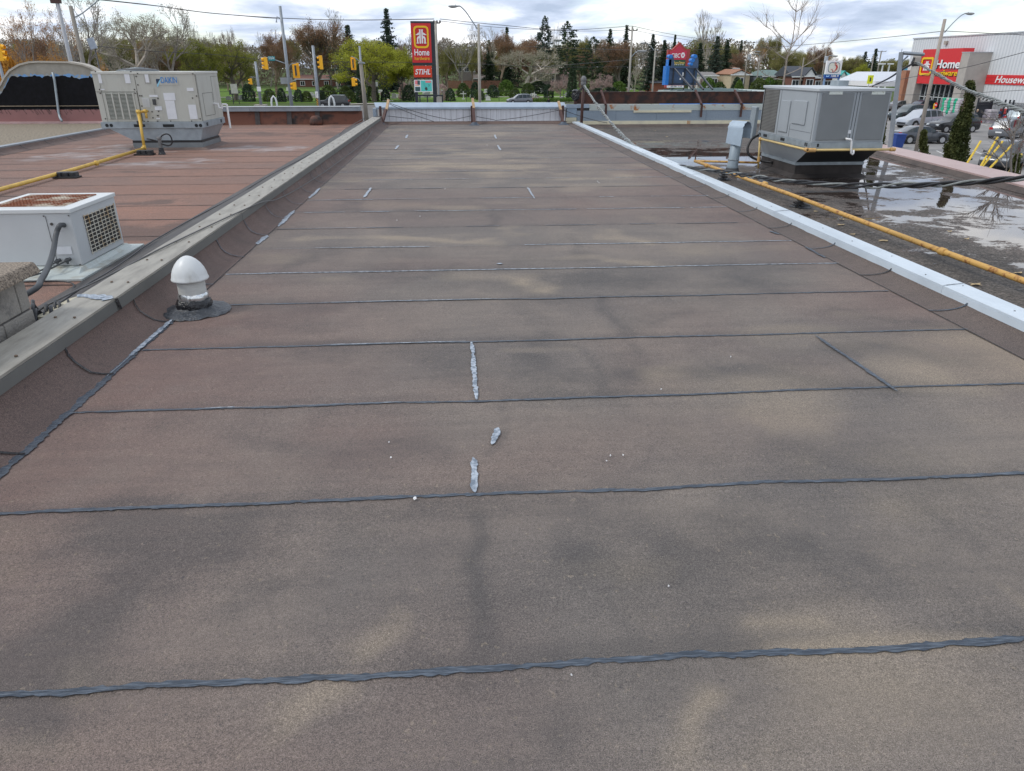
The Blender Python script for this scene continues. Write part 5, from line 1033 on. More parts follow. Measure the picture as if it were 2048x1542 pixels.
wire('long wire rising from the bare tree to the concrete lamp on the right', [(1300,101),(1500,97),(1640,87),(1780,74),(1889,62)], .022, [110,95,80,66,57]); wire('wire leaving the right concrete lamp toward the right edge', [(1889,62),(1950,65),(2050,70)], .022, [57,55,52])
wire('thin wire passing across the trees left of the blue sign board', [(1050,93),(1180,98),(1300,101)], .03, [140,130,110]); wire('thin wire crossing behind the pylon sign at mid height', [(700,124),(840,125),(960,128),(1100,134),(1300,133)], .03, [120,125,130,135,140])
wire('thin wire across the left trees above the beige unit', [(170,90),(300,102),(440,110),(560,123),(700,124)], .03, [90,100,110,115,120]); wire('wire crossing the red store sign toward upper right', [(1740,172),(1830,153),(1930,135),(2050,104)], .02, [70,60,50,42])
wire('faint wire crossing the pale store wall low down', [(1800,190),(1900,188),(2050,180)], .012, [45,40,36]); wire('long faint wire behind the blue sign board to the transformer pole', [(1080,134),(1250,120),(1262,118)], .03, [130,100,95])

# ------------------------------------------------------------------ lettered pylon sign
def emblem(parent, o, u, v, w_, h, th):
    o, u, v = Vector(o), Vector(u), Vector(v); nrm = u.cross(v)*th
    polys = [[(.345,0),(.47,0),(.47,.94),(.49,1),(.31,1),(.345,.93)], [(.53,0),(.655,0),(.655,.93),(.69,1),(.51,1),(.53,.94)], [(0,.60),(.33,.80),(.33,.69),(.30,.60)], [(1,.60),(.67,.80),(.67,.69),(.70,.60)],
             [(.12,.07),(.24,.07),(.24,.30),(.29,.38),(.345,.40),(.345,.53),(.24,.52),(.15,.44),(.12,.33)], [(.88,.07),(.76,.07),(.76,.30),(.71,.38),(.655,.40),(.655,.53),(.76,.52),(.85,.44),(.88,.33)],
             [(.08,0),(.27,0),(.27,.075),(.08,.075)], [(.92,0),(.73,0),(.73,.075),(.92,.075)]]
    m = M()
    for pl in polys: m.prism([(a*w_, b*h) for a, b in pl], o, u, v, nrm)
    m.obj('emblem', m_wh, parent)
def ring(parent, o, u, v, w_, h, t_, rad, th, mm, n=6, name='emblem_frame'):
    def rr(ins): 
        P = []; r = rad-ins*.6
        for cx_, cy_, a0 in ((w_-ins-r, h-ins-r, 0), (ins+r, h-ins-r, 90), (ins+r, ins+r, 180), (w_-ins-r, ins+r, 270)):
            for i in range(n+1): a = math.radians(a0+90*i/n); P.append((cx_+r*math.cos(a), cy_+r*math.sin(a)))
        return P
    A, B = rr(0), rr(t_); o, u, v = Vector(o), Vector(u), Vector(v); nr = u.cross(v)*th; m = M(); k = len(A)
    for P_, d in ((A,0),(B,0),(A,1),(B,1)):
        for a, b in P_: m.v.append(tuple(o+u*a+v*b+nr*d))
    for i in range(k):
        j = (i+1) % k; m.f += [(2*k+i, 2*k+j, 3*k+j, 3*k+i), (i, j, 2*k+j, 2*k+i), (k+j, k+i, 3*k+i, 3*k+j)]
    m.obj(name, mm, parent)
Yp = 60.0; Q = lambda zx, zy, y=Yp: PY(790+zx/8.34, 30+zy/8.34, y)
t = thing('pylon_sign', 'tall black framed red and yellow store pylon sign with three panels', 'sign', (-2.35, Yp, G))
m_blk = mat('sign_black', (.022,.026,.034), .45); L0 = Q(262,100); R0 = Q(648,95); zt_ = L0.z
lx = Q(290,500).x-.02; rx = Q(668,500).x
M().box(lx-.05, rx, Yp, Yp+.7, Q(0,845).z+.02, zt_).obj('cabinet', m_blk, t, bevel=.02)
M().box(Q(612,900).x+.02, rx, Yp+.0, Yp+.7, G, Q(0,845).z).obj('leg', m_blk, t); M().box(lx+.02, lx+.24, Yp+.05, Yp+.6, G, Q(0,1040).z).obj('leg', m_blk, t); M().box(lx+.02, rx-.4, Yp+.1, Yp+.6, Q(0,1060).z, Q(0,846).z).obj('cabinet', m_blk, t)
def panel(a, b, mm, nm='panel', th=.03): A, B = Q(*a), Q(*b); M().box(A.x, B.x, Yp-th, Yp-.002, B.z, A.z).obj(nm, mm, t); return A, B
cxp = (lx+Q(600,500).x)/2; hwp = .72
def cpanel(z0y, z1y, hw, mm, nm='panel', th=.03): z0_, z1_ = Q(0,z0y).z, Q(0,z1y).z; M().box(cxp-hw, cxp+hw, Yp-th, Yp-.002, z1_, z0_).obj(nm, mm, t); return z0_, z1_
cpanel(135, 795, .735, m_red); a, b = Q(0,178).z, Q(0,552).z; M().box(cxp-.5,cxp+.5,Yp-.034,Yp-.031,b+.08,a-.08).obj('panel', mat('sign_deep_red', (.55,.012,.015), .4), t)
ring(t, (cxp-.56, Yp-.032, b), (1,0,0), (0,0,1), 1.12, a-b, .125, .26, .02, m_sy)
z1_, z0_ = Q(0,240).z, Q(0,475).z; emblem(t, (cxp-.43, Yp-.036, z0_), (1,0,0), (0,0,1), .86, z1_-z0_, .02)
z1_, z0_ = Q(0,565).z, Q(0,672).z; text('lettering', 'Home', z1_-z0_, m_wh, t, (cxp-.56, Yp-.045, z0_), (1,0,0), (0,0,1), off=.018, width=1.12)
z1_, z0_ = Q(0,688).z, Q(0,750).z; text('lettering', 'hardware', (z1_-z0_)*.98, m_sy, t, (cxp-.56, Yp-.045, z0_), (1,0,0), (0,0,1), off=.006, width=1.12)
cpanel(848, 1040, .69, mat('sign_orange_red', (.66,.045,.012), .4)); z1_, z0_ = Q(0,900).z, Q(0,990).z; text('lettering', 'STIHL', (z1_-z0_), m_wh, t, (cxp-.58, Yp-.045, z0_), (1,0,0), (0,0,1), shear=.25, off=.02, width=1.16)
pz1, pz0 = cpanel(1082, 1285, .70, m_wh, 'poster'); H_ = pz1-pz0
def pr(x0_, x1_, y0_, y1_, mm, d=.034): M().box(cxp-.70+1.4*x0_, cxp-.70+1.4*x1_, Yp-d, Yp-d+.003, pz0+H_*y0_, pz0+H_*y1_).obj('poster_patch', mm, t)
m_teal = mat('poster_teal', (.10,.58,.52), .5, var=.04); m_pk = mat('poster_pink', (.80,.24,.26), .5); m_dg = mat('poster_green', (.04,.10,.11), .5)
pr(.36,.96,.06,.94,m_teal); pr(.04,.32,.07,.42,m_dg); pr(.18,.32,.60,.95,m_dg); pr(.05,.19,.62,.95,m_pk); pr(.62,.92,.76,.92,m_pk,.038); pr(.05,.28,.50,.57,mat('poster_orange',(.8,.4,.2),.5))
M().bar((cxp-.02,Yp-.037,pz0+H_*.85),(cxp+.17,Yp-.037,pz0+H_*.35),.02,.004).prism([(0,0),(.1,.16),(.2,.1),(.24,-.04),(.12,-.12)], (cxp+.08,Yp-.037,pz0+H_*.25), (1,0,0), (0,0,1), (0,.003,0)).obj('poster_tool', m_dark, t)
text('lettering', '3', .16, m_dark, t, (cxp+.38, Yp-.037, pz0+H_*.45), (1,0,0), (0,0,1)); 
t = thing('black_railing', 'low black steel gate frame with grey box beside the foot of the pylon sign', 'railing', (-1.5, 58, G)); zz = PY(880,190,58).z
for x_ in (840,855,868,885): p = PY(x_,200,58); M().box(p.x-.04,p.x+.04,57.95,58.05,G,zz).obj('post', m_blk, t)
a, b = PY(836,190,58), PY(886,190,58); M().box(a.x,b.x,57.9,58.1,zz-.08,zz+.02).obj('rail', m_blk, t); a, b = PY(873,194,58), PY(884,206,58); M().box(a.x,b.x,57.8,58.2,G,a.z).obj('grey_box', m_conc, t)

# ------------------------------------------------------------------ blue shop with bank sign and sign board on the roof
BS = thing('blue_shop', 'bright blue low shop with pale green standing seam roof behind the rusty fascia', 'building', (14, 38, G))
sz = .45; pA, pB, pC, pD = PZ(1316,180,sz), PZ(1570,197,sz), PZ(1572,189,sz), PZ(1445,176.5,sz)
pc_ = [pA, pB, pC+Vector((4,0,0)), pD]
m_slab = mat('slab_roof', (.36,.42,.40), .5, .1, var=.08, vs=.8)
m = M(); n4 = 4
for dz in (-.12, 0): 
    for p in pc_: m.v.append((p.x, p.y, sz+dz))
m.f += [(3,2,1,0),(4,5,6,7)] + [(i, (i+1) % 4, 4+(i+1) % 4, 4+i) for i in range(4)]; m.obj('roof_slab', m_slab, BS)
for k in range(14):
    f = (k+.5)/14; a = pA.lerp(pB, f); b = pD.lerp(pC, f); M().bar(a.lerp(b,.03)+Vector((0,0,.02)), a.lerp(b,.97)+Vector((0,0,.02)), .04, .05).obj('roof_seam', mat('seam_teal', (.16,.22,.22), .5), BS)
m = M(); q = [p.lerp(sum(pc_, Vector())/4, .03) for p in pc_]
for z in (G, sz-.125):
    for p in q: m.v.append((p.x, p.y, z))
m.f += [(i, (i+1) % 4, 4+(i+1) % 4, 4+i) for i in range(4)]; m.obj('wall', mat('blue_wall', (.03,.20,.62), .5, var=.06), BS)
M().bar(pA+Vector((0,0,-.20)), pB+Vector((0,0,-.20)), .06, .16).obj('fascia', mat('dark_teal', (.03,.07,.07), .6), BS)
Yb = 41.0; K = lambda zx, zy, y=Yb: PY(1300+zx/11.864, 70+zy/11.864, y)
t = thing('sign_board', 'blue scroll topped sign board seen from behind with black braces on the roof', 'sign', (K(750,1200).x, Yb, sz))
m_sb = mat('board_back', (.055,.095,.175), .7, var=.15, vs=2); m_sbl = mat('board_blue', (.01,.17,.55), .45)
zb_ = K(0,1190).z; XX = lambda zx: K(zx,900).x; ZZ = lambda zy: K(0,zy).z
pl = [(XX(455),zb_),(XX(1115),zb_),(XX(1130),ZZ(740)),(XX(1125),ZZ(620)),(XX(1095),ZZ(500)),(XX(1070),ZZ(465)),(XX(1030),ZZ(470)),(XX(985),ZZ(560)),(XX(955),ZZ(640)),(XX(925),ZZ(740)),(XX(560),ZZ(740)),(XX(555),ZZ(640)),(XX(540),ZZ(560)),(XX(510),ZZ(480)),(XX(470),ZZ(462)),(XX(430),ZZ(490)),(XX(425),ZZ(740)),(XX(440),ZZ(900))]
M().prism(pl, (0,Yb,0), (1,0,0), (0,0,1), (0,.12,0)).obj('board', m_sb, t)
m = M(); m.box(XX(385)-.02, XX(455), Yb-.02, Yb+.6, zb_, ZZ(740)); m.box(XX(415), XX(490), Yb-.0, Yb+.5, ZZ(740), ZZ(575)); m.lathe([(.12,-.06),(.12,.06)], (0,0,0), 3) if False else None
m.tube([(XX(462), Yb-.02, ZZ(510)), (XX(462), Yb+.5, ZZ(510))], .10, 16); m.obj('blue_return', m_sbl, t, bevel=.01)
m = M()
for zx, zy, r_2 in ((1035,505,.10),(992,600,.10),(965,690,.075)): m.tube([(XX(zx), Yb-.015, ZZ(zy)), (XX(zx), Yb+.45, ZZ(zy))], r_2, 14)
m.obj('blue_scroll', m_sbl, t)
m = M()
for zx in (550, 820, 1045): m.box(XX(zx)-.03, XX(zx)+.03, Yb-.09, Yb-.02, sz, ZZ(790))
m.box(XX(470), XX(1130), Yb-.08, Yb-.021, ZZ(800), ZZ(785)); m.box(XX(460), XX(1110), Yb-.08, Yb-.021, ZZ(1160), ZZ(1148)); m.obj('frame', m_blk, t)
for zx, zx2 in ((560,1010),(835,1265),(1065,1485)): M().bar((XX(zx),Yb-.08,ZZ(795)), K(zx2,1290,36.5+(zx2-1010)*.0), .07, .07).obj('brace', m_blk, t)
M().box(XX(770),XX(800),Yb-.03,Yb-.001,ZZ(970),ZZ(885)).box(XX(712),XX(745),Yb-.03,Yb-.001,ZZ(1065),ZZ(1020)).obj('patches', m_wh, t)
a, b = K(400,1200,40.3), K(790,1250,40.3); tag(M().box(a.x,b.x,40.25,40.3,b.z,a.z).obj('letter_board', m_wh), 'small white letter board with black characters under the blue sign board', 'sign'); lb = bpy.data.objects['letter_board']
text('lettering', '02781 115', (a.z-b.z)*.62, m_dark, None, (a.x+.20,40.245,b.z+.03), (1,0,0), (0,0,1), width=(b.x-a.x)*.66).parent = lb
Yc = 60.0; K2 = lambda zx, zy: PY(1300+zx/11.864, 70+zy/11.864, Yc); t = thing('bank_sign', 'red gabled bank pylon sign standing behind the blue sign board', 'sign', (K2(700,500).x, Yc, G)); m_bred = mat('bank_red', (.52,.03,.07), .4, var=.04); m_bfr = mat('bank_frame', (.36,.05,.045), .6, var=.1)
X2 = lambda zx: K2(zx,600).x; Z2 = lambda zy: K2(0,zy).z
M().prism([(X2(440),Z2(1250)),(X2(900),Z2(1250)),(X2(960),Z2(745)),(X2(960),Z2(330)),(X2(860),Z2(330)),(X2(800),Z2(270)),(X2(710),Z2(165)),(X2(610),Z2(270)),(X2(540),Z2(345)),(X2(440),Z2(345))], (0,Yc+.3,0), (1,0,0), (0,0,1), (0,.4,0)).obj('frame', m_bfr, t)
M().prism([(X2(480),Z2(585)),(X2(870),Z2(585)),(X2(880),Z2(375)),(X2(810),Z2(375)),(X2(705),Z2(235)),(X2(560),Z2(375)),(X2(480),Z2(385))], (0,Yc+.2,0), (1,0,0), (0,0,1), (0,.099,0)).obj('panel', m_bred, t)
a, b = Z2(535), Z2(430); text('lettering', 'CIBC', a*0+(b-a)*1.0, m_wh, t, (X2(512),Yc+.19,a), (1,0,0), (0,0,1), shear=.12, off=.012, width=X2(728)-X2(512)); c0 = (X2(788), (Z2(415)+Z2(540))/2); hx_, hz_ = (X2(840)-X2(740))/2, (Z2(415)-Z2(540))/2
m = M(); m.prism([(-hx_,0),(-hx_*.5,-hz_),(hx_*.5,-hz_),(hx_,0),(hx_*.5,hz_),(-hx_*.5,hz_)], (c0[0],Yc+.185,c0[1]), (1,0,0), (0,0,1), (0,.01,0)); m.obj('emblem', m_wh, t)
M().prism([(-hx_*.40,0),(0,-hz_*.55),(hx_*.40,0),(0,hz_*.55)], (c0[0],Yc+.178,c0[1]), (1,0,0), (0,0,1), (0,.006,0)).obj('emblem', m_bred, t)
M().box(X2(560),X2(865),Yc+.2,Yc+.29,Z2(745),Z2(590)).obj('panel', mat('bakery_green', (.02,.07,.04), .5), t); text('lettering', 'Niagara Gateway', Z2(622)-Z2(690), mat('script_yellow', (.85,.62,.16), .5), t, (X2(575),Yc+.19,Z2(685)), (1,0,0), (0,0,1), shear=.2, off=.0, width=X2(845)-X2(575))
m = M()
for k in range(5): m.box(X2(590+50*k), X2(622+50*k), Yc+.185, Yc+.195, Z2(712), Z2(700))
m.obj('lettering', m_wh, t)

# ------------------------------------------------------------------ big store on the right
HX = 70.0
ST = thing('hardware_store', 'big white ribbed metal store with red entrance panel and stone pillars', 'building', (72, 95, G))
m_rib = bpy.data.materials.new('ribbed_cladding'); m_rib.use_nodes = True; tt_ = m_rib.node_tree; bb = tt_.nodes['Principled BSDF']; tcn = tt_.nodes.new('ShaderNodeTexCoord'); wv = tt_.nodes.new('ShaderNodeTexWave'); wv.bands_direction = 'Y'; wv.inputs['Scale'].default_value = .55; wv.inputs['Distortion'].default_value = 0
tt_.links.new(tcn.outputs['Object'], wv.inputs['Vector']); tt_.links.new(ramp(tt_, wv.outputs['Fac'], [(.0,(.52,.545,.57)),(.25,(.62,.64,.66)),(1,(.66,.68,.70))]), bb.inputs['Base Color']); bb.inputs['Roughness'].default_value = .5
bpm = tt_.nodes.new('ShaderNodeBump'); bpm.inputs['Strength'].default_value = .6; bpm.inputs['Distance'].default_value = .05; tt_.links.new(wv.outputs['Fac'], bpm.inputs['Height']); tt_.links.new(bpm.outputs[0], bb.inputs['Normal'])
M().box(HX, HX+45, 55, 116.5, G, 5.45).obj('wall', m_rib, ST); M().box(HX-.12, HX+45.1, 54.9, 116.6, 5.455, 5.60).obj('roof_edge', mat('edge_grey', (.45,.47,.49), .5), ST)
m_pil = mat('pillar_stone', (.40,.37,.335), .85, var=.10, vs=1.2, bump=.2, bs=6)
for a, b in ((98.0,99.6),(108.6,110.6)): M().box(66.9, HX+.05, a, b, G, 3.28).obj('stone_pillar', m_pil, ST)
M().box(66.85, HX+.02, 97.95, 99.65, 3.285, 3.38).obj('pillar_cap', mat('edge_grey', None), ST)
M().box(67.0, 68.5, 99.62, 108.58, -.60, 3.86).obj('red_panel', mat('panel_red', (.62,.025,.03), .45, var=.05), ST)
M().box(68.0, 68.1, 99.7, 108.5, G, -.62).obj('entrance_glass', m_glass, ST)
m = M()
for k in range(9): y = 99.7+8.8*k/8; m.box(67.86, 67.98, y-.05, y+.05, G, -.62)
for z in (-2.35, -.68, -4.4): m.box(67.85, 67.97, 99.7, 108.5, z-.05, z+.05)
m.obj('mullion', mat('mullion_alu', (.50,.53,.53), .4), ST)
for y in (101.4, 105.4): 
    m = M(); m.box(67.78,67.85,y,y+.08,G,-2.3).box(67.78,67.85,y+1.72,y+1.8,G,-2.3).box(67.78,67.85,y,y+1.8,-2.4,-2.3); m.obj('door_frame', m_white, ST)
M().box(HX-.10, HX-.005, 56, 97.96, -.50, .64).obj('red_band', mat('panel_red', None), ST); m = M()
for z in (-.12, .28): m.box(HX-.11, HX-.1, 56, 97.9, z-.012, z+.012)
m.obj('band_groove', mat('groove_red', (.25,.01,.015), .5), ST)
U_, V_ = Vector((0,-1,0)), Vector((0,0,1)); k_ = 66.98/HX
fz = lambda px, py: PX(px, py, 66.98)
a = fz(1871,137); z_t = fz(1895,118).z; z_b = fz(1890,136).z
text('lettering', 'Home', (z_t-z_b)*.95, mat('letter_black', (.02,.012,.01), .5), ST, (66.97, a.y-.12, z_b-.10), U_, V_, ext=.02, shear=0, off=.02, width=a.y-fz(1919,137).y); text('lettering', 'Home', (z_t-z_b)*.95, m_wh, ST, (66.93, a.y, z_b), U_, V_, ext=.03, off=.02, width=a.y-fz(1919,137).y)
a = fz(1866,151); z_t = fz(1890,138.5).z; z_b = fz(1890,151).z
text('lettering', 'hardware', (z_t-z_b)*.9, mat('letter_black', None), ST, (66.97, a.y-.10, z_b-.10), U_, V_, ext=.02, off=.012, width=a.y-fz(1914,151).y); text('lettering', 'hardware', (z_t-z_b)*.9, m_sy, ST, (66.93, a.y, z_b), U_, V_, ext=.03, off=.012, width=a.y-fz(1914,151).y)
yl, yr = fz(1843,130).y, fz(1866,130).y; zb_, zt2 = fz(1855,150.5).z, fz(1855,114.5).z
ring(ST, (66.95, yl, zb_), U_, V_, yl-yr, zt2-zb_, .26, .4, .08, m_sy); emblem(ST, (66.96, yl-.55, zb_+.62), U_, V_, (yl-yr)-1.05, (zt2-zb_)-1.15, .06)
yh = PX(1991,160,HX-.11).y; text('lettering', 'Housewares', .84, m_wh, ST, (HX-.13, yh, -.28), U_, V_, ext=.02, shear=.22, off=.012, width=7.6)
M().box(69.9, HX-.005, 110.7, 116.2, -.3, 1.0).obj('red_band', mat('panel_red', None), ST); M().box(69.85, HX-.01, 110.7, 114.6, G, -.31).obj('white_board', m_wh, ST); text('lettering', 'EV CAR', .9, mat('letter_blue', (.02,.10,.45), .5), ST, (69.83, 114.2, -1.4), U_, V_, ext=.01, off=.03, width=3.0)
M().box(68.8, HX-.01, 114.7, 116.8, G, 1.1).obj('brick_pier', mat('brick_orange', (.36,.17,.10), .85, var=.15, vs=3), ST); M().box(69.7,69.95,107.8,108.4,4.5,4.95).obj('wall_lamp', m_conc, ST)
# store front clutter
for px, py, lab in ((1848,212,'yellow bollard nearest the left store door'), (1867,216,'yellow bollard right of the lamp pole by the store entrance'), (1885,217,'yellow bollard at the right end of the store entrance')):
    p = PX(px, py+6, 66.2); tag(M().lathe([(.16,0),(.16,1.35),(.12,1.45),(.03,1.5)], (66.2, p.y, G), 12).obj('bollard', mat('bollard_yellow', (.75,.50,.01), .5)), lab, 'bollard', 'yellow bollards at the store entrance')
p = PX(1873,210,66.0); t = thing('stop_sign', 'small red round sign between the entrance bollards', 'sign', (66, p.y, G)); M().tube([(66,p.y,G),(66,p.y,p.z)], .03, 6).obj('post', m_galv, t); M().tube([(65.94,p.y,p.z),(65.9,p.y,p.z)], .34, 8).obj('disc', m_red, t); M().box(65.88,65.895,p.y-.22,p.y+.22,p.z-.06,p.z+.06).obj('bar', m_wh, t)
r_ = random.Random(21)
def goods(label, px, py, w_, h, cols, X=63.5, name='goods_stack', cat='goods'):
    p = PX(px, py, X); t = thing(name, label, cat, (X, p.y, G)); k = 0
    for row in range(int(h/.3)):
        for j in range(int(w_/.6)):
            M().box(X+r_.uniform(-.1,.1), X+.9, p.y-w_/2+j*.6+r_.uniform(0,.04), p.y-w_/2+j*.6+.58, G+row*.3, G+row*.3+.28).obj('bag', mat(cols[k % len(cols)][0], cols[k % len(cols)][1], .6, var=.1), t, bevel=.05); k += 1
gc = {'w': ('bag_white', (.52,.48,.50)), 'g': ('bag_green', (.02,.42,.24)), 'r': ('bag_red', (.45,.05,.05)), 'p': ('bag_pale', (.42,.38,.42)), 'b': ('bag_blue', (.08,.12,.30))}
goods('white and green bagged goods stacked beside the right stone pillar', 1897, 222, 3.6, 2.6, [gc['w'], gc['g'], gc['w'], gc['g']], 64.0)
goods('pale wrapped pallet goods just inside the black picket fence', 1963, 236, 2.6, 1.5, [gc['p'], gc['w'], gc['p']], 62.5)
goods('red and blue goods behind the fence gap near the right edge', 2012, 232, 3.2, 1.5, [gc['r'], gc['b'], gc['r']], 65.5)
t = thing('picket_fence', 'black steel picket fence enclosing goods along the store wall', 'fence', (63.6, 86, G)); m = M(); y0_, y1_ = PX(1950,230,64.0).y, 68.0; y = y1_
while y < y0_:
    gap = PX(2004,230,64).y > y > PX(2013,230,64).y
    if not gap: m.box(63.98,64.02,y-.022,y+.022,G+.1,G+2.35)
    y += .16
m.obj('pickets', m_blk, t); m = M()
for a, b in ((y1_, PX(2013,230,64).y), (PX(2004,230,64).y, y0_)): 
    for z in (.35, 2.0): m.box(63.95,64.05,a,b,G+z,G+z+.06)
m.obj('rails', m_blk, t); m = M()
for y in (y1_, 75, PX(2013,230,64).y, PX(2004,230,64).y, 84, PX(1978,230,64).y, y0_): m.box(63.93,64.07,y-.07,y+.07,G,G+2.6)
m.obj('posts', m_blk, t)
def gate():
    A = PX(1977,236,64.0); t = thing('fence_gate', 'dense black gate leaf swung open in front of the store fence', 'gate', (A.x, A.y, G)); m = M(); n = 16
    for k in range(n): f = k/(n-1); m.box(A.x-3.2*f-.05, A.x-3.2*f+.05, A.y-2.0*f-.03, A.y-2.0*f+.03, G+.1, G+2.3)
    m.obj('pickets', m_blk, t); M().bar((A.x,A.y,G+2.05),(A.x-3.2,A.y-2,G+2.05),.08,.08).bar((A.x,A.y,G+.35),(A.x-3.2,A.y-2,G+.35),.08,.08).obj('rails', m_blk, t)
gate()
# ------------------------------------------------------------------ petrol station, price sign
t = thing('price_sign', 'white price sign with red swirl emblem above a blue digit strip on blue legs', 'sign', (PY(1665,135,110).x, 110, G)); Yq = 110.0
a, b = PY(1655,121.2,Yq), PY(1681,148.6,Yq); xm = (a.x+b.x)/2; hw = 1.16; z1_, z0_ = a.z, b.z; M().box(xm-hw, xm+hw, Yq, Yq+.4, z0_, z1_).obj('panel', m_wh, t, bevel=.03)
ring(t, (xm-.86, Yq-.02, z0_+.22), (1,0,0), (0,0,1), 1.72, (z1_-z0_)-.45, .07, .42, .01, mat('sign_slate', (.10,.16,.22), .5)); M().box(xm-.78,xm+.78,Yq-.012,Yq-.002,z0_+.32,z1_-.32).obj('panel', mat('sign_cream', (.72,.72,.62), .5), t)
zc = (z0_+z1_)/2; m = M(); arc = [(.05,.38),(.30,.30),(.42,.05),(.36,-.22),(.2,-.42),(.02,-.62)]
m.tube([(xm+x_, Yq-.03, zc+z_) for x_, z_ in arc], [.05,.12,.14,.11,.06,.04], 6); m.tube([(xm+x_, Yq-.03, zc+z_) for x_, z_ in ((-.05,.55),(.1,.62),(.3,.5))], [.03,.09,.03], 6); m.tube([(xm+x_, Yq-.03, zc+z_) for x_, z_ in ((-.45,-.25),(-.2,-.3),(-.1,-.45),(-.12,-.7))], [.03,.05,.04,.04], 6); m.obj('emblem', mat('emblem_maroon', (.45,.06,.05), .5), t)
zs = PY(1665,156.7,Yq).z; M().box(xm-hw-.02, xm+hw, Yq-.02, Yq+.38, zs, z0_-.03).obj('panel', mat('price_blue', (.01,.07,.30), .5), t); text('lettering', '188.9', (z0_-zs)*.55, m_wh, t, (xm-.25, Yq-.04, zs+.18), (1,0,0), (0,0,1), off=.02, width=1.15); M().prism([(0,0),(.4,0),(.5,.22),(.22,.12),(0,.2)], (xm-.98,Yq-.035,zs+.2), (1,0,0), (0,0,1), (0,.01,0)).obj('emblem', mat('pale_blue', (.35,.6,.9), .5), t)
for sx in (-1, 1): M().box(xm+sx*(hw-.1)-.1, xm+sx*(hw-.1)+.1, Yq+.05, Yq+.3, G, zs).obj('leg', mat('leg_blue', (.20,.32,.50), .5), t)
t = thing('station_canopy', 'white petrol station canopy with sloping roof and brick pillar', 'canopy', (PY(1780,160,125).x, 125, G)); Ys = 122.0; A = PY(1752,160,Ys); B = PY(1835,160,Ys); z1_, z0_, zr = PY(1790,163,Ys).z, PY(1790,173,Ys).z, PY(1790,144,Ys).z
M().box(A.x,B.x,Ys,Ys+14,z0_,z1_).obj('fascia', m_wh, t); M().hexa([(A.x,Ys+.1,z1_+.01),(B.x,Ys+.1,z1_+.01),(B.x,Ys+13,z1_+.01),(A.x,Ys+13,z1_+.01),(A.x+1.3,Ys+4,zr),(B.x-.3,Ys+4,zr),(B.x-.3,Ys+9,zr),(A.x+1.3,Ys+9,zr)]).obj('roof', mat('canopy_roof', (.60,.63,.68), .5, var=.05), t)
for f in (.12, .9): x = A.x+(B.x-A.x)*f; M().box(x-.35,x+.35,Ys+2,Ys+2.7,G,z0_-.01).obj('pillar', mat('brick_orange', None), t)
for k, px in enumerate((1766, 1779)): p = PY(px,129,150); tt = thing('lot_light', ('left','right')[k]+' white lot light rising above the station canopy', 'street lamp', (p.x,150,G), group='white lot lights'); M().tube([(p.x,150,G),(p.x,150,p.z)], .16, 8).obj('pole', m_wh, tt); M().box(p.x-.9,p.x+.7,149.7,150.3,p.z,p.z+.25).obj('head', m_wh, tt)
t = thing('crossing_sign', 'fluorescent yellow crossing sign on a pole right of the price sign', 'sign', (PY(1740,160,105).x,105,G)); p = PY(1740,159,105); vpole('post', 1740, 156, 105, .05, .05, m_galv, t); M().box(p.x-.42,p.x+.42,104.9,104.94,p.z-.55,p.z+.55).obj('panel', mat('fluoro', (.75,.80,.02), .5), t, bevel=.02); M().box(p.x-.1,p.x+.1,104.88,104.895,p.z-.25,p.z+.25).obj('symbol', m_dark, t)
t = thing('blue_banner_sign', 'small light blue lettered sign beyond the left store pillar', 'sign', (PY(1812,140,130).x, 130, G)); a, b = PY(1808,136,130), PY(1816,143,130); M().box(a.x,b.x,130,130.1,b.z,a.z).obj('panel', mat('cyan_panel', (.15,.45,.60), .5), t); M().tube([((a.x+b.x)/2,130.2,G),((a.x+b.x)/2,130.2,b.z)], .1, 6).obj('post', m_galv, t)
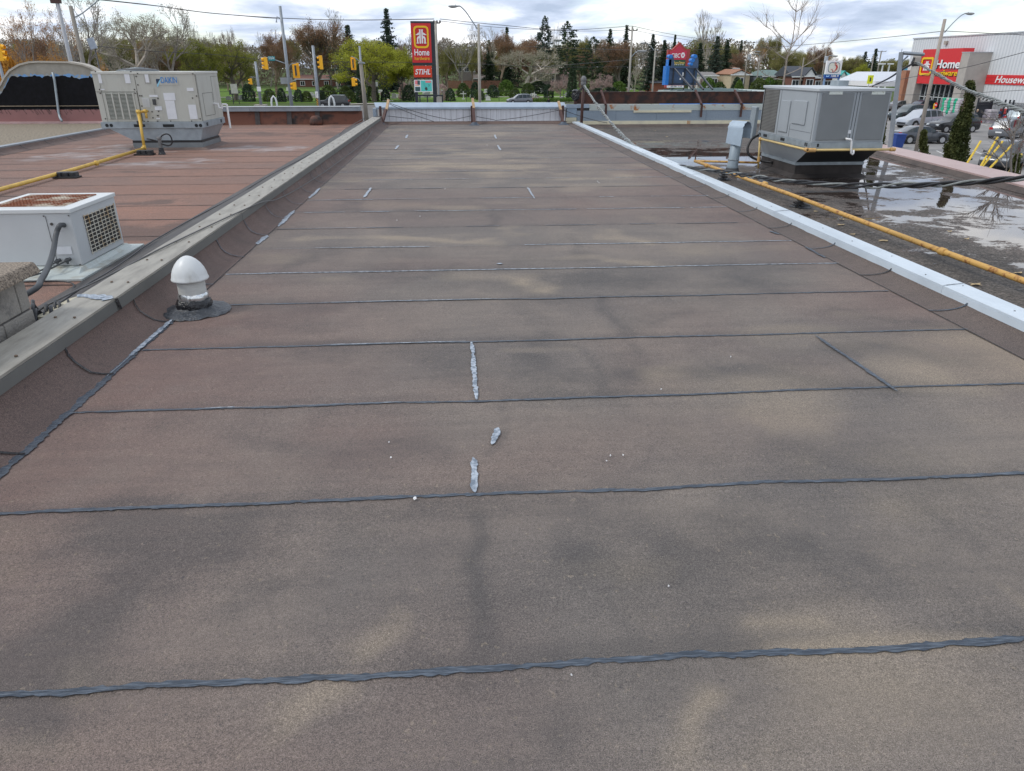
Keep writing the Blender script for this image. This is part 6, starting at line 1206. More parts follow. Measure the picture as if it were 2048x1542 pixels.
# ------------------------------------------------------------------ houses
def house(label, pxl, pxr, y_top, y_eave, Y, wall, roofc, gable='side', depth=9, trim=True, nwin=3, name='house'):
    xl, xr = PY(pxl,y_eave,Y).x, PY(pxr,y_eave,Y).x; ze, zt_ = PY((pxl+pxr)/2,y_eave,Y).z, PY((pxl+pxr)/2,y_top,Y).z; t = thing(name, label, 'house', ((xl+xr)/2, Y, G))
    M().box(xl+.3, xr-.3, Y, Y+depth, G, ze-.002).obj('wall', wall, t)
    if gable == 'side': M().prism([(-.4,ze),(depth+.4,ze),(depth/2,zt_)], (xl,Y,0), (0,1,0), (0,0,1), (xr-xl,0,0)).obj('roof', roofc, t)
    elif gable == 'hip': M().hexa([(xl,Y-.4,ze),(xr,Y-.4,ze),(xr,Y+depth+.4,ze),(xl,Y+depth+.4,ze),(xl+(xr-xl)*.25,Y+depth*.45,zt_),(xr-(xr-xl)*.25,Y+depth*.45,zt_),(xr-(xr-xl)*.25,Y+depth*.55,zt_),(xl+(xr-xl)*.25,Y+depth*.55,zt_)]).obj('roof', roofc, t)
    else:
        xm_ = (xl+xr)/2; M().prism([(xl+.3,ze),(xr-.3,ze),(xm_,zt_-.25)], (0,Y+.02,0), (1,0,0), (0,0,1), (0,.2,0)).obj('gable', m_wh, t)
        m = M(); m.bar((xl,Y+depth/2,ze),(xm_,Y+depth/2,zt_),depth+.6,.16).bar((xr,Y+depth/2,ze),(xm_,Y+depth/2,zt_),depth+.6,.16); m.obj('roof', roofc, t)
    if trim: M().box(xl-.1, xr+.1, Y-.45, Y-.40, ze-.15, ze+.05).obj('eave', m_wh, t)
    for k in range(nwin):
        x = xl+(xr-xl)*(k+.6)/(nwin+.2); wf_ = M().box(x-.75,x+.75,Y-.06,Y-.005,ze-2.0,ze-.6).obj('window', m_wh, t); M().box(x-.62,x-.04,Y-.075,Y-.061,ze-1.9,ze-.7).box(x+.04,x+.62,Y-.075,Y-.061,ze-1.9,ze-.7).obj('pane', m_glass, wf_)
    return t
mh = lambda n, c: mat(n, c, .85, var=.12, vs=2)
house('cream house with orange brown roof and white gable behind the blue shop', 1461, 1503, 139, 149, 165, mh('cream_wall', (.46,.38,.26)), mh('roof_tan', (.30,.15,.09)), 'front', 10, nwin=1)
house('long low orange roofed house wing left of the cream gable', 1448, 1478, 133, 136.5, 185, mh('cream_wall', None), mh('roof_tan', None), 'side', 10, nwin=1)
house('white walled low house behind the dark conifers left of the cream house', 1400, 1437, 144, 151, 170, m_white, mh('roof_grey', (.20,.19,.18)), 'side', 9)
house('low house with green grey hip roof behind the bare tree', 1524, 1577, 140, 152, 160, mh('grey_wall', (.20,.22,.25)), mh('roof_green', (.13,.19,.18)), 'hip', 10)
house('brick house with steep dark slate gable behind the grey rooftop unit', 1583, 1618, 132, 153, 152, mh('brick_dark', (.16,.07,.05)), mh('roof_slate', (.055,.062,.075)), 'side', 9, nwin=2)
house('white gabled dormer front joined to the brick house', 1608, 1634, 135, 152, 151, mh('brick_dark', None), mh('roof_slate', None), 'front', 8, nwin=1)
house('low dark brick wing right of the white gabled front', 1628, 1668, 150, 155, 156, mh('brick_dark', None), mh('roof_slate', None), 'side', 8, nwin=2)
house('small white house with turquoise roof right of the price sign', 1677, 1704, 141.5, 151, 190, m_white, mh('roof_teal', (.08,.38,.36)), 'side', 9, nwin=2)
house('turquoise gabled porch of the small white house', 1681, 1694, 141.5, 151, 187, m_white, mh('roof_teal', None), 'front', 3, nwin=1, trim=False)
house('grey brown two storey house among the trees right of the pylon sign', 915, 952, 118, 130, 250, mh('taupe_wall', (.22,.19,.17)), mh('roof_brown', (.14,.115,.10)), 'hip', 12, nwin=3)
house('low grey brown garage wing beside the two storey house', 945, 990, 149, 157, 245, mh('taupe_wall', None), mh('roof_brown', None), 'side', 10, nwin=1)
house('pinkish roofed bungalow hidden behind the bare trees', 1072, 1142, 136, 147, 255, mh('taupe_wall', None), mh('roof_rose', (.22,.15,.14)), 'side', 12, nwin=3)
house('long red brown roofed bungalow behind the left cemetery trees', 590, 690, 150, 158, 260, mh('brick_dark', None), mh('roof_rust', (.17,.085,.065)), 'side', 12, nwin=4)
house('red brick outbuilding behind the slim lamp', 1303, 1340, 161, 166, 200, mh('brick_red', (.25,.09,.06)), mh('roof_slate', None), 'side', 8, nwin=0, trim=False)
t = thing('board_fence', 'reddish brown wooden board fence at the back of the cemetery', 'fence', (0, 235, G)); r_ = random.Random(9); m = M(); x = PY(895,160,235).x; xe = PY(1000,160,235).x
while x < xe: m.box(x, x+.28, 235, 235.1, G, G+2.2+r_.uniform(0,.08)); x += .3
m.obj('boards', mat('fence_brown', (.20,.09,.06), .8, var=.25, vs=2), t)
t = thing('chain_fence', 'black chain link fence along the front of the cemetery', 'fence', (0, 147, G)); m = M(); x = -60
while x < 30: m.tube([(x,147+.0,G),(x,147,G+1.9)], .05, 6); x += 3.1
m.obj('posts', m_blk, t); M().tube([(-60,147,G+1.87),(30,147,G+1.87)], .03, 5).tube([(-60,147,G+.15),(30,147,G+.15)], .015, 5).obj('rail', m_blk, t)
t = thing('notice_board', 'pale notice board on two posts at the cemetery edge', 'sign', (PY(470,180,140).x,140,G)); a, b = PY(460,168,140), PY(476,187,140); M().box(a.x,b.x,140,140.1,b.z,a.z).obj('board', mat('board_cream', (.50,.50,.44), .6), t); M().box(a.x,a.x+.1,140.11,140.25,G,a.z).box(b.x-.1,b.x,140.11,140.25,G,a.z).obj('posts', m_dark, t)
t = thing('green_sign', 'small white and green sign on a post under the yellow green tree', 'sign', (PY(753,170,150).x,150,G)); a, b = PY(751,164,150), PY(756,173,150); M().box(a.x,b.x,150,150.1,b.z,a.z).obj('board', m_wh, t); vpole('post', 753, 164, 150.2, .05, .05, m_dark, t)
t = thing('banner_board', 'narrow pale board strapped to the pole right of the pylon sign', 'sign', (PY(876,158,70).x,70,G)); a, b = PY(874,150,70), PY(878,166,70); M().box(a.x,b.x,70,70.1,b.z,a.z).obj('board', mat('sign_back', None), t); M().tube([(a.x+.08,70.15,G),(a.x+.08,70.15,a.z)], .04, 6).obj('post', m_galv, t)
# ================================================================== VEGETATION
def leafmat(name, c1, c2, sc=.9, rough=.7):
    m = bpy.data.materials.new(name); m.use_nodes = True; t = m.node_tree; b = t.nodes['Principled BSDF']
    tc = t.nodes.new('ShaderNodeTexCoord'); n = t.nodes.new('ShaderNodeTexNoise'); n.inputs['Scale'].default_value = sc; n.inputs['Detail'].default_value = 6; n.inputs['Roughness'].default_value = .75
    t.links.new(tc.outputs['Object'], n.inputs['Vector']); oi = t.nodes.new('ShaderNodeObjectInfo')
    f = mth('ADD', n.outputs['Fac'], mth('MULTIPLY', mth('SUBTRACT', oi.outputs['Random'], .5, tree=t), .16, tree=t), tree=t)
    t.links.new(ramp(t, f, [(.34, c1), (.64, c2)]), b.inputs['Base Color']); b.inputs['Roughness'].default_value = rough; b.inputs['Specular IOR Level'].default_value = .25
    tr = t.nodes.new('ShaderNodeBsdfTranslucent'); t.links.new(ramp(t, f, [(.34, c1), (.64, c2)]), tr.inputs[0]); ms = t.nodes.new('ShaderNodeMixShader'); ms.inputs[0].default_value = .3
    t.links.new(b.outputs[0], ms.inputs[1]); t.links.new(tr.outputs[0], ms.inputs[2]); t.links.new(ms.outputs[0], t.nodes['Material Output'].inputs[0]); return m
bark = {k: mat('bark_'+k, c, .9, var=.25, vs=3) for k, c in dict(grey=(.24,.215,.19), dark=(.12,.10,.085), pale=(.36,.32,.27), brown=(.20,.145,.11)).items()}
def tubeN(V, F, pts, rs, n=3):
    k = len(V); up = None
    for i, p in enumerate(pts):
        d = pts[min(i+1, len(pts)-1)]-pts[max(i-1, 0)]; d = d.normalized() if d.length else Vector((0,0,1))
        ref = Vector((0,0,1)) if abs(d.z) < .95 else Vector((1,0,0)); u = d.cross(ref).normalized(); v = u.cross(d)
        for j in range(n): a = 2*math.pi*j/n; V.append(tuple(p+(u*math.cos(a)+v*math.sin(a))*rs[i]))
    for i in range(len(pts)-1):
        for j in range(n): F.append((k+i*n+j, k+i*n+(j+1) % n, k+(i+1)*n+(j+1) % n, k+(i+1)*n+j))
def skeleton(seed, H=10, fork=.28, lev=5, spread=.62, nch=(3,4), tw=1.0, up=.25, trunk_r=.22, lean=.0, decay=.66):
    r = random.Random(seed); V, F, TV, TF, tips = [], [], [], [], []
    def grow(p, d, L, rad, l):
        pts = [p]; n = 4 if l < 2 else 3
        for i in range(n):
            d = (d+Vector((r.uniform(-1,1), r.uniform(-1,1), r.uniform(-.4,1)*up*2))*.16*tw).normalized(); pts.append(pts[-1]+d*L/n)
        rs = [rad*(1-.45*i/n) for i in range(n+1)]
        if l <= 2: tubeN(V, F, pts, rs, 6 if l == 0 else 4)
        else: tubeN(TV, TF, pts, [max(.0065, x*.8) for x in rs], 3)
        if l >= lev: tips.append((pts[-1], d)); tips.append((pts[-2], d)); return
        k = r.randint(*nch); a0 = r.uniform(0, 6.28)
        for i in range(k+(1 if l == 0 else 0)):
            a = a0+6.283*i/(k+(1 if l == 0 else 0))+r.uniform(-.5,.5); ref = Vector((math.cos(a), math.sin(a), 0)); side = (ref-d*ref.dot(d)); side = side.normalized() if side.length > .05 else Vector((1,0,0))
            nd = (d*(1-spread*.55)+side*spread*r.uniform(.6,1.15)+Vector((0,0,up*.6))).normalized(); q = pts[-1] if i == 0 else pts[r.randint(max(1, n-2), n)]
            grow(q, nd, L*decay*r.uniform(.8,1.2), rad*.58, l+1)
        if l >= 1: grow(pts[-1], (d+Vector((0,0,.2))).normalized(), L*decay, rad*.55, l+1)
    grow(Vector((0,0,0)), Vector((lean,0,1)).normalized(), H*fork, trunk_r, 0)
    zmax = max([p.z for p, _ in tips]); s = H/zmax
    sc = lambda L_: [(x*s, y*s, z*s) for x, y, z in L_]
    return sc(V), F, sc(TV), TF, [(p*s, d) for p, d in tips]
def leaves(V, F, c, rad, n, size, r, flat=1.0, droop=0):
    for _ in range(n):
        d = Vector((r.gauss(0,1), r.gauss(0,1), r.gauss(0,1)*flat)); d = d.normalized()*rad*r.random()**.5; p = c+d
        a, b = r.uniform(0,6.283), r.uniform(-1,1); q = math.sqrt(1-b*b); n_ = Vector((q*math.cos(a), q*math.sin(a), b)); u = n_.orthogonal().normalized(); v = n_.cross(u); s = size*r.uniform(.6,1.4); u *= s; v *= s*.7
        k = len(V); V += [tuple(p-u), tuple(p-v), tuple(p+u), tuple(p+v)]; F.append((k, k+1, k+2, k+3))
def mk(name, V, F, m, parent):
    me = bpy.data.meshes.new(name); me.from_pydata(V, [], F); me.materials.append(m); o = bpy.data.objects.new(name, me); COL.objects.link(o); o.parent = parent; return o
PROTO = {}; PW = {}
def proto(kind, cat='tree', name='tree'):
    t = bpy.data.objects.new(name, None); COL.objects.link(t); t['category'] = cat; PROTO[kind] = [t, False]; return t
def broad(kind, seed, name, bk, lm, nl=10, rad=.5, size=.12, **kw):
    t = proto(kind, 'tree', name); V, F, TV, TF, tips = skeleton(seed, **kw); mk('trunk', V, F, bark[bk], t); mk('twigs', TV, TF, bark[bk], t)
    w_ = max(abs(p.x) for p, _ in tips)*2; r = random.Random(seed+9)
    if lm: 
        LV, LF = [], []
        for p, d in tips: leaves(LV, LF, p, rad, nl, size, r)
        mk('crown', LV, LF, lm, t)
    PW[kind] = w_*.92
L_or = leafmat('leaf_orange', (.34,.15,.045), (.46,.26,.10)); L_br = leafmat('leaf_redbrown', (.20,.115,.070), (.32,.185,.10)); L_yg = leafmat('leaf_yellowgreen', (.20,.22,.022), (.40,.41,.045)); L_ol = leafmat('leaf_olive', (.17,.165,.055), (.30,.28,.10))
L_pl = leafmat('leaf_pale', (.27,.25,.17), (.36,.34,.25)); L_pk = leafmat('leaf_pink', (.36,.24,.22), (.48,.36,.33)); L_dg = leafmat('needle_dark', (.026,.050,.028), (.062,.092,.048)); L_bg = leafmat('needle_blue', (.036,.058,.044), (.080,.110,.080)); L_sh = leafmat('shrub_green', (.05,.085,.022), (.12,.15,.045)); L_gr = leafmat('shrub_bright', (.06,.12,.02), (.12,.19,.035)); L_ob = leafmat('leaf_orange_bright', (.46,.20,.03), (.55,.30,.06)); L_cd = leafmat('cedar_green', (.032,.048,.014), (.12,.13,.04), 5)
broad('bare_a', 1, 'bare_tree', 'grey', None, lev=6, nch=(2,3), spread=.55, fork=.22, tw=1.2, trunk_r=.13)
broad('bare_b', 2, 'bare_tree', 'brown', None, lev=6, nch=(2,3), spread=.5, fork=.20, tw=1.3, up=.35, trunk_r=.12)
broad('bare_fan', 3, 'bare_tree', 'pale', None, lev=5, nch=(2,3), spread=.48, fork=.14, tw=.9, up=.38, trunk_r=.11, lean=.08)
broad('pale_a', 4, 'budding_tree', 'grey', L_pl, nl=5, rad=.35, size=.045, lev=5, nch=(2,3), spread=.62, fork=.18, tw=1.4, trunk_r=.14)
broad('pale_b', 5, 'budding_tree', 'pale', L_pl, nl=6, rad=.40, size=.045, lev=5, nch=(3,3), spread=.75, fork=.14, tw=1.2, up=.15, trunk_r=.14)
broad('orange_a', 6, 'budding_tree', 'grey', L_or, nl=3, rad=.34, size=.05, lev=5, nch=(2,3), spread=.6, fork=.22, tw=1.4, trunk_r=.14)
broad('orange_b', 7, 'budding_tree', 'dark', L_ob, nl=11, rad=.40, size=.06, lev=4, nch=(3,4), spread=.85, fork=.2, tw=1.5, up=.08, trunk_r=.14)
broad('brown_a', 8, 'budding_tree', 'dark', L_br, nl=7, rad=.50, size=.05, lev=5, nch=(3,4), spread=.62, fork=.18, tw=1.0, up=.28, trunk_r=.18)
broad('brown_b', 9, 'budding_tree', 'brown', L_br, nl=6, rad=.45, size=.05, lev=5, nch=(3,4), spread=.7, fork=.16, tw=1.1, trunk_r=.16)
broad('yg_a', 10, 'leafy_tree', 'dark', L_yg, nl=26, rad=.62, size=.075, lev=4, nch=(3,5), spread=.85, fork=.2, tw=1.0, up=.12, trunk_r=.18)
L_yo = leafmat('leaf_olive_yellow', (.13,.15,.028), (.26,.265,.05))
broad('yo_a', 14, 'leafy_tree', 'dark', L_yo, nl=24, rad=.6, size=.075, lev=4, nch=(3,5), spread=.8, fork=.2, tw=1.0, up=.15, trunk_r=.18)
broad('yg_b', 11, 'leafy_tree', 'dark', L_yg, nl=24, rad=.6, size=.075, lev=4, nch=(4,5), spread=.75, fork=.2, tw=1.1, up=.2, trunk_r=.18)
broad('ol_a', 12, 'leafy_tree', 'brown', L_ol, nl=26, rad=.6, size=.065, lev=4, nch=(4,5), spread=.75, fork=.2, tw=1.1, up=.2, trunk_r=.16)
broad('pink_a', 13, 'blossom_tree', 'grey', L_pk, nl=12, rad=.5, size=.09, lev=4, nch=(3,4), spread=.85, fork=.22, tw=1.0, up=.12, trunk_r=.2)
def conifer(kind, seed, m, base=.35, H=10, R=2.2, tiers=38, dens=1.0, pine=False, irregular=.25):
    r = random.Random(seed); t = proto(kind, 'tree', 'pine_tree' if pine else 'spruce_tree'); V, F = [], []; tubeN(V, F, [Vector((0,0,0)), Vector((.03,0,H*.5)), Vector((0,.03,H*.98))], [.16,.1,.02], 6); LV, LF = [], []
    for i in range(tiers):
        f = i/(tiers-1); z = H*(base+(.98-base)*f) if pine else H*(.06+.93*f); L = R*(((1-f)**.8)*r.choice([.6,.85,1,1,1.15]) if not pine else math.sin(math.pi*min(1, .25+f*.75))**.7*.9+.1)*(1+irregular*r.uniform(-1,.6)); nb = max(4, int(9*(1-f*.4)))
        for j in range(nb):
            if pine and r.random() < .28: continue
            a = 6.283*j/nb+r.uniform(-.4,.4)+i; Lb = max(.12, L*r.uniform(.65,1.12)); d = Vector((math.cos(a), math.sin(a), 0)); p0 = Vector((0,0,z)); dr = (.12 if pine else -.30)*Lb
            pts = [p0, p0+d*Lb*.5+Vector((0,0,dr*.35)), p0+d*Lb+Vector((0,0,dr*(.5 if f < .6 else .2)))]
            tubeN(V, F, pts, [.035,.02,.008], 3)
            nn = max(5, int(Lb*11*dens))
            for k in range(nn):
                q = (k+.5)/nn; c = pts[0].lerp(pts[2], q) + Vector((0,0,dr*.15))
                if pine and q < .45: continue
                leaves(LV, LF, c-Vector((0,0,0 if pine else .06)), .20 if pine else .14+.12*(1-q), 5 if pine else 3, .10, r, .7)
    mk('trunk', V, F, bark['dark'], t); mk('crown', LV, LF, m, t); PW[kind] = R*2
conifer('spruce_a', 21, L_dg); conifer('spruce_b', 22, L_bg, R=2.4, irregular=.4); conifer('spruce_c', 23, L_dg, R=2.0, tiers=34, irregular=.5)
conifer('pine_a', 24, L_bg, base=.42, R=2.3, tiers=24, pine=True); conifer('pine_b', 25, L_dg, base=.25, R=2.6, tiers=26, pine=True)
def shrub(kind, seed, m, H=1.0, R=.5, n=900, size=.045, cat='shrub', name='shrub', col=False, lump=.25):
    r = random.Random(seed); t = proto(kind, cat, name); LV, LF = [], []; V, F = [], []
    tubeN(V, F, [Vector((0,0,0)), Vector((0,0,H*(.9 if col else .6)))], [.03,.01], 5)
    for _ in range(n):
        a = r.uniform(0,6.283)
        if col: f = r.random(); rr = R*(1-f**2.2*.85)*(1+lump*mnoise.noise(Vector((math.cos(a)*1.5, math.sin(a)*1.5, f*9+seed)))); z = H*f
        else: b = r.uniform(-.25,1); rr = R*math.sqrt(max(0,1-b*b))*(1+lump*mnoise.noise(Vector((math.cos(a)*1.6, math.sin(a)*1.6, b*2+seed)))); z = H*(.2+.78*b)
        rr *= r.uniform(.72,1.04); leaves(LV, LF, Vector((rr*math.cos(a), rr*math.sin(a), max(.02, z))), size*1.2, 2, size, r)
    mk('stem', V, F, bark['dark'], t); mk('foliage', LV, LF, m, t); PW[kind] = R*2
shrub('sh_dark', 31, L_dg); shrub('sh_green', 32, L_sh); shrub('sh_bright', 33, L_gr); shrub('sh_pink', 34, L_pk, n=500); shrub('sh_or', 36, L_ob, n=600)
shrub('columnar', 35, L_dg, H=1, R=.16, n=1400, size=.022, cat='tree', name='columnar_cedar', col=True, lump=.15); PH = {k: 1.0 for k in ('sh_dark','sh_green','sh_bright','sh_pink','sh_or','columnar')}
def plant(kind, px, ytop, wpx, Y, label, group=None, ybase=None, rz=None):
    tp = PY(px, ytop, Y); zb = G; H = tp.z-zb
    ax = (Vector((tp.x, Y, tp.z))-CAM).dot(FWD); W = wpx*ax/FPX*(1.55 if kind.startswith('spruce') else 1.15 if kind.startswith('pine') else 1); h0 = PH.get(kind, 10.0); s = H/h0; sw = max(.35*s, min(3.0*s, W/PW[kind]))
    t, used = PROTO[kind]; o = t if not used else copy_tree(t); PROTO[kind][1] = True
    o.location = (tp.x, Y, zb); o.rotation_euler = (0, 0, rz if rz is not None else rnd.uniform(0, 6.28)); o.scale = (sw, sw, s); o['label'] = label
    if group: o['group'] = group
    return o
GT = 'trees around the cemetery and street'
for row in [
 ('orange_a',28,-8,130,88,'budding orange tree at the left picture edge above the arched wall'), ('orange_a',95,4,130,96,'budding orange tree behind the top of the arched wall'),
 ('pale_a',160,-12,170,104,'tall thin leafed tree rising behind the wooden lamp pole'), ('orange_b',120,84,110,82,'low bright orange tree over the right shoulder of the arched wall'), ('orange_b',20,90,90,80,'low bright orange tree at the left end of the arched wall'),
 ('orange_b',188,106,50,78,'small bright orange tree beside the dark conifer left of the beige unit'), ('brown_b',60,60,160,120,'brown budding tree deep behind the arched wall'), ('spruce_c',213,80,40,140,'dark conifer just left of the beige rooftop unit'),
 ('pale_b',268,18,140,122,'tall sparse budding tree above the left half of the beige unit'), ('pale_a',335,10,150,126,'tall sparse budding tree above the right half of the beige unit'), ('brown_b',300,72,150,160,'brownish tree mass low behind the beige unit'), ('ol_a',240,72,110,175,'olive leafed tree behind the dark conifer at left'), ('brown_a',352,84,110,170,'brown budding tree left of the yellow green maples'),
 ('yo_a',382,72,92,150,'yellow green leafy tree directly right of the beige unit top'), ('yo_a',455,84,110,156,'second yellow green leafy tree, right of the first by the beige unit'), ('bare_a',402,36,70,205,'bare grey tree rising behind the left yellow green tree'), ('bare_b',470,50,80,212,'bare brownish tree behind the right yellow green tree'), ('bare_b',438,58,70,220,'bare purplish tree between the two yellow green trees'), ('bare_a',505,62,60,225,'bare grey tree left of the tall leaning signal pole'),
 ('brown_b',538,58,86,185,'rusty budding tree behind the green street sign'), ('brown_a',622,37,136,172,'large rounded red brown budding tree behind the traffic signals'), ('bare_a',662,16,96,235,'tall bare tree rising behind the large red brown tree'), ('spruce_b',694,50,62,200,'dark spruce between the red brown tree and the tall spruce'), ('spruce_b',772,17,62,205,'tallest dark spruce just left of the pylon sign'),
 ('yg_a',740,80,150,148,'broad bright yellow green tree behind the wooden mast'), ('yg_b',800,96,84,153,'bright yellow green tree touching the left side of the pylon sign'), ('bare_b',730,70,50,245,'bare tree between the two dark spruces'), ('bare_a',812,60,60,240,'bare tree directly behind the pylon sign'),
 ('ol_a',893,92,56,190,'olive orange tree just right of the pylon sign'), ('bare_a',920,48,110,175,'large bare tree between the pylon sign and the centre street lamp'), ('bare_fan',985,54,80,240,'bare grey tree right of the centre street lamp'), ('ol_a',945,88,66,235,'olive tree behind the centre street lamp'), ('brown_b',1000,58,76,222,'brown budding tree right of the centre street lamp'), ('spruce_a',978,80,34,238,'dark spruce right behind the centre street lamp'), ('spruce_c',1014,54,36,242,'dark spruce top above the brown trees'), ('bare_b',880,66,70,248,'bare brown tree above the olive orange tree'),
 ('pale_b',1048,96,112,185,'wide pale grey budding tree above the grey car'), ('brown_b',1060,70,80,250,'brown tree behind the pale budding tree'), ('pine_a',1090,31,36,225,'tallest pine with tufted top in the middle of the tree line'), ('bare_fan',1112,44,30,235,'thin bare snag between the two pines'), ('pine_b',1136,42,54,215,'broad pine right of the tufted pine'), ('pine_b',1187,73,60,198,'flat topped dark pine behind the brown mast'),
 ('brown_a',1242,78,92,190,'broad brown domed tree behind the utility pole brackets'), ('spruce_a',1221,58,40,222,'pointed spruce left of the utility pole brackets'), ('spruce_c',1254,50,36,226,'pointed spruce directly behind the utility pole brackets'), ('spruce_b',1307,68,40,204,'bushy spruce behind the slim concrete lamp'), ('spruce_a',1330,80,36,206,'dark spruce left of the red bank sign'), ('spruce_c',1351,69,26,245,'spruce spire behind the peak of the bank sign'),
 ('brown_b',1165,100,60,230,'brown tree between the pines'), ('brown_b',1345,100,70,235,'brown tree hidden behind the bank sign'), ('bare_b',1385,84,60,250,'bare tree right of the red bank sign'), ('columnar',1146,127,21,150,'dark columnar cedar left of the brown mast'), ('pink_a',1122,149,44,156,'pink blossoming tree left of the columnar cedar'), ('pink_a',1203,147,46,160,'pink blossoming tree right of the brown mast'), ('bare_fan',1274,113,36,158,'small pale bare tree at the foot of the utility pole'),
 ('bare_fan',1428,15,80,225,'tall fan shaped bare tree right of the bank sign'), ('spruce_a',1402,86,40,190,'dark spruce just right of the blue sign board'), ('spruce_b',1436,72,50,178,'large dark spruce below the tall fan shaped tree'), ('spruce_a',1456,80,40,184,'dark spruce left of the cream gabled house'), ('spruce_c',1484,80,24,262,'thin distant spruce left of the transformer pole'), ('pink_a',1400,150,34,150,'pink blossoming tree right of the blue sign board'),
 ('orange_a',1524,78,64,212,'rusty orange tree right of the transformer pole'), ('ol_a',1548,72,66,240,'pale green tree behind the rusty orange tree'), ('brown_b',1478,100,60,235,'brown tree behind the cream gabled house'), ('ol_a',1575,98,76,205,'olive yellow tree behind the green roofed house'), ('ol_a',1612,102,60,240,'olive tree behind the slate gabled house'), ('brown_a',1650,88,56,225,'tall reddish tree behind the white price sign'), ('orange_a',1668,104,60,210,'rusty tree right behind the price sign'), ('ol_a',1712,112,56,225,'pale olive tree right of the price sign'), ('yg_b',1730,126,44,200,'small yellow green tree left of the crossing sign'),
 ('spruce_b',1732,103,32,232,'left of two distant conifers right of the price sign'), ('spruce_c',1753,97,32,240,'right of two distant conifers right of the price sign'), ('ol_a',1788,118,66,262,'distant olive trees above the station canopy'), ('ol_a',1822,124,56,270,'distant olive tree left of the big store wall'), ('ol_a',1640,112,60,262,'distant olive tree left of the price sign'), ('yg_b',1690,122,44,235,'distant yellow green tree behind the turquoise roof')]:
    plant(*row, group=GT)
rb = random.Random(77)
for k in range(46):
    px = -30+33*k+rb.uniform(-10,10); kd = rb.choice(['bare_a','bare_b','brown_b','pale_a','ol_a','ol_a','yo_a'])
    reg = 'left of the pylon sign' if px < 820 else 'between the pylon sign and the brown mast' if px < 1165 else 'right of the brown mast'
    plant(kd, px, rb.uniform(72,104), rb.uniform(55,85), rb.uniform(248,268), {'bare':'bare grey tree','brow':'brown budding tree','pale':'pale budding tree','ol_a':'olive tree','yo_a':'yellow green tree'}[kd[:4]]+' in the back row '+near_mark(px), group='back row trees behind the cemetery')
GS = 'shrubs in the cemetery and gardens'
for row in [('sh_dark',561,176,18,148,'round clipped dark shrub left of the tall leaning signal pole'), ('sh_dark',595,178,19,148,'round clipped dark shrub right of the tall leaning signal pole'), ('sh_green',537,178,26,150,'low green shrub left of the clipped dark shrub'), ('sh_green',612,182,22,149,'low dark green shrub left of the arrow sign'), ('sh_green',655,170,34,152,'loose green shrub above the dark car'), ('sh_dark',494,168,26,150,'dark evergreen shrub left of the pedestrian signal'), ('sh_green',690,172,26,154,'dark green shrub right of the dark car'), ('columnar',718,130,22,142,'dark columnar cedar behind the wooden mast'),
  ('sh_green',744,168,24,151,'rounded green shrub under the bright yellow tree'), ('sh_dark',816,170,26,150,'dark shrub at the left foot of the pylon sign'), ('sh_pink',808,166,26,160,'pinkish flowering shrub behind the dark shrub'), ('sh_pink',884,168,26,152,'white flowering shrub right of the pylon sign'), ('sh_dark',900,176,20,150,'dark low shrub right of the flowering shrub'), ('sh_green',926,166,26,170,'green shrub left of the centre street lamp'), ('sh_dark',950,164,20,160,'tall dark shrub just left of the centre street lamp'), ('sh_bright',1012,160,34,175,'bright green shrub right of the centre street lamp'), ('sh_dark',985,170,24,165,'dark shrub among the headstones right of the lamp'),
  ('sh_green',1056,166,26,180,'green shrub behind the grey car'), ('sh_dark',1075,162,44,190,'long dark shrub right of the grey car'), ('sh_dark',1098,168,20,160,'cone of dark shrub left of the pink tree'), ('sh_bright',1238,163,34,170,'yellowish shrub right of the pink tree by the mast'), ('sh_dark',1196,176,30,158,'low dark hedge shrub behind the rusty fascia'), ('sh_dark',1222,174,34,162,'dark hedge shrub left of the bare street tree'), ('sh_green',1182,168,26,165,'shrub directly behind the brown mast'), ('sh_bright',1418,156,34,140,'bright green round shrub left of the orange roofed house'), ('sh_dark',1475,154,22,150,'dark arched hedge in front of the cream house'), ('sh_bright',1480,160,20,146,'bright green shrub in front of the dark arched hedge'), ('sh_green',1520,156,40,146,'loose grey green shrub right of the cream house'), ('sh_bright',1540,154,30,145,'green shrub before the green roofed house'), ('sh_green',1560,156,30,145,'green shrub left of the bare street tree trunk'), ('sh_green',1440,164,30,150,'dark green shrub under the large spruce'),
  ('sh_or',8,108,34,76,'bright orange bush at the far left edge'), ('sh_green',700,180,22,147,'small shrub at the cemetery fence right of the dark car'), ('sh_dark',640,180,20,149,'small dark shrub behind the arrow sign'), ('sh_dark',770,178,20,152,'small dark shrub left of the green sign'), ('sh_green',1030,176,22,158,'small shrub just above the grey car'), ('sh_green',960,180,18,155,'small shrub at the base of the centre lamp')]:
    plant(*row, group=GS)
for o in (t for t, u in PROTO.values() if not u):
    for c_ in [x for x in bpy.data.objects if x.parent == o]: bpy.data.objects.remove(c_)
    bpy.data.objects.remove(o)
def leafy_box(name, x0, x1, y0, y1, z0, z1, n, size, m, seed=0, top=None):
    r = random.Random(seed); LV, LF = [], []
    for _ in range(n):
        x = r.uniform(x0, x1); zt_ = z1 if top is None else top(x); leaves(LV, LF, Vector((x, r.uniform(y0, y1), z0+(zt_-z0)*r.random()**.8)), size, 1, size, r)
    me = bpy.data.meshes.new(name); me.from_pydata(LV, [], LF); me.materials.append(m); o = bpy.data.objects.new(name, me); COL.objects.link(o); return o
def wtop(x): return 9.3+3.2*mnoise.noise(Vector((x*.035, 3, 0)))+2.6*mnoise.noise(Vector((x*.16, 8, 0)))
xl_, xr_ = PY(-60,130,285).x, PY(1500,130,285).x
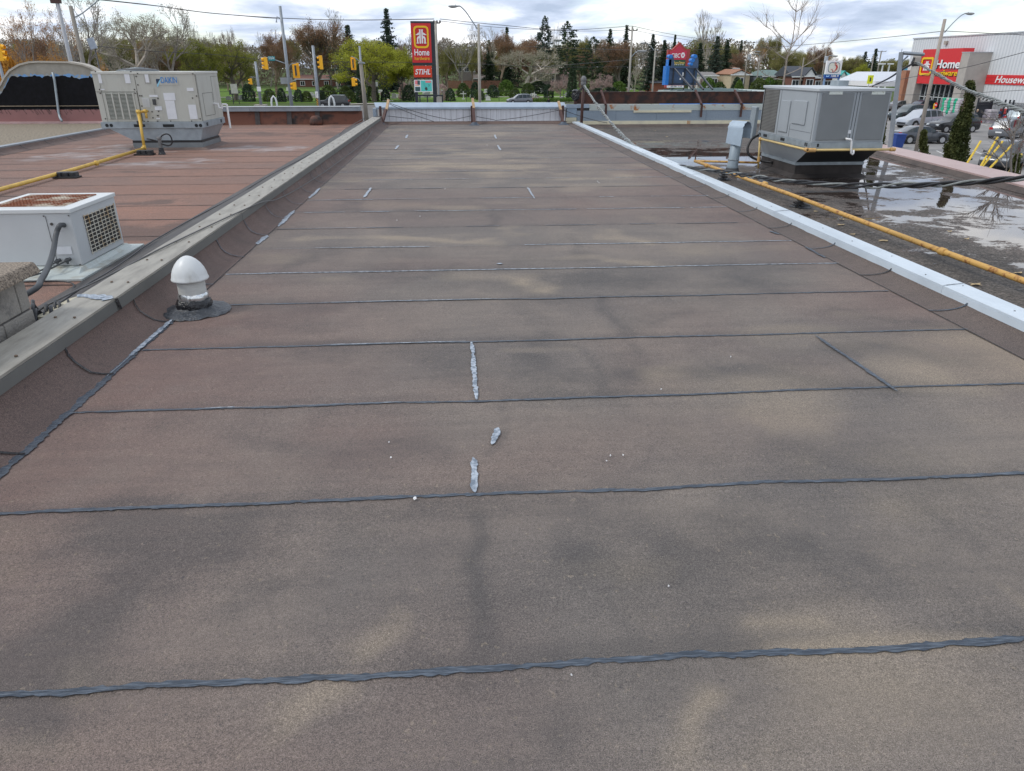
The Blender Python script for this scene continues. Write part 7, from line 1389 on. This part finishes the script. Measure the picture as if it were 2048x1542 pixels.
o = leafy_box('woodland', xl_, xr_, 272, 300, G, 8, 70000, .34, leafmat('wood_brown', (.13,.11,.08), (.25,.205,.15), .08), 5, wtop); tag(o, 'brown grey far-off wood closing the view behind the cemetery', 'woodland', None, 'stuff')
x2_ = PY(2100,130,300).x
o = leafy_box('woodland', xr_-20, x2_, 290, 310, G, 6, 16000, .42, leafmat('wood_olive', (.10,.105,.045), (.18,.17,.08), .08), 6, lambda x: 3.5+2.4*mnoise.noise(Vector((x*.05, 1, 0)))+1.5*mnoise.noise(Vector((x*.2, 4, 0)))); tag(o, 'olive far-off tree line behind the houses on the right', 'woodland', None, 'stuff')
o = leafy_box('verge_planting', PY(1062,200,140).x, PY(1150,200,140).x, 141.5, 143.5, G, G+.7, 2600, .10, L_gr, 7); tag(o, 'low green ground cover along the far kerb right of the grey car', 'ground cover', None, 'stuff')
a, b = PY(1664,165,165), PY(1732,165,165); o = leafy_box('hedge', a.x, b.x, 165, 168, G, a.z+.2, 5000, .16, L_sh, 8); tag(o, 'long clipped green hedge below the turquoise roofed house', 'hedge')
# headstones
r_ = random.Random(31); hs = {'grey': mat('stone_grey', (.30,.30,.30), .6), 'white': mat('stone_white', (.55,.54,.52), .6), 'dark': mat('stone_dark', (.06,.06,.065), .35), 'rose': mat('stone_rose', (.30,.21,.19), .5)}
def stone(kind, shape, p, s):
    m = M(); w_, h, d = s
    if shape == 'slab': m.prism([(-w_/2,0),(w_/2,0),(w_/2,h*.8),(w_*.3,h*.95),(0,h),(-w_*.3,h*.95),(-w_/2,h*.8)], (0,-d/2,0), (1,0,0), (0,0,1), (0,d,0)); m.box(-w_*.62, w_*.62, -d*.9, d*.9, 0, .14)
    elif shape == 'cross': m.box(-.08,.08,-.06,.06,0,h*1.5).box(-w_*.5,w_*.5,-.058,.058,h*.95,h*1.12); m.box(-.3,.3,-.2,.2,0,.2)
    else: m.box(-w_,w_,-d*1.5,d*1.5,0,.12).lathe([(.16,.12),(.13,.3),(.22,.42),(.05,.5)], (0,0,0), 8)
    o = m.obj('headstone', hs[kind]); o.location = p; o.rotation_euler = (0,0,r_.uniform(-.2,.2)); return o
HSN = {'slab': 'headstone', 'cross': 'stone cross', 'flat': 'flat urn marker'}
for k in range(120):
    Y = r_.choice([151,154,158,163,168,174,181,189,198,208,220])+r_.uniform(-.8,.8); px = r_.uniform(455, 1330)
    if 820 < px < 882 and Y < 160: continue
    p = PY(px, 200, Y); kind = r_.choice(['grey','grey','white','dark','rose','white']); shape = r_.choice(['slab']*5+['flat']*3+['cross']); 
    o = stone(kind, shape, (p.x, Y, G), (r_.uniform(.7,1.3), r_.uniform(.6,1.1), r_.uniform(.2,.3)))
    side = 'left of the wooden mast' if px < 720 else ('between wooden mast and centre lamp' if px < 955 else 'right of the centre lamp')
    tag(o, '%s %s %s %s' % (kind, HSN[shape], 'near the fence' if Y < 165 else ('in the middle rows' if Y < 195 else 'in the far rows'), near_mark(px)), 'headstone', 'headstones on the cemetery lawn')
# cedars just behind the pink parapet
def near_cedar(label, px, ytop, Y, wid, seed, dens, lean=0.0):
    tp = PY(px, ytop, Y); H = tp.z-G; t = thing('columnar_cedar', label, 'tree', (tp.x, Y, G), group='cedars behind the pink coping', local=True); r = random.Random(seed); LV, LF, V, F = [], [], [], []
    tubeN(V, F, [Vector((-lean*H,0,0)), Vector((-lean*H*.4,0,H*.5)), Vector((0,0,H*.97))], [.06,.04,.01], 6)
    n = int(H*dens)
    for _ in range(n):
        f = r.random()**.85; z = H*f; a = r.uniform(0,6.283); lump = 1+.75*mnoise.noise(Vector((math.cos(a)*1.3, math.sin(a)*1.3, z*1.8+seed)))+.6*mnoise.noise(Vector((math.cos(a)*3, math.sin(a)*3, z*4+seed)))
        rr = wid*(1-max(0,(f-.45)/.55)**1.3*.88)*lump*r.uniform(.72,1.05); c = Vector((rr*math.cos(a)+.13*math.sin(z*1.5+seed)+.07*math.sin(z*3.7), rr*math.sin(a), z))
        for k in range(3): leaves(LV, LF, c+Vector((r.gauss(0,.02),r.gauss(0,.02),k*.022)), .025, 1, .024, r, 1)
    mk('trunk', V, F, bark['brown'], t); mk('crown', LV, LF, L_cd, t); return t
near_cedar('tallest dark green cedar behind the pink coping near the right edge', 1938, 166, 17.2, .30, 1, 2300); near_cedar('short cedar tip at the foot of the concrete lamp', 1850, 264, 16.2, .17, 2, 1500); near_cedar('cedar half hidden behind the right side of the grey unit', 1779, 215, 17.0, .22, 3, 1600)
near_cedar('small bushy cedar hugging the lower left of the tallest cedar', 1908, 292, 16.6, .20, 4, 1500); near_cedar('cedar tip cut off by the right picture edge', 2050, 312, 13.6, .18, 5, 1300)
# bare shrub and yellow guards
def twiggy(name, label, paths, r0, mm, cat, seed=0, twigs=6, tl=.25):
    t = thing(name, label, cat, (paths[0][0].x, paths[0][0].y, G)); r = random.Random(seed); off = WLOC[t.name]; V, F, TV, TF = [], [], [], []
    for pts in paths:
        C = [p-off for p in crom(pts, 5)]; n = len(C); rr = r0*(1 if pts is paths[0] else .5); tubeN(V, F, C, [max(.006, rr*(1-.8*i/n)) for i in range(n)], 6)
        for k in range(twigs*(len(pts)-1)):
            i = r.randint(n//4, n-2); p = C[i]; d = (C[i+1]-C[i]).normalized(); sd = Vector((r.uniform(-1,1), r.uniform(-.6,.6), r.uniform(-.2,1))).normalized(); L_ = tl*r.uniform(.3,1.1)
            tubeN(TV, TF, [p, p+(d*.5+sd*.7)*L_*.5, p+(d*.9+sd)*L_], [.006,.004,.002] if r0 < .05 else [.008,.006,.004], 3)
    mk('trunk', V, F, mm, t); mk('twigs', TV, TF, mm, t)
    return t
Yt = 36.0; T = lambda *ps: [PY(a, b, Yt+c) for a, b, c in ps]
base = PY(1560, 195, Yt); base = Vector((PY(1567,160,Yt).x, Yt, G))
twiggy('street_tree', 'slender leafless street tree spreading into the sky behind the grey rooftop unit', [[base]+T((1567,165,0),(1571,140,0),(1574,118,0),(1583,88,0),(1588,60,0),(1592,22,0),(1596,-12,0)),
  T((1578,108,0),(1562,85,.3),(1545,62,.5),(1530,52,.6),(1514,34,.7)), T((1532,54,.6),(1534,40,.6),(1532,28,.6)), T((1583,90,0),(1566,76,-.4),(1552,62,-.6),(1545,49,-.7)), T((1584,88,0),(1600,72,.3),(1618,50,.5),(1628,30,.5),(1638,7,.5)),
  T((1602,70,.3),(1620,52,-.3),(1634,38,-.4)), T((1576,112,0),(1598,94,.4),(1618,72,.6),(1632,52,.7)), T((1580,100,0),(1590,84,.3),(1597,66,.4),(1600,40,.4),(1606,15,.4),(1612,-8,.4)), T((1571,150,0),(1594,140,.5),(1620,125,.8),(1640,112,1.0),(1660,88,1.1),(1680,64,1.1)),
  T((1660,88,1.1),(1672,78,1.0),(1679,68,1.0)), T((1568,160,0),(1548,156,-.5),(1528,148,-.8),(1512,130,-.9),(1500,115,-1.0)), T((1512,130,-.9),(1520,120,-.8),(1528,108,-.8)), T((1592,22,0),(1583,14,-.2),(1574,-4,-.3)), T((1592,24,0),(1606,14,.3),(1616,0,.3)), T((1574,120,0),(1556,108,-.5),(1546,98,-.6))],
  .045, mat('street_tree_bark', (.30,.25,.21), .9, var=.2, vs=6), 'tree', 3, 9, .5)
Yn = 13.2; T2 = lambda *ps: [PY(a, b, Yn+c) for a, b, c in ps]
twiggy('bare_shrub', 'leafless grey shrub behind the pink coping at the right picture edge', [T2((2022,348,0),(2022,310,0),(2028,275,0),(2035,245,0),(2050,215,0)), T2((2012,345,0),(2014,315,0),(2008,300,0),(2000,290,.1),(1992,280,.1)), T2((2022,320,0),(2040,290,0),(2055,262,0)), T2((2026,290,0),(2015,265,0),(1998,255,0)), T2((2026,290,0),(2018,262,.1),(2002,248,.1),(1986,240,.1),(1972,238,.1)), T2((2030,345,0),(2036,310,.1),(2046,280,.1),(2060,250,.1)), T2((2010,335,0),(1998,320,.1),(1985,312,.1),(1968,310,.1)), T2((2028,275,0),(2018,250,.2),(2012,228,.2)), T2((2032,262,0),(2048,240,0),(2060,235,0))],
  .022, mat('shrub_bark', (.21,.185,.165), .9, var=.2, vs=20), 'shrub', 5, 9, .16)
for k, (a, b, lab) in enumerate([((1937,322),(1961,283),'leftmost yellow guy wire guard behind the pink coping'), ((1964,328),(1995,275),'second yellow guy wire guard, beside the leftmost'), ((1967,330),(2005,283),'third yellow guy wire guard, nearly touching the second'), ((1982,334),(2026,288),'fourth yellow guy wire guard, mottled, crossing the bare shrub'), ((2024,336),(2043,309),'short yellow guy wire guard near the right edge')]):
    A, B = PY(a[0], a[1], 14.2), PY(b[0], b[1], 14.6); A = A+(A-B)*.8; tag(M().tube([A, B], .022, 8).obj('wire_guard', mat('guard_yellow', (.70,.48,.03), .5, vs=6, col2=(.40,.32,.12), mixlo=.56, mixhi=.62)), lab, 'wire guard', 'yellow guy wire guards')

# ================================================================== VEHICLES
SUV = [(-2.33,.45,.78,.82,.80,.74),(-2.26,.30,.95,1.00,.88,.80),(-2.12,.24,1.02,1.22,.92,.74),(-1.88,.22,1.03,1.60,.93,.67),(-1.2,.22,1.02,1.69,.935,.68),(-.4,.22,1.0,1.70,.935,.69),(.35,.22,.99,1.63,.93,.68),(.75,.22,.99,1.33,.93,.73),(1.12,.22,1.0,1.04,.92,.82),(1.85,.22,.92,.96,.90,.80),(2.2,.26,.76,.82,.84,.74),(2.34,.40,.58,.62,.72,.66)]
SED = [(-2.38,.45,.82,.86,.74,.68),(-2.28,.30,.95,.99,.84,.76),(-1.75,.20,.95,1.03,.90,.78),(-1.25,.18,.94,1.30,.91,.68),(-.85,.18,.93,1.42,.91,.65),(-.1,.18,.92,1.45,.91,.65),(.35,.18,.91,1.38,.91,.66),(.85,.18,.92,1.12,.91,.74),(1.15,.18,.92,.95,.90,.80),(1.8,.20,.84,.87,.88,.78),(2.2,.25,.68,.72,.82,.72),(2.36,.36,.52,.56,.70,.62)]
def paint(n, c, metal=.3): return mat('paint_'+n, c, .28, metal, var=.04, coat=.6)
def car(label, loc, rz, st, col, s=1.0, name='parked_car', cat='car', rims=None):
    t = thing(name, label, cat, loc, local=True); t.rotation_euler = (0,0,rz); t.scale = (s, s, s); m = M(); n = 10
    def ringp(q): x, zb_, zl, zr, w_, wr = q; return [(x,-w_*.92,zb_),(x,-w_,zb_+.16),(x,-w_,(zb_+zl)/2+.05),(x,-w_*.985,zl),(x,-wr,zr-.03),(x,-wr*.8,zr),(x,wr*.8,zr),(x,wr,zr-.03),(x,w_*.985,zl),(x,w_,(zb_+zl)/2+.05),(x,w_,zb_+.16),(x,w_*.92,zb_)]
    R_ = [ringp(q) for q in st]; k = len(R_[0])
    for r in R_: m.v += r
    for i in range(len(R_)-1):
        for j in range(k): m.f.append((i*k+j, i*k+(j+1) % k, (i+1)*k+(j+1) % k, (i+1)*k+j))
    m.f.append(tuple(range(k))[::-1]); m.f.append(tuple((len(R_)-1)*k+j for j in range(k))); m.obj('body', col, t, auto=True)
    def qd(a, b, c, d, ins, off):
        a, b, c, d = map(Vector, (a, b, c, d)); cc = (a+b+c+d)/4; nr = (b-a).cross(d-a).normalized(); return [tuple(p.lerp(cc, ins)+nr*off) for p in (a, b, c, d)]
    g = M(); cab = [i for i in range(len(st)-1) if st[i][3]-st[i][2] > .15 and st[i+1][3]-st[i+1][2] > .15 or (st[i][3]-st[i][2] > .25) != (st[i+1][3]-st[i+1][2] > .25)]
    for i in cab:
        if not (st[i][3]-st[i][2] > .25 or st[i+1][3]-st[i+1][2] > .25): continue
        a, b = R_[i], R_[i+1]
        g.add(qd(a[3], b[3], b[4], a[4], .10, .006), [(0,1,2,3)]); g.add(qd(b[8], a[8], a[7], b[7], .10, .006), [(0,1,2,3)])
    tops = [q[3] for q in st]; pk = max(tops); i0 = next(i for i in range(len(st)) if st[i][3] > pk-.14); i1 = max(i for i in range(len(st)) if st[i][3] > pk-.10)
    def slope(ia, ib, rev):
        a, b = R_[ia], R_[ib]; q = (a[5], a[6], b[6], b[5]) if not rev else (b[5], b[6], a[6], a[5]); g.add(qd(*q, .07, .012), [(0,1,2,3)]); 
    rear_lo = max(0, i0-2) if st is SED else max(0, i0-1); slope(rear_lo, i0, False) if st is SUV else slope(i0-1, i0, False)
    fl = next(i for i in range(i1, len(st)) if st[i][3]-st[i][2] < .06)
    a, b = R_[i1], R_[fl]; g.add(qd(a[5], a[6], b[6], b[5], .08, .02), [(0,1,2,3)]); g.obj('windows', mat('car_glass', (.025,.035,.04), .06, var=.2), t)
    for x in (-1.42, 1.45):
        for sy in (-1, 1):
            y = sy*.80; w_ = M().tube([(x, y-.12*sy, .33), (x, y+.15*sy, .33)], .335, 20).obj('wheel', mat('tyre', (.012,.012,.013), .8), t); mk2 = M().tube([(x, y+.151*sy, .33), (x, y+.16*sy, .33)], .22, 14).obj('rim', rims or mat('rim_alloy', (.42,.43,.44), .35, .6), w_)
            M().tube([(x, sy*.80, .36), (x, sy*.942, .36)], .40, 20).obj('wheel_arch', mat('arch_dark', (.015,.015,.016), .7), t)
    for sy in (-1, 1):
        M().obox((2.20, sy*.62, .72 if st is SUV else .66), (.10,0,-.02), (0,.17,0), (0,0,.07)).obj('headlight', mat('headlight', (.55,.58,.6), .15), t); M().obox((-2.27, sy*.70, .92 if st is SUV else .86), (.07,0,0), (0,.15,0), (0,0,.10)).obj('tail_light', mat('tail_red', (.42,.02,.02), .25), t)
        M().obox((.72, sy*1.0, 1.02), (.07,0,0), (0,.09,0), (0,0,.06)).obj('mirror', col, t)
    M().box(2.30, 2.37, -.5, .5, .40, .56).obj('grille', m_blk, t); M().box(-2.375, -2.36, -.26, .26, .56, .68).obj('plate', m_wh, t)
    m = M(); 
    for sy in (-1, 1):
        m.box(-1.9, 1.3, sy*.944-.006, sy*.944+.006, .36, .46)
        for x in (-.55, .48): m.box(x-.006, x+.006, sy*.937-.004, sy*.937+.004, .42, .98)
    m.obj('sill_trim', m_dark, t)
    if st is SUV: M().box(-1.7,.2,-.62,-.58,1.70,1.74).box(-1.7,.2,.58,.62,1.70,1.74).obj('roof_rail', m_galv, t)
    return t
Lf, Rt = math.pi, 0.0
def cpos(px, py): p = PZ(px, py, G); return (p.x, p.y, G)
c_ = PY(668,215,127); car('black SUV driving left on the street behind the arrow sign', (c_.x,127,G), Lf, SUV, paint('black', (.02,.023,.028)), 1.12, 'moving_car', 'SUV')
c_ = PY(1039,200,137); car('grey SUV driving left beyond the middle of the white wall', (c_.x,137,G), Lf+.15, SUV, paint('grey', (.14,.15,.17)), .97, 'moving_car', 'SUV')
c_ = PY(1036,210,98); car('dark car whose roof peeks over the white wall below the grey SUV', (c_.x,98,G), Lf, SED, paint('slate', (.06,.07,.075)), 1.0, 'moving_car')
car('dark grey sedan parked facing right by the concrete lamp', cpos(1838,286), -.03, SED, paint('graphite', (.055,.062,.075)), 1.0)
car('silver SUV parked facing left behind the dark grey sedan', cpos(1836,255), Lf+.28, SUV, paint('silver', (.42,.45,.50)), 1.10, 'parked_car', 'SUV')
car('black SUV parked facing left behind the tallest cedar', cpos(1903,264), Lf+.12, SUV, paint('jet', (.012,.014,.017)), 1.06, 'parked_car', 'SUV')
car('dark teal SUV parked behind the silver SUV', cpos(1815,241), Lf+.2, SUV, paint('teal', (.04,.06,.065)), 1.1, 'parked_car', 'SUV')
car('dark blue car parked left of the lamp near the store entrance', cpos(1838,227), Lf+.2, SUV, paint('navy', (.05,.065,.10)), 1.05)
car('grey hatchback with red lights parked farthest left before the store pillar', cpos(1802,222), .25, SED, paint('warmgrey', (.15,.145,.15)), 1.05)
car('grey SUV seen from behind, parked left of the right picture edge', cpos(2012,276), .62, SUV, paint('steel', (.17,.18,.20)), 1.0, 'parked_car', 'SUV')
car('pale blue grey SUV parked behind the grey SUV at the right edge', cpos(2040,250), .5, SUV, paint('paleblue', (.30,.35,.38)), 1.0, 'parked_car', 'SUV')
car('charcoal SUV parked nearest, behind the yellow guy wire guards', cpos(2002,335), Lf+.7, SUV, paint('charcoal', (.06,.066,.072)), 1.0, 'parked_car', 'SUV')
car('light grey car at the right edge beyond the bare shrub', cpos(2072,318), Lf+.5, SED, paint('lightgrey', (.38,.42,.46)), 1.0)
c_ = PY(1490,184,120); car('dark car with loaded roof parked beyond the pale green roof', (c_.x,120,G+.3), .1, SED, paint('graphite', None), 1.0); c_ = PY(1516,188,112); car('white car parked just beyond the pale green roof', (c_.x,112,G+.4), Lf+.2, SUV, paint('white', (.62,.64,.64)), 1.0)
c_ = PY(1706,165,170); car('white car left of the crossing sign beyond the hedge', (c_.x,172,G), Lf, SUV, paint('white', None), 1.1); c_ = PY(1724,165,165); car('pale blue pickup left of the crossing sign', (c_.x,170,G), Lf, SUV, paint('paleblue', None), 1.1)
# bin, people
p = PZ(1793,296,G); t = thing('recycling_bin', 'blue wheeled bin beside the rear of the dark grey sedan', 'bin', (p.x, p.y, G)); M().hexa([(p.x-.32,p.y-.32,G+.05),(p.x+.32,p.y-.32,G+.05),(p.x+.32,p.y+.32,G+.05),(p.x-.32,p.y+.32,G+.05),(p.x-.42,p.y-.42,G+1.05),(p.x+.42,p.y-.42,G+1.05),(p.x+.42,p.y+.42,G+1.05),(p.x-.42,p.y+.42,G+1.05)]).obj('body', mat('bin_blue', (.02,.06,.26), .5), t, bevel=.03); M().box(p.x-.45,p.x+.45,p.y-.46,p.y+.45,G+1.055,G+1.12).obj('lid', mat('bin_blue', None), t, bevel=.02)
def person(label, loc, rz, top, legs, hair=(.05,.03,.02), stride=.12, pack=None, arm=.1):
    t = thing('person', label, 'person', loc, local=True); t.rotation_euler = (0,0,rz)
    J = {'pel':(0,0,.93),'chest':(0,0,1.28),'neck':(0,0,1.48),'head':(.02,0,1.62),'crown':(.01,0,1.74)}
    vs, es, rad = [], [], []
    def v(p, r): vs.append(p); rad.append(r); return len(vs)-1
    pel = v(J['pel'], .15); wa = v((0,0,1.08), .13); ch = v(J['chest'], .17); nk = v(J['neck'], .055); hd = v(J['head'], .095); cr = v(J['crown'], .07); es += [(pel,wa),(wa,ch),(ch,nk),(nk,hd),(hd,cr)]
    for s in (-1, 1):
        sh = v((0,s*.19,1.40), .065); el = v((-.02+arm*s*.4,s*.25,1.12), .045); wr_ = v((.10+arm*s*.5,s*.24,.90), .033); h_ = v((.12+arm*s*.5,s*.24,.80), .035); es += [(ch,sh),(sh,el),(el,wr_),(wr_,h_)]
        hp = v((0,s*.10,.86), .095); kn = v((stride*s*.9,s*.10,.48), .062); an = v((stride*s*1.6,s*.10,.09), .042); ft = v((stride*s*1.6+.17,s*.11,.04), .038); es += [(pel,hp),(hp,kn),(kn,an),(an,ft)]
    me = bpy.data.meshes.new('body'); me.from_pydata(vs, es, []); o = bpy.data.objects.new('body', me); COL.objects.link(o); o.parent = t
    sk = o.modifiers.new('skin', 'SKIN')
    lay = me.skin_vertices[0] if me.skin_vertices else None
    if lay is None: bpy.context.view_layer.objects.active = o; lay = me.skin_vertices[0]
    for i, r in enumerate(rad): lay.data[i].radius = (r, r)
    lay.data[pel].use_root = True; ss = o.modifiers.new('sub', 'SUBSURF'); ss.levels = 1; ss.render_levels = 1
    mm = bpy.data.materials.new('clothing'); mm.use_nodes = True; q = mm.node_tree; bb_ = q.nodes['Principled BSDF']; tc_ = q.nodes.new('ShaderNodeTexCoord'); sp_ = q.nodes.new('ShaderNodeSeparateXYZ'); q.links.new(tc_.outputs['Object'], sp_.inputs[0])
    q.links.new(ramp(q, mth('DIVIDE', sp_.outputs[2], 2.0, tree=q), [(0,(.03,.03,.03)),(.045,legs),(.47,top),(.745,(.45,.28,.21))], 'CONSTANT'), bb_.inputs['Base Color']); bb_.inputs['Roughness'].default_value = .8; me.materials.append(mm)
    M().lathe([(.10,1.60),(.108,1.66),(.10,1.73),(.06,1.775),(.01,1.785)], (-.02,0,0), 14).obj('hair', mat('hair_%d' % int(hair[0]*100), hair, .7), t, smooth=True)
    if pack: M().box(-.34,-.17,-.15,.15,1.02,1.42).obj('backpack', mat('pack', pack, .8), t, bevel=.03)
    return t
c_ = PY(1097,207,118); person('person in black with a black backpack walking by the kerb right of the grey SUV', (c_.x,118,G), 1.6, (.012,.012,.014), (.012,.012,.014), (.01,.01,.01), .15, (.01,.01,.012))
def pst(px, py, X): p = PX(px, py, X); return (X, p.y, G)
person('person in a red top standing at the store doors', pst(1897,210,66.6), 3.0, (.50,.05,.04), (.03,.03,.04), (.02,.02,.02), .04)
person('person in dark red by the left store door', pst(1832,212,66.5), 2.0, (.16,.02,.03), (.03,.03,.035), (.2,.15,.1), .05)
person('person in grey and white beside the dark red one at the store', pst(1839,212,66.2), 4.0, (.30,.30,.32), (.05,.05,.06), (.4,.35,.3), .05)
c_ = PX(1953,230,58); person('person in dark jacket and blue jeans walking behind the tallest cedar', (58,c_.y,G), 1.4, (.012,.02,.025), (.05,.09,.18), (.45,.33,.22), .14)
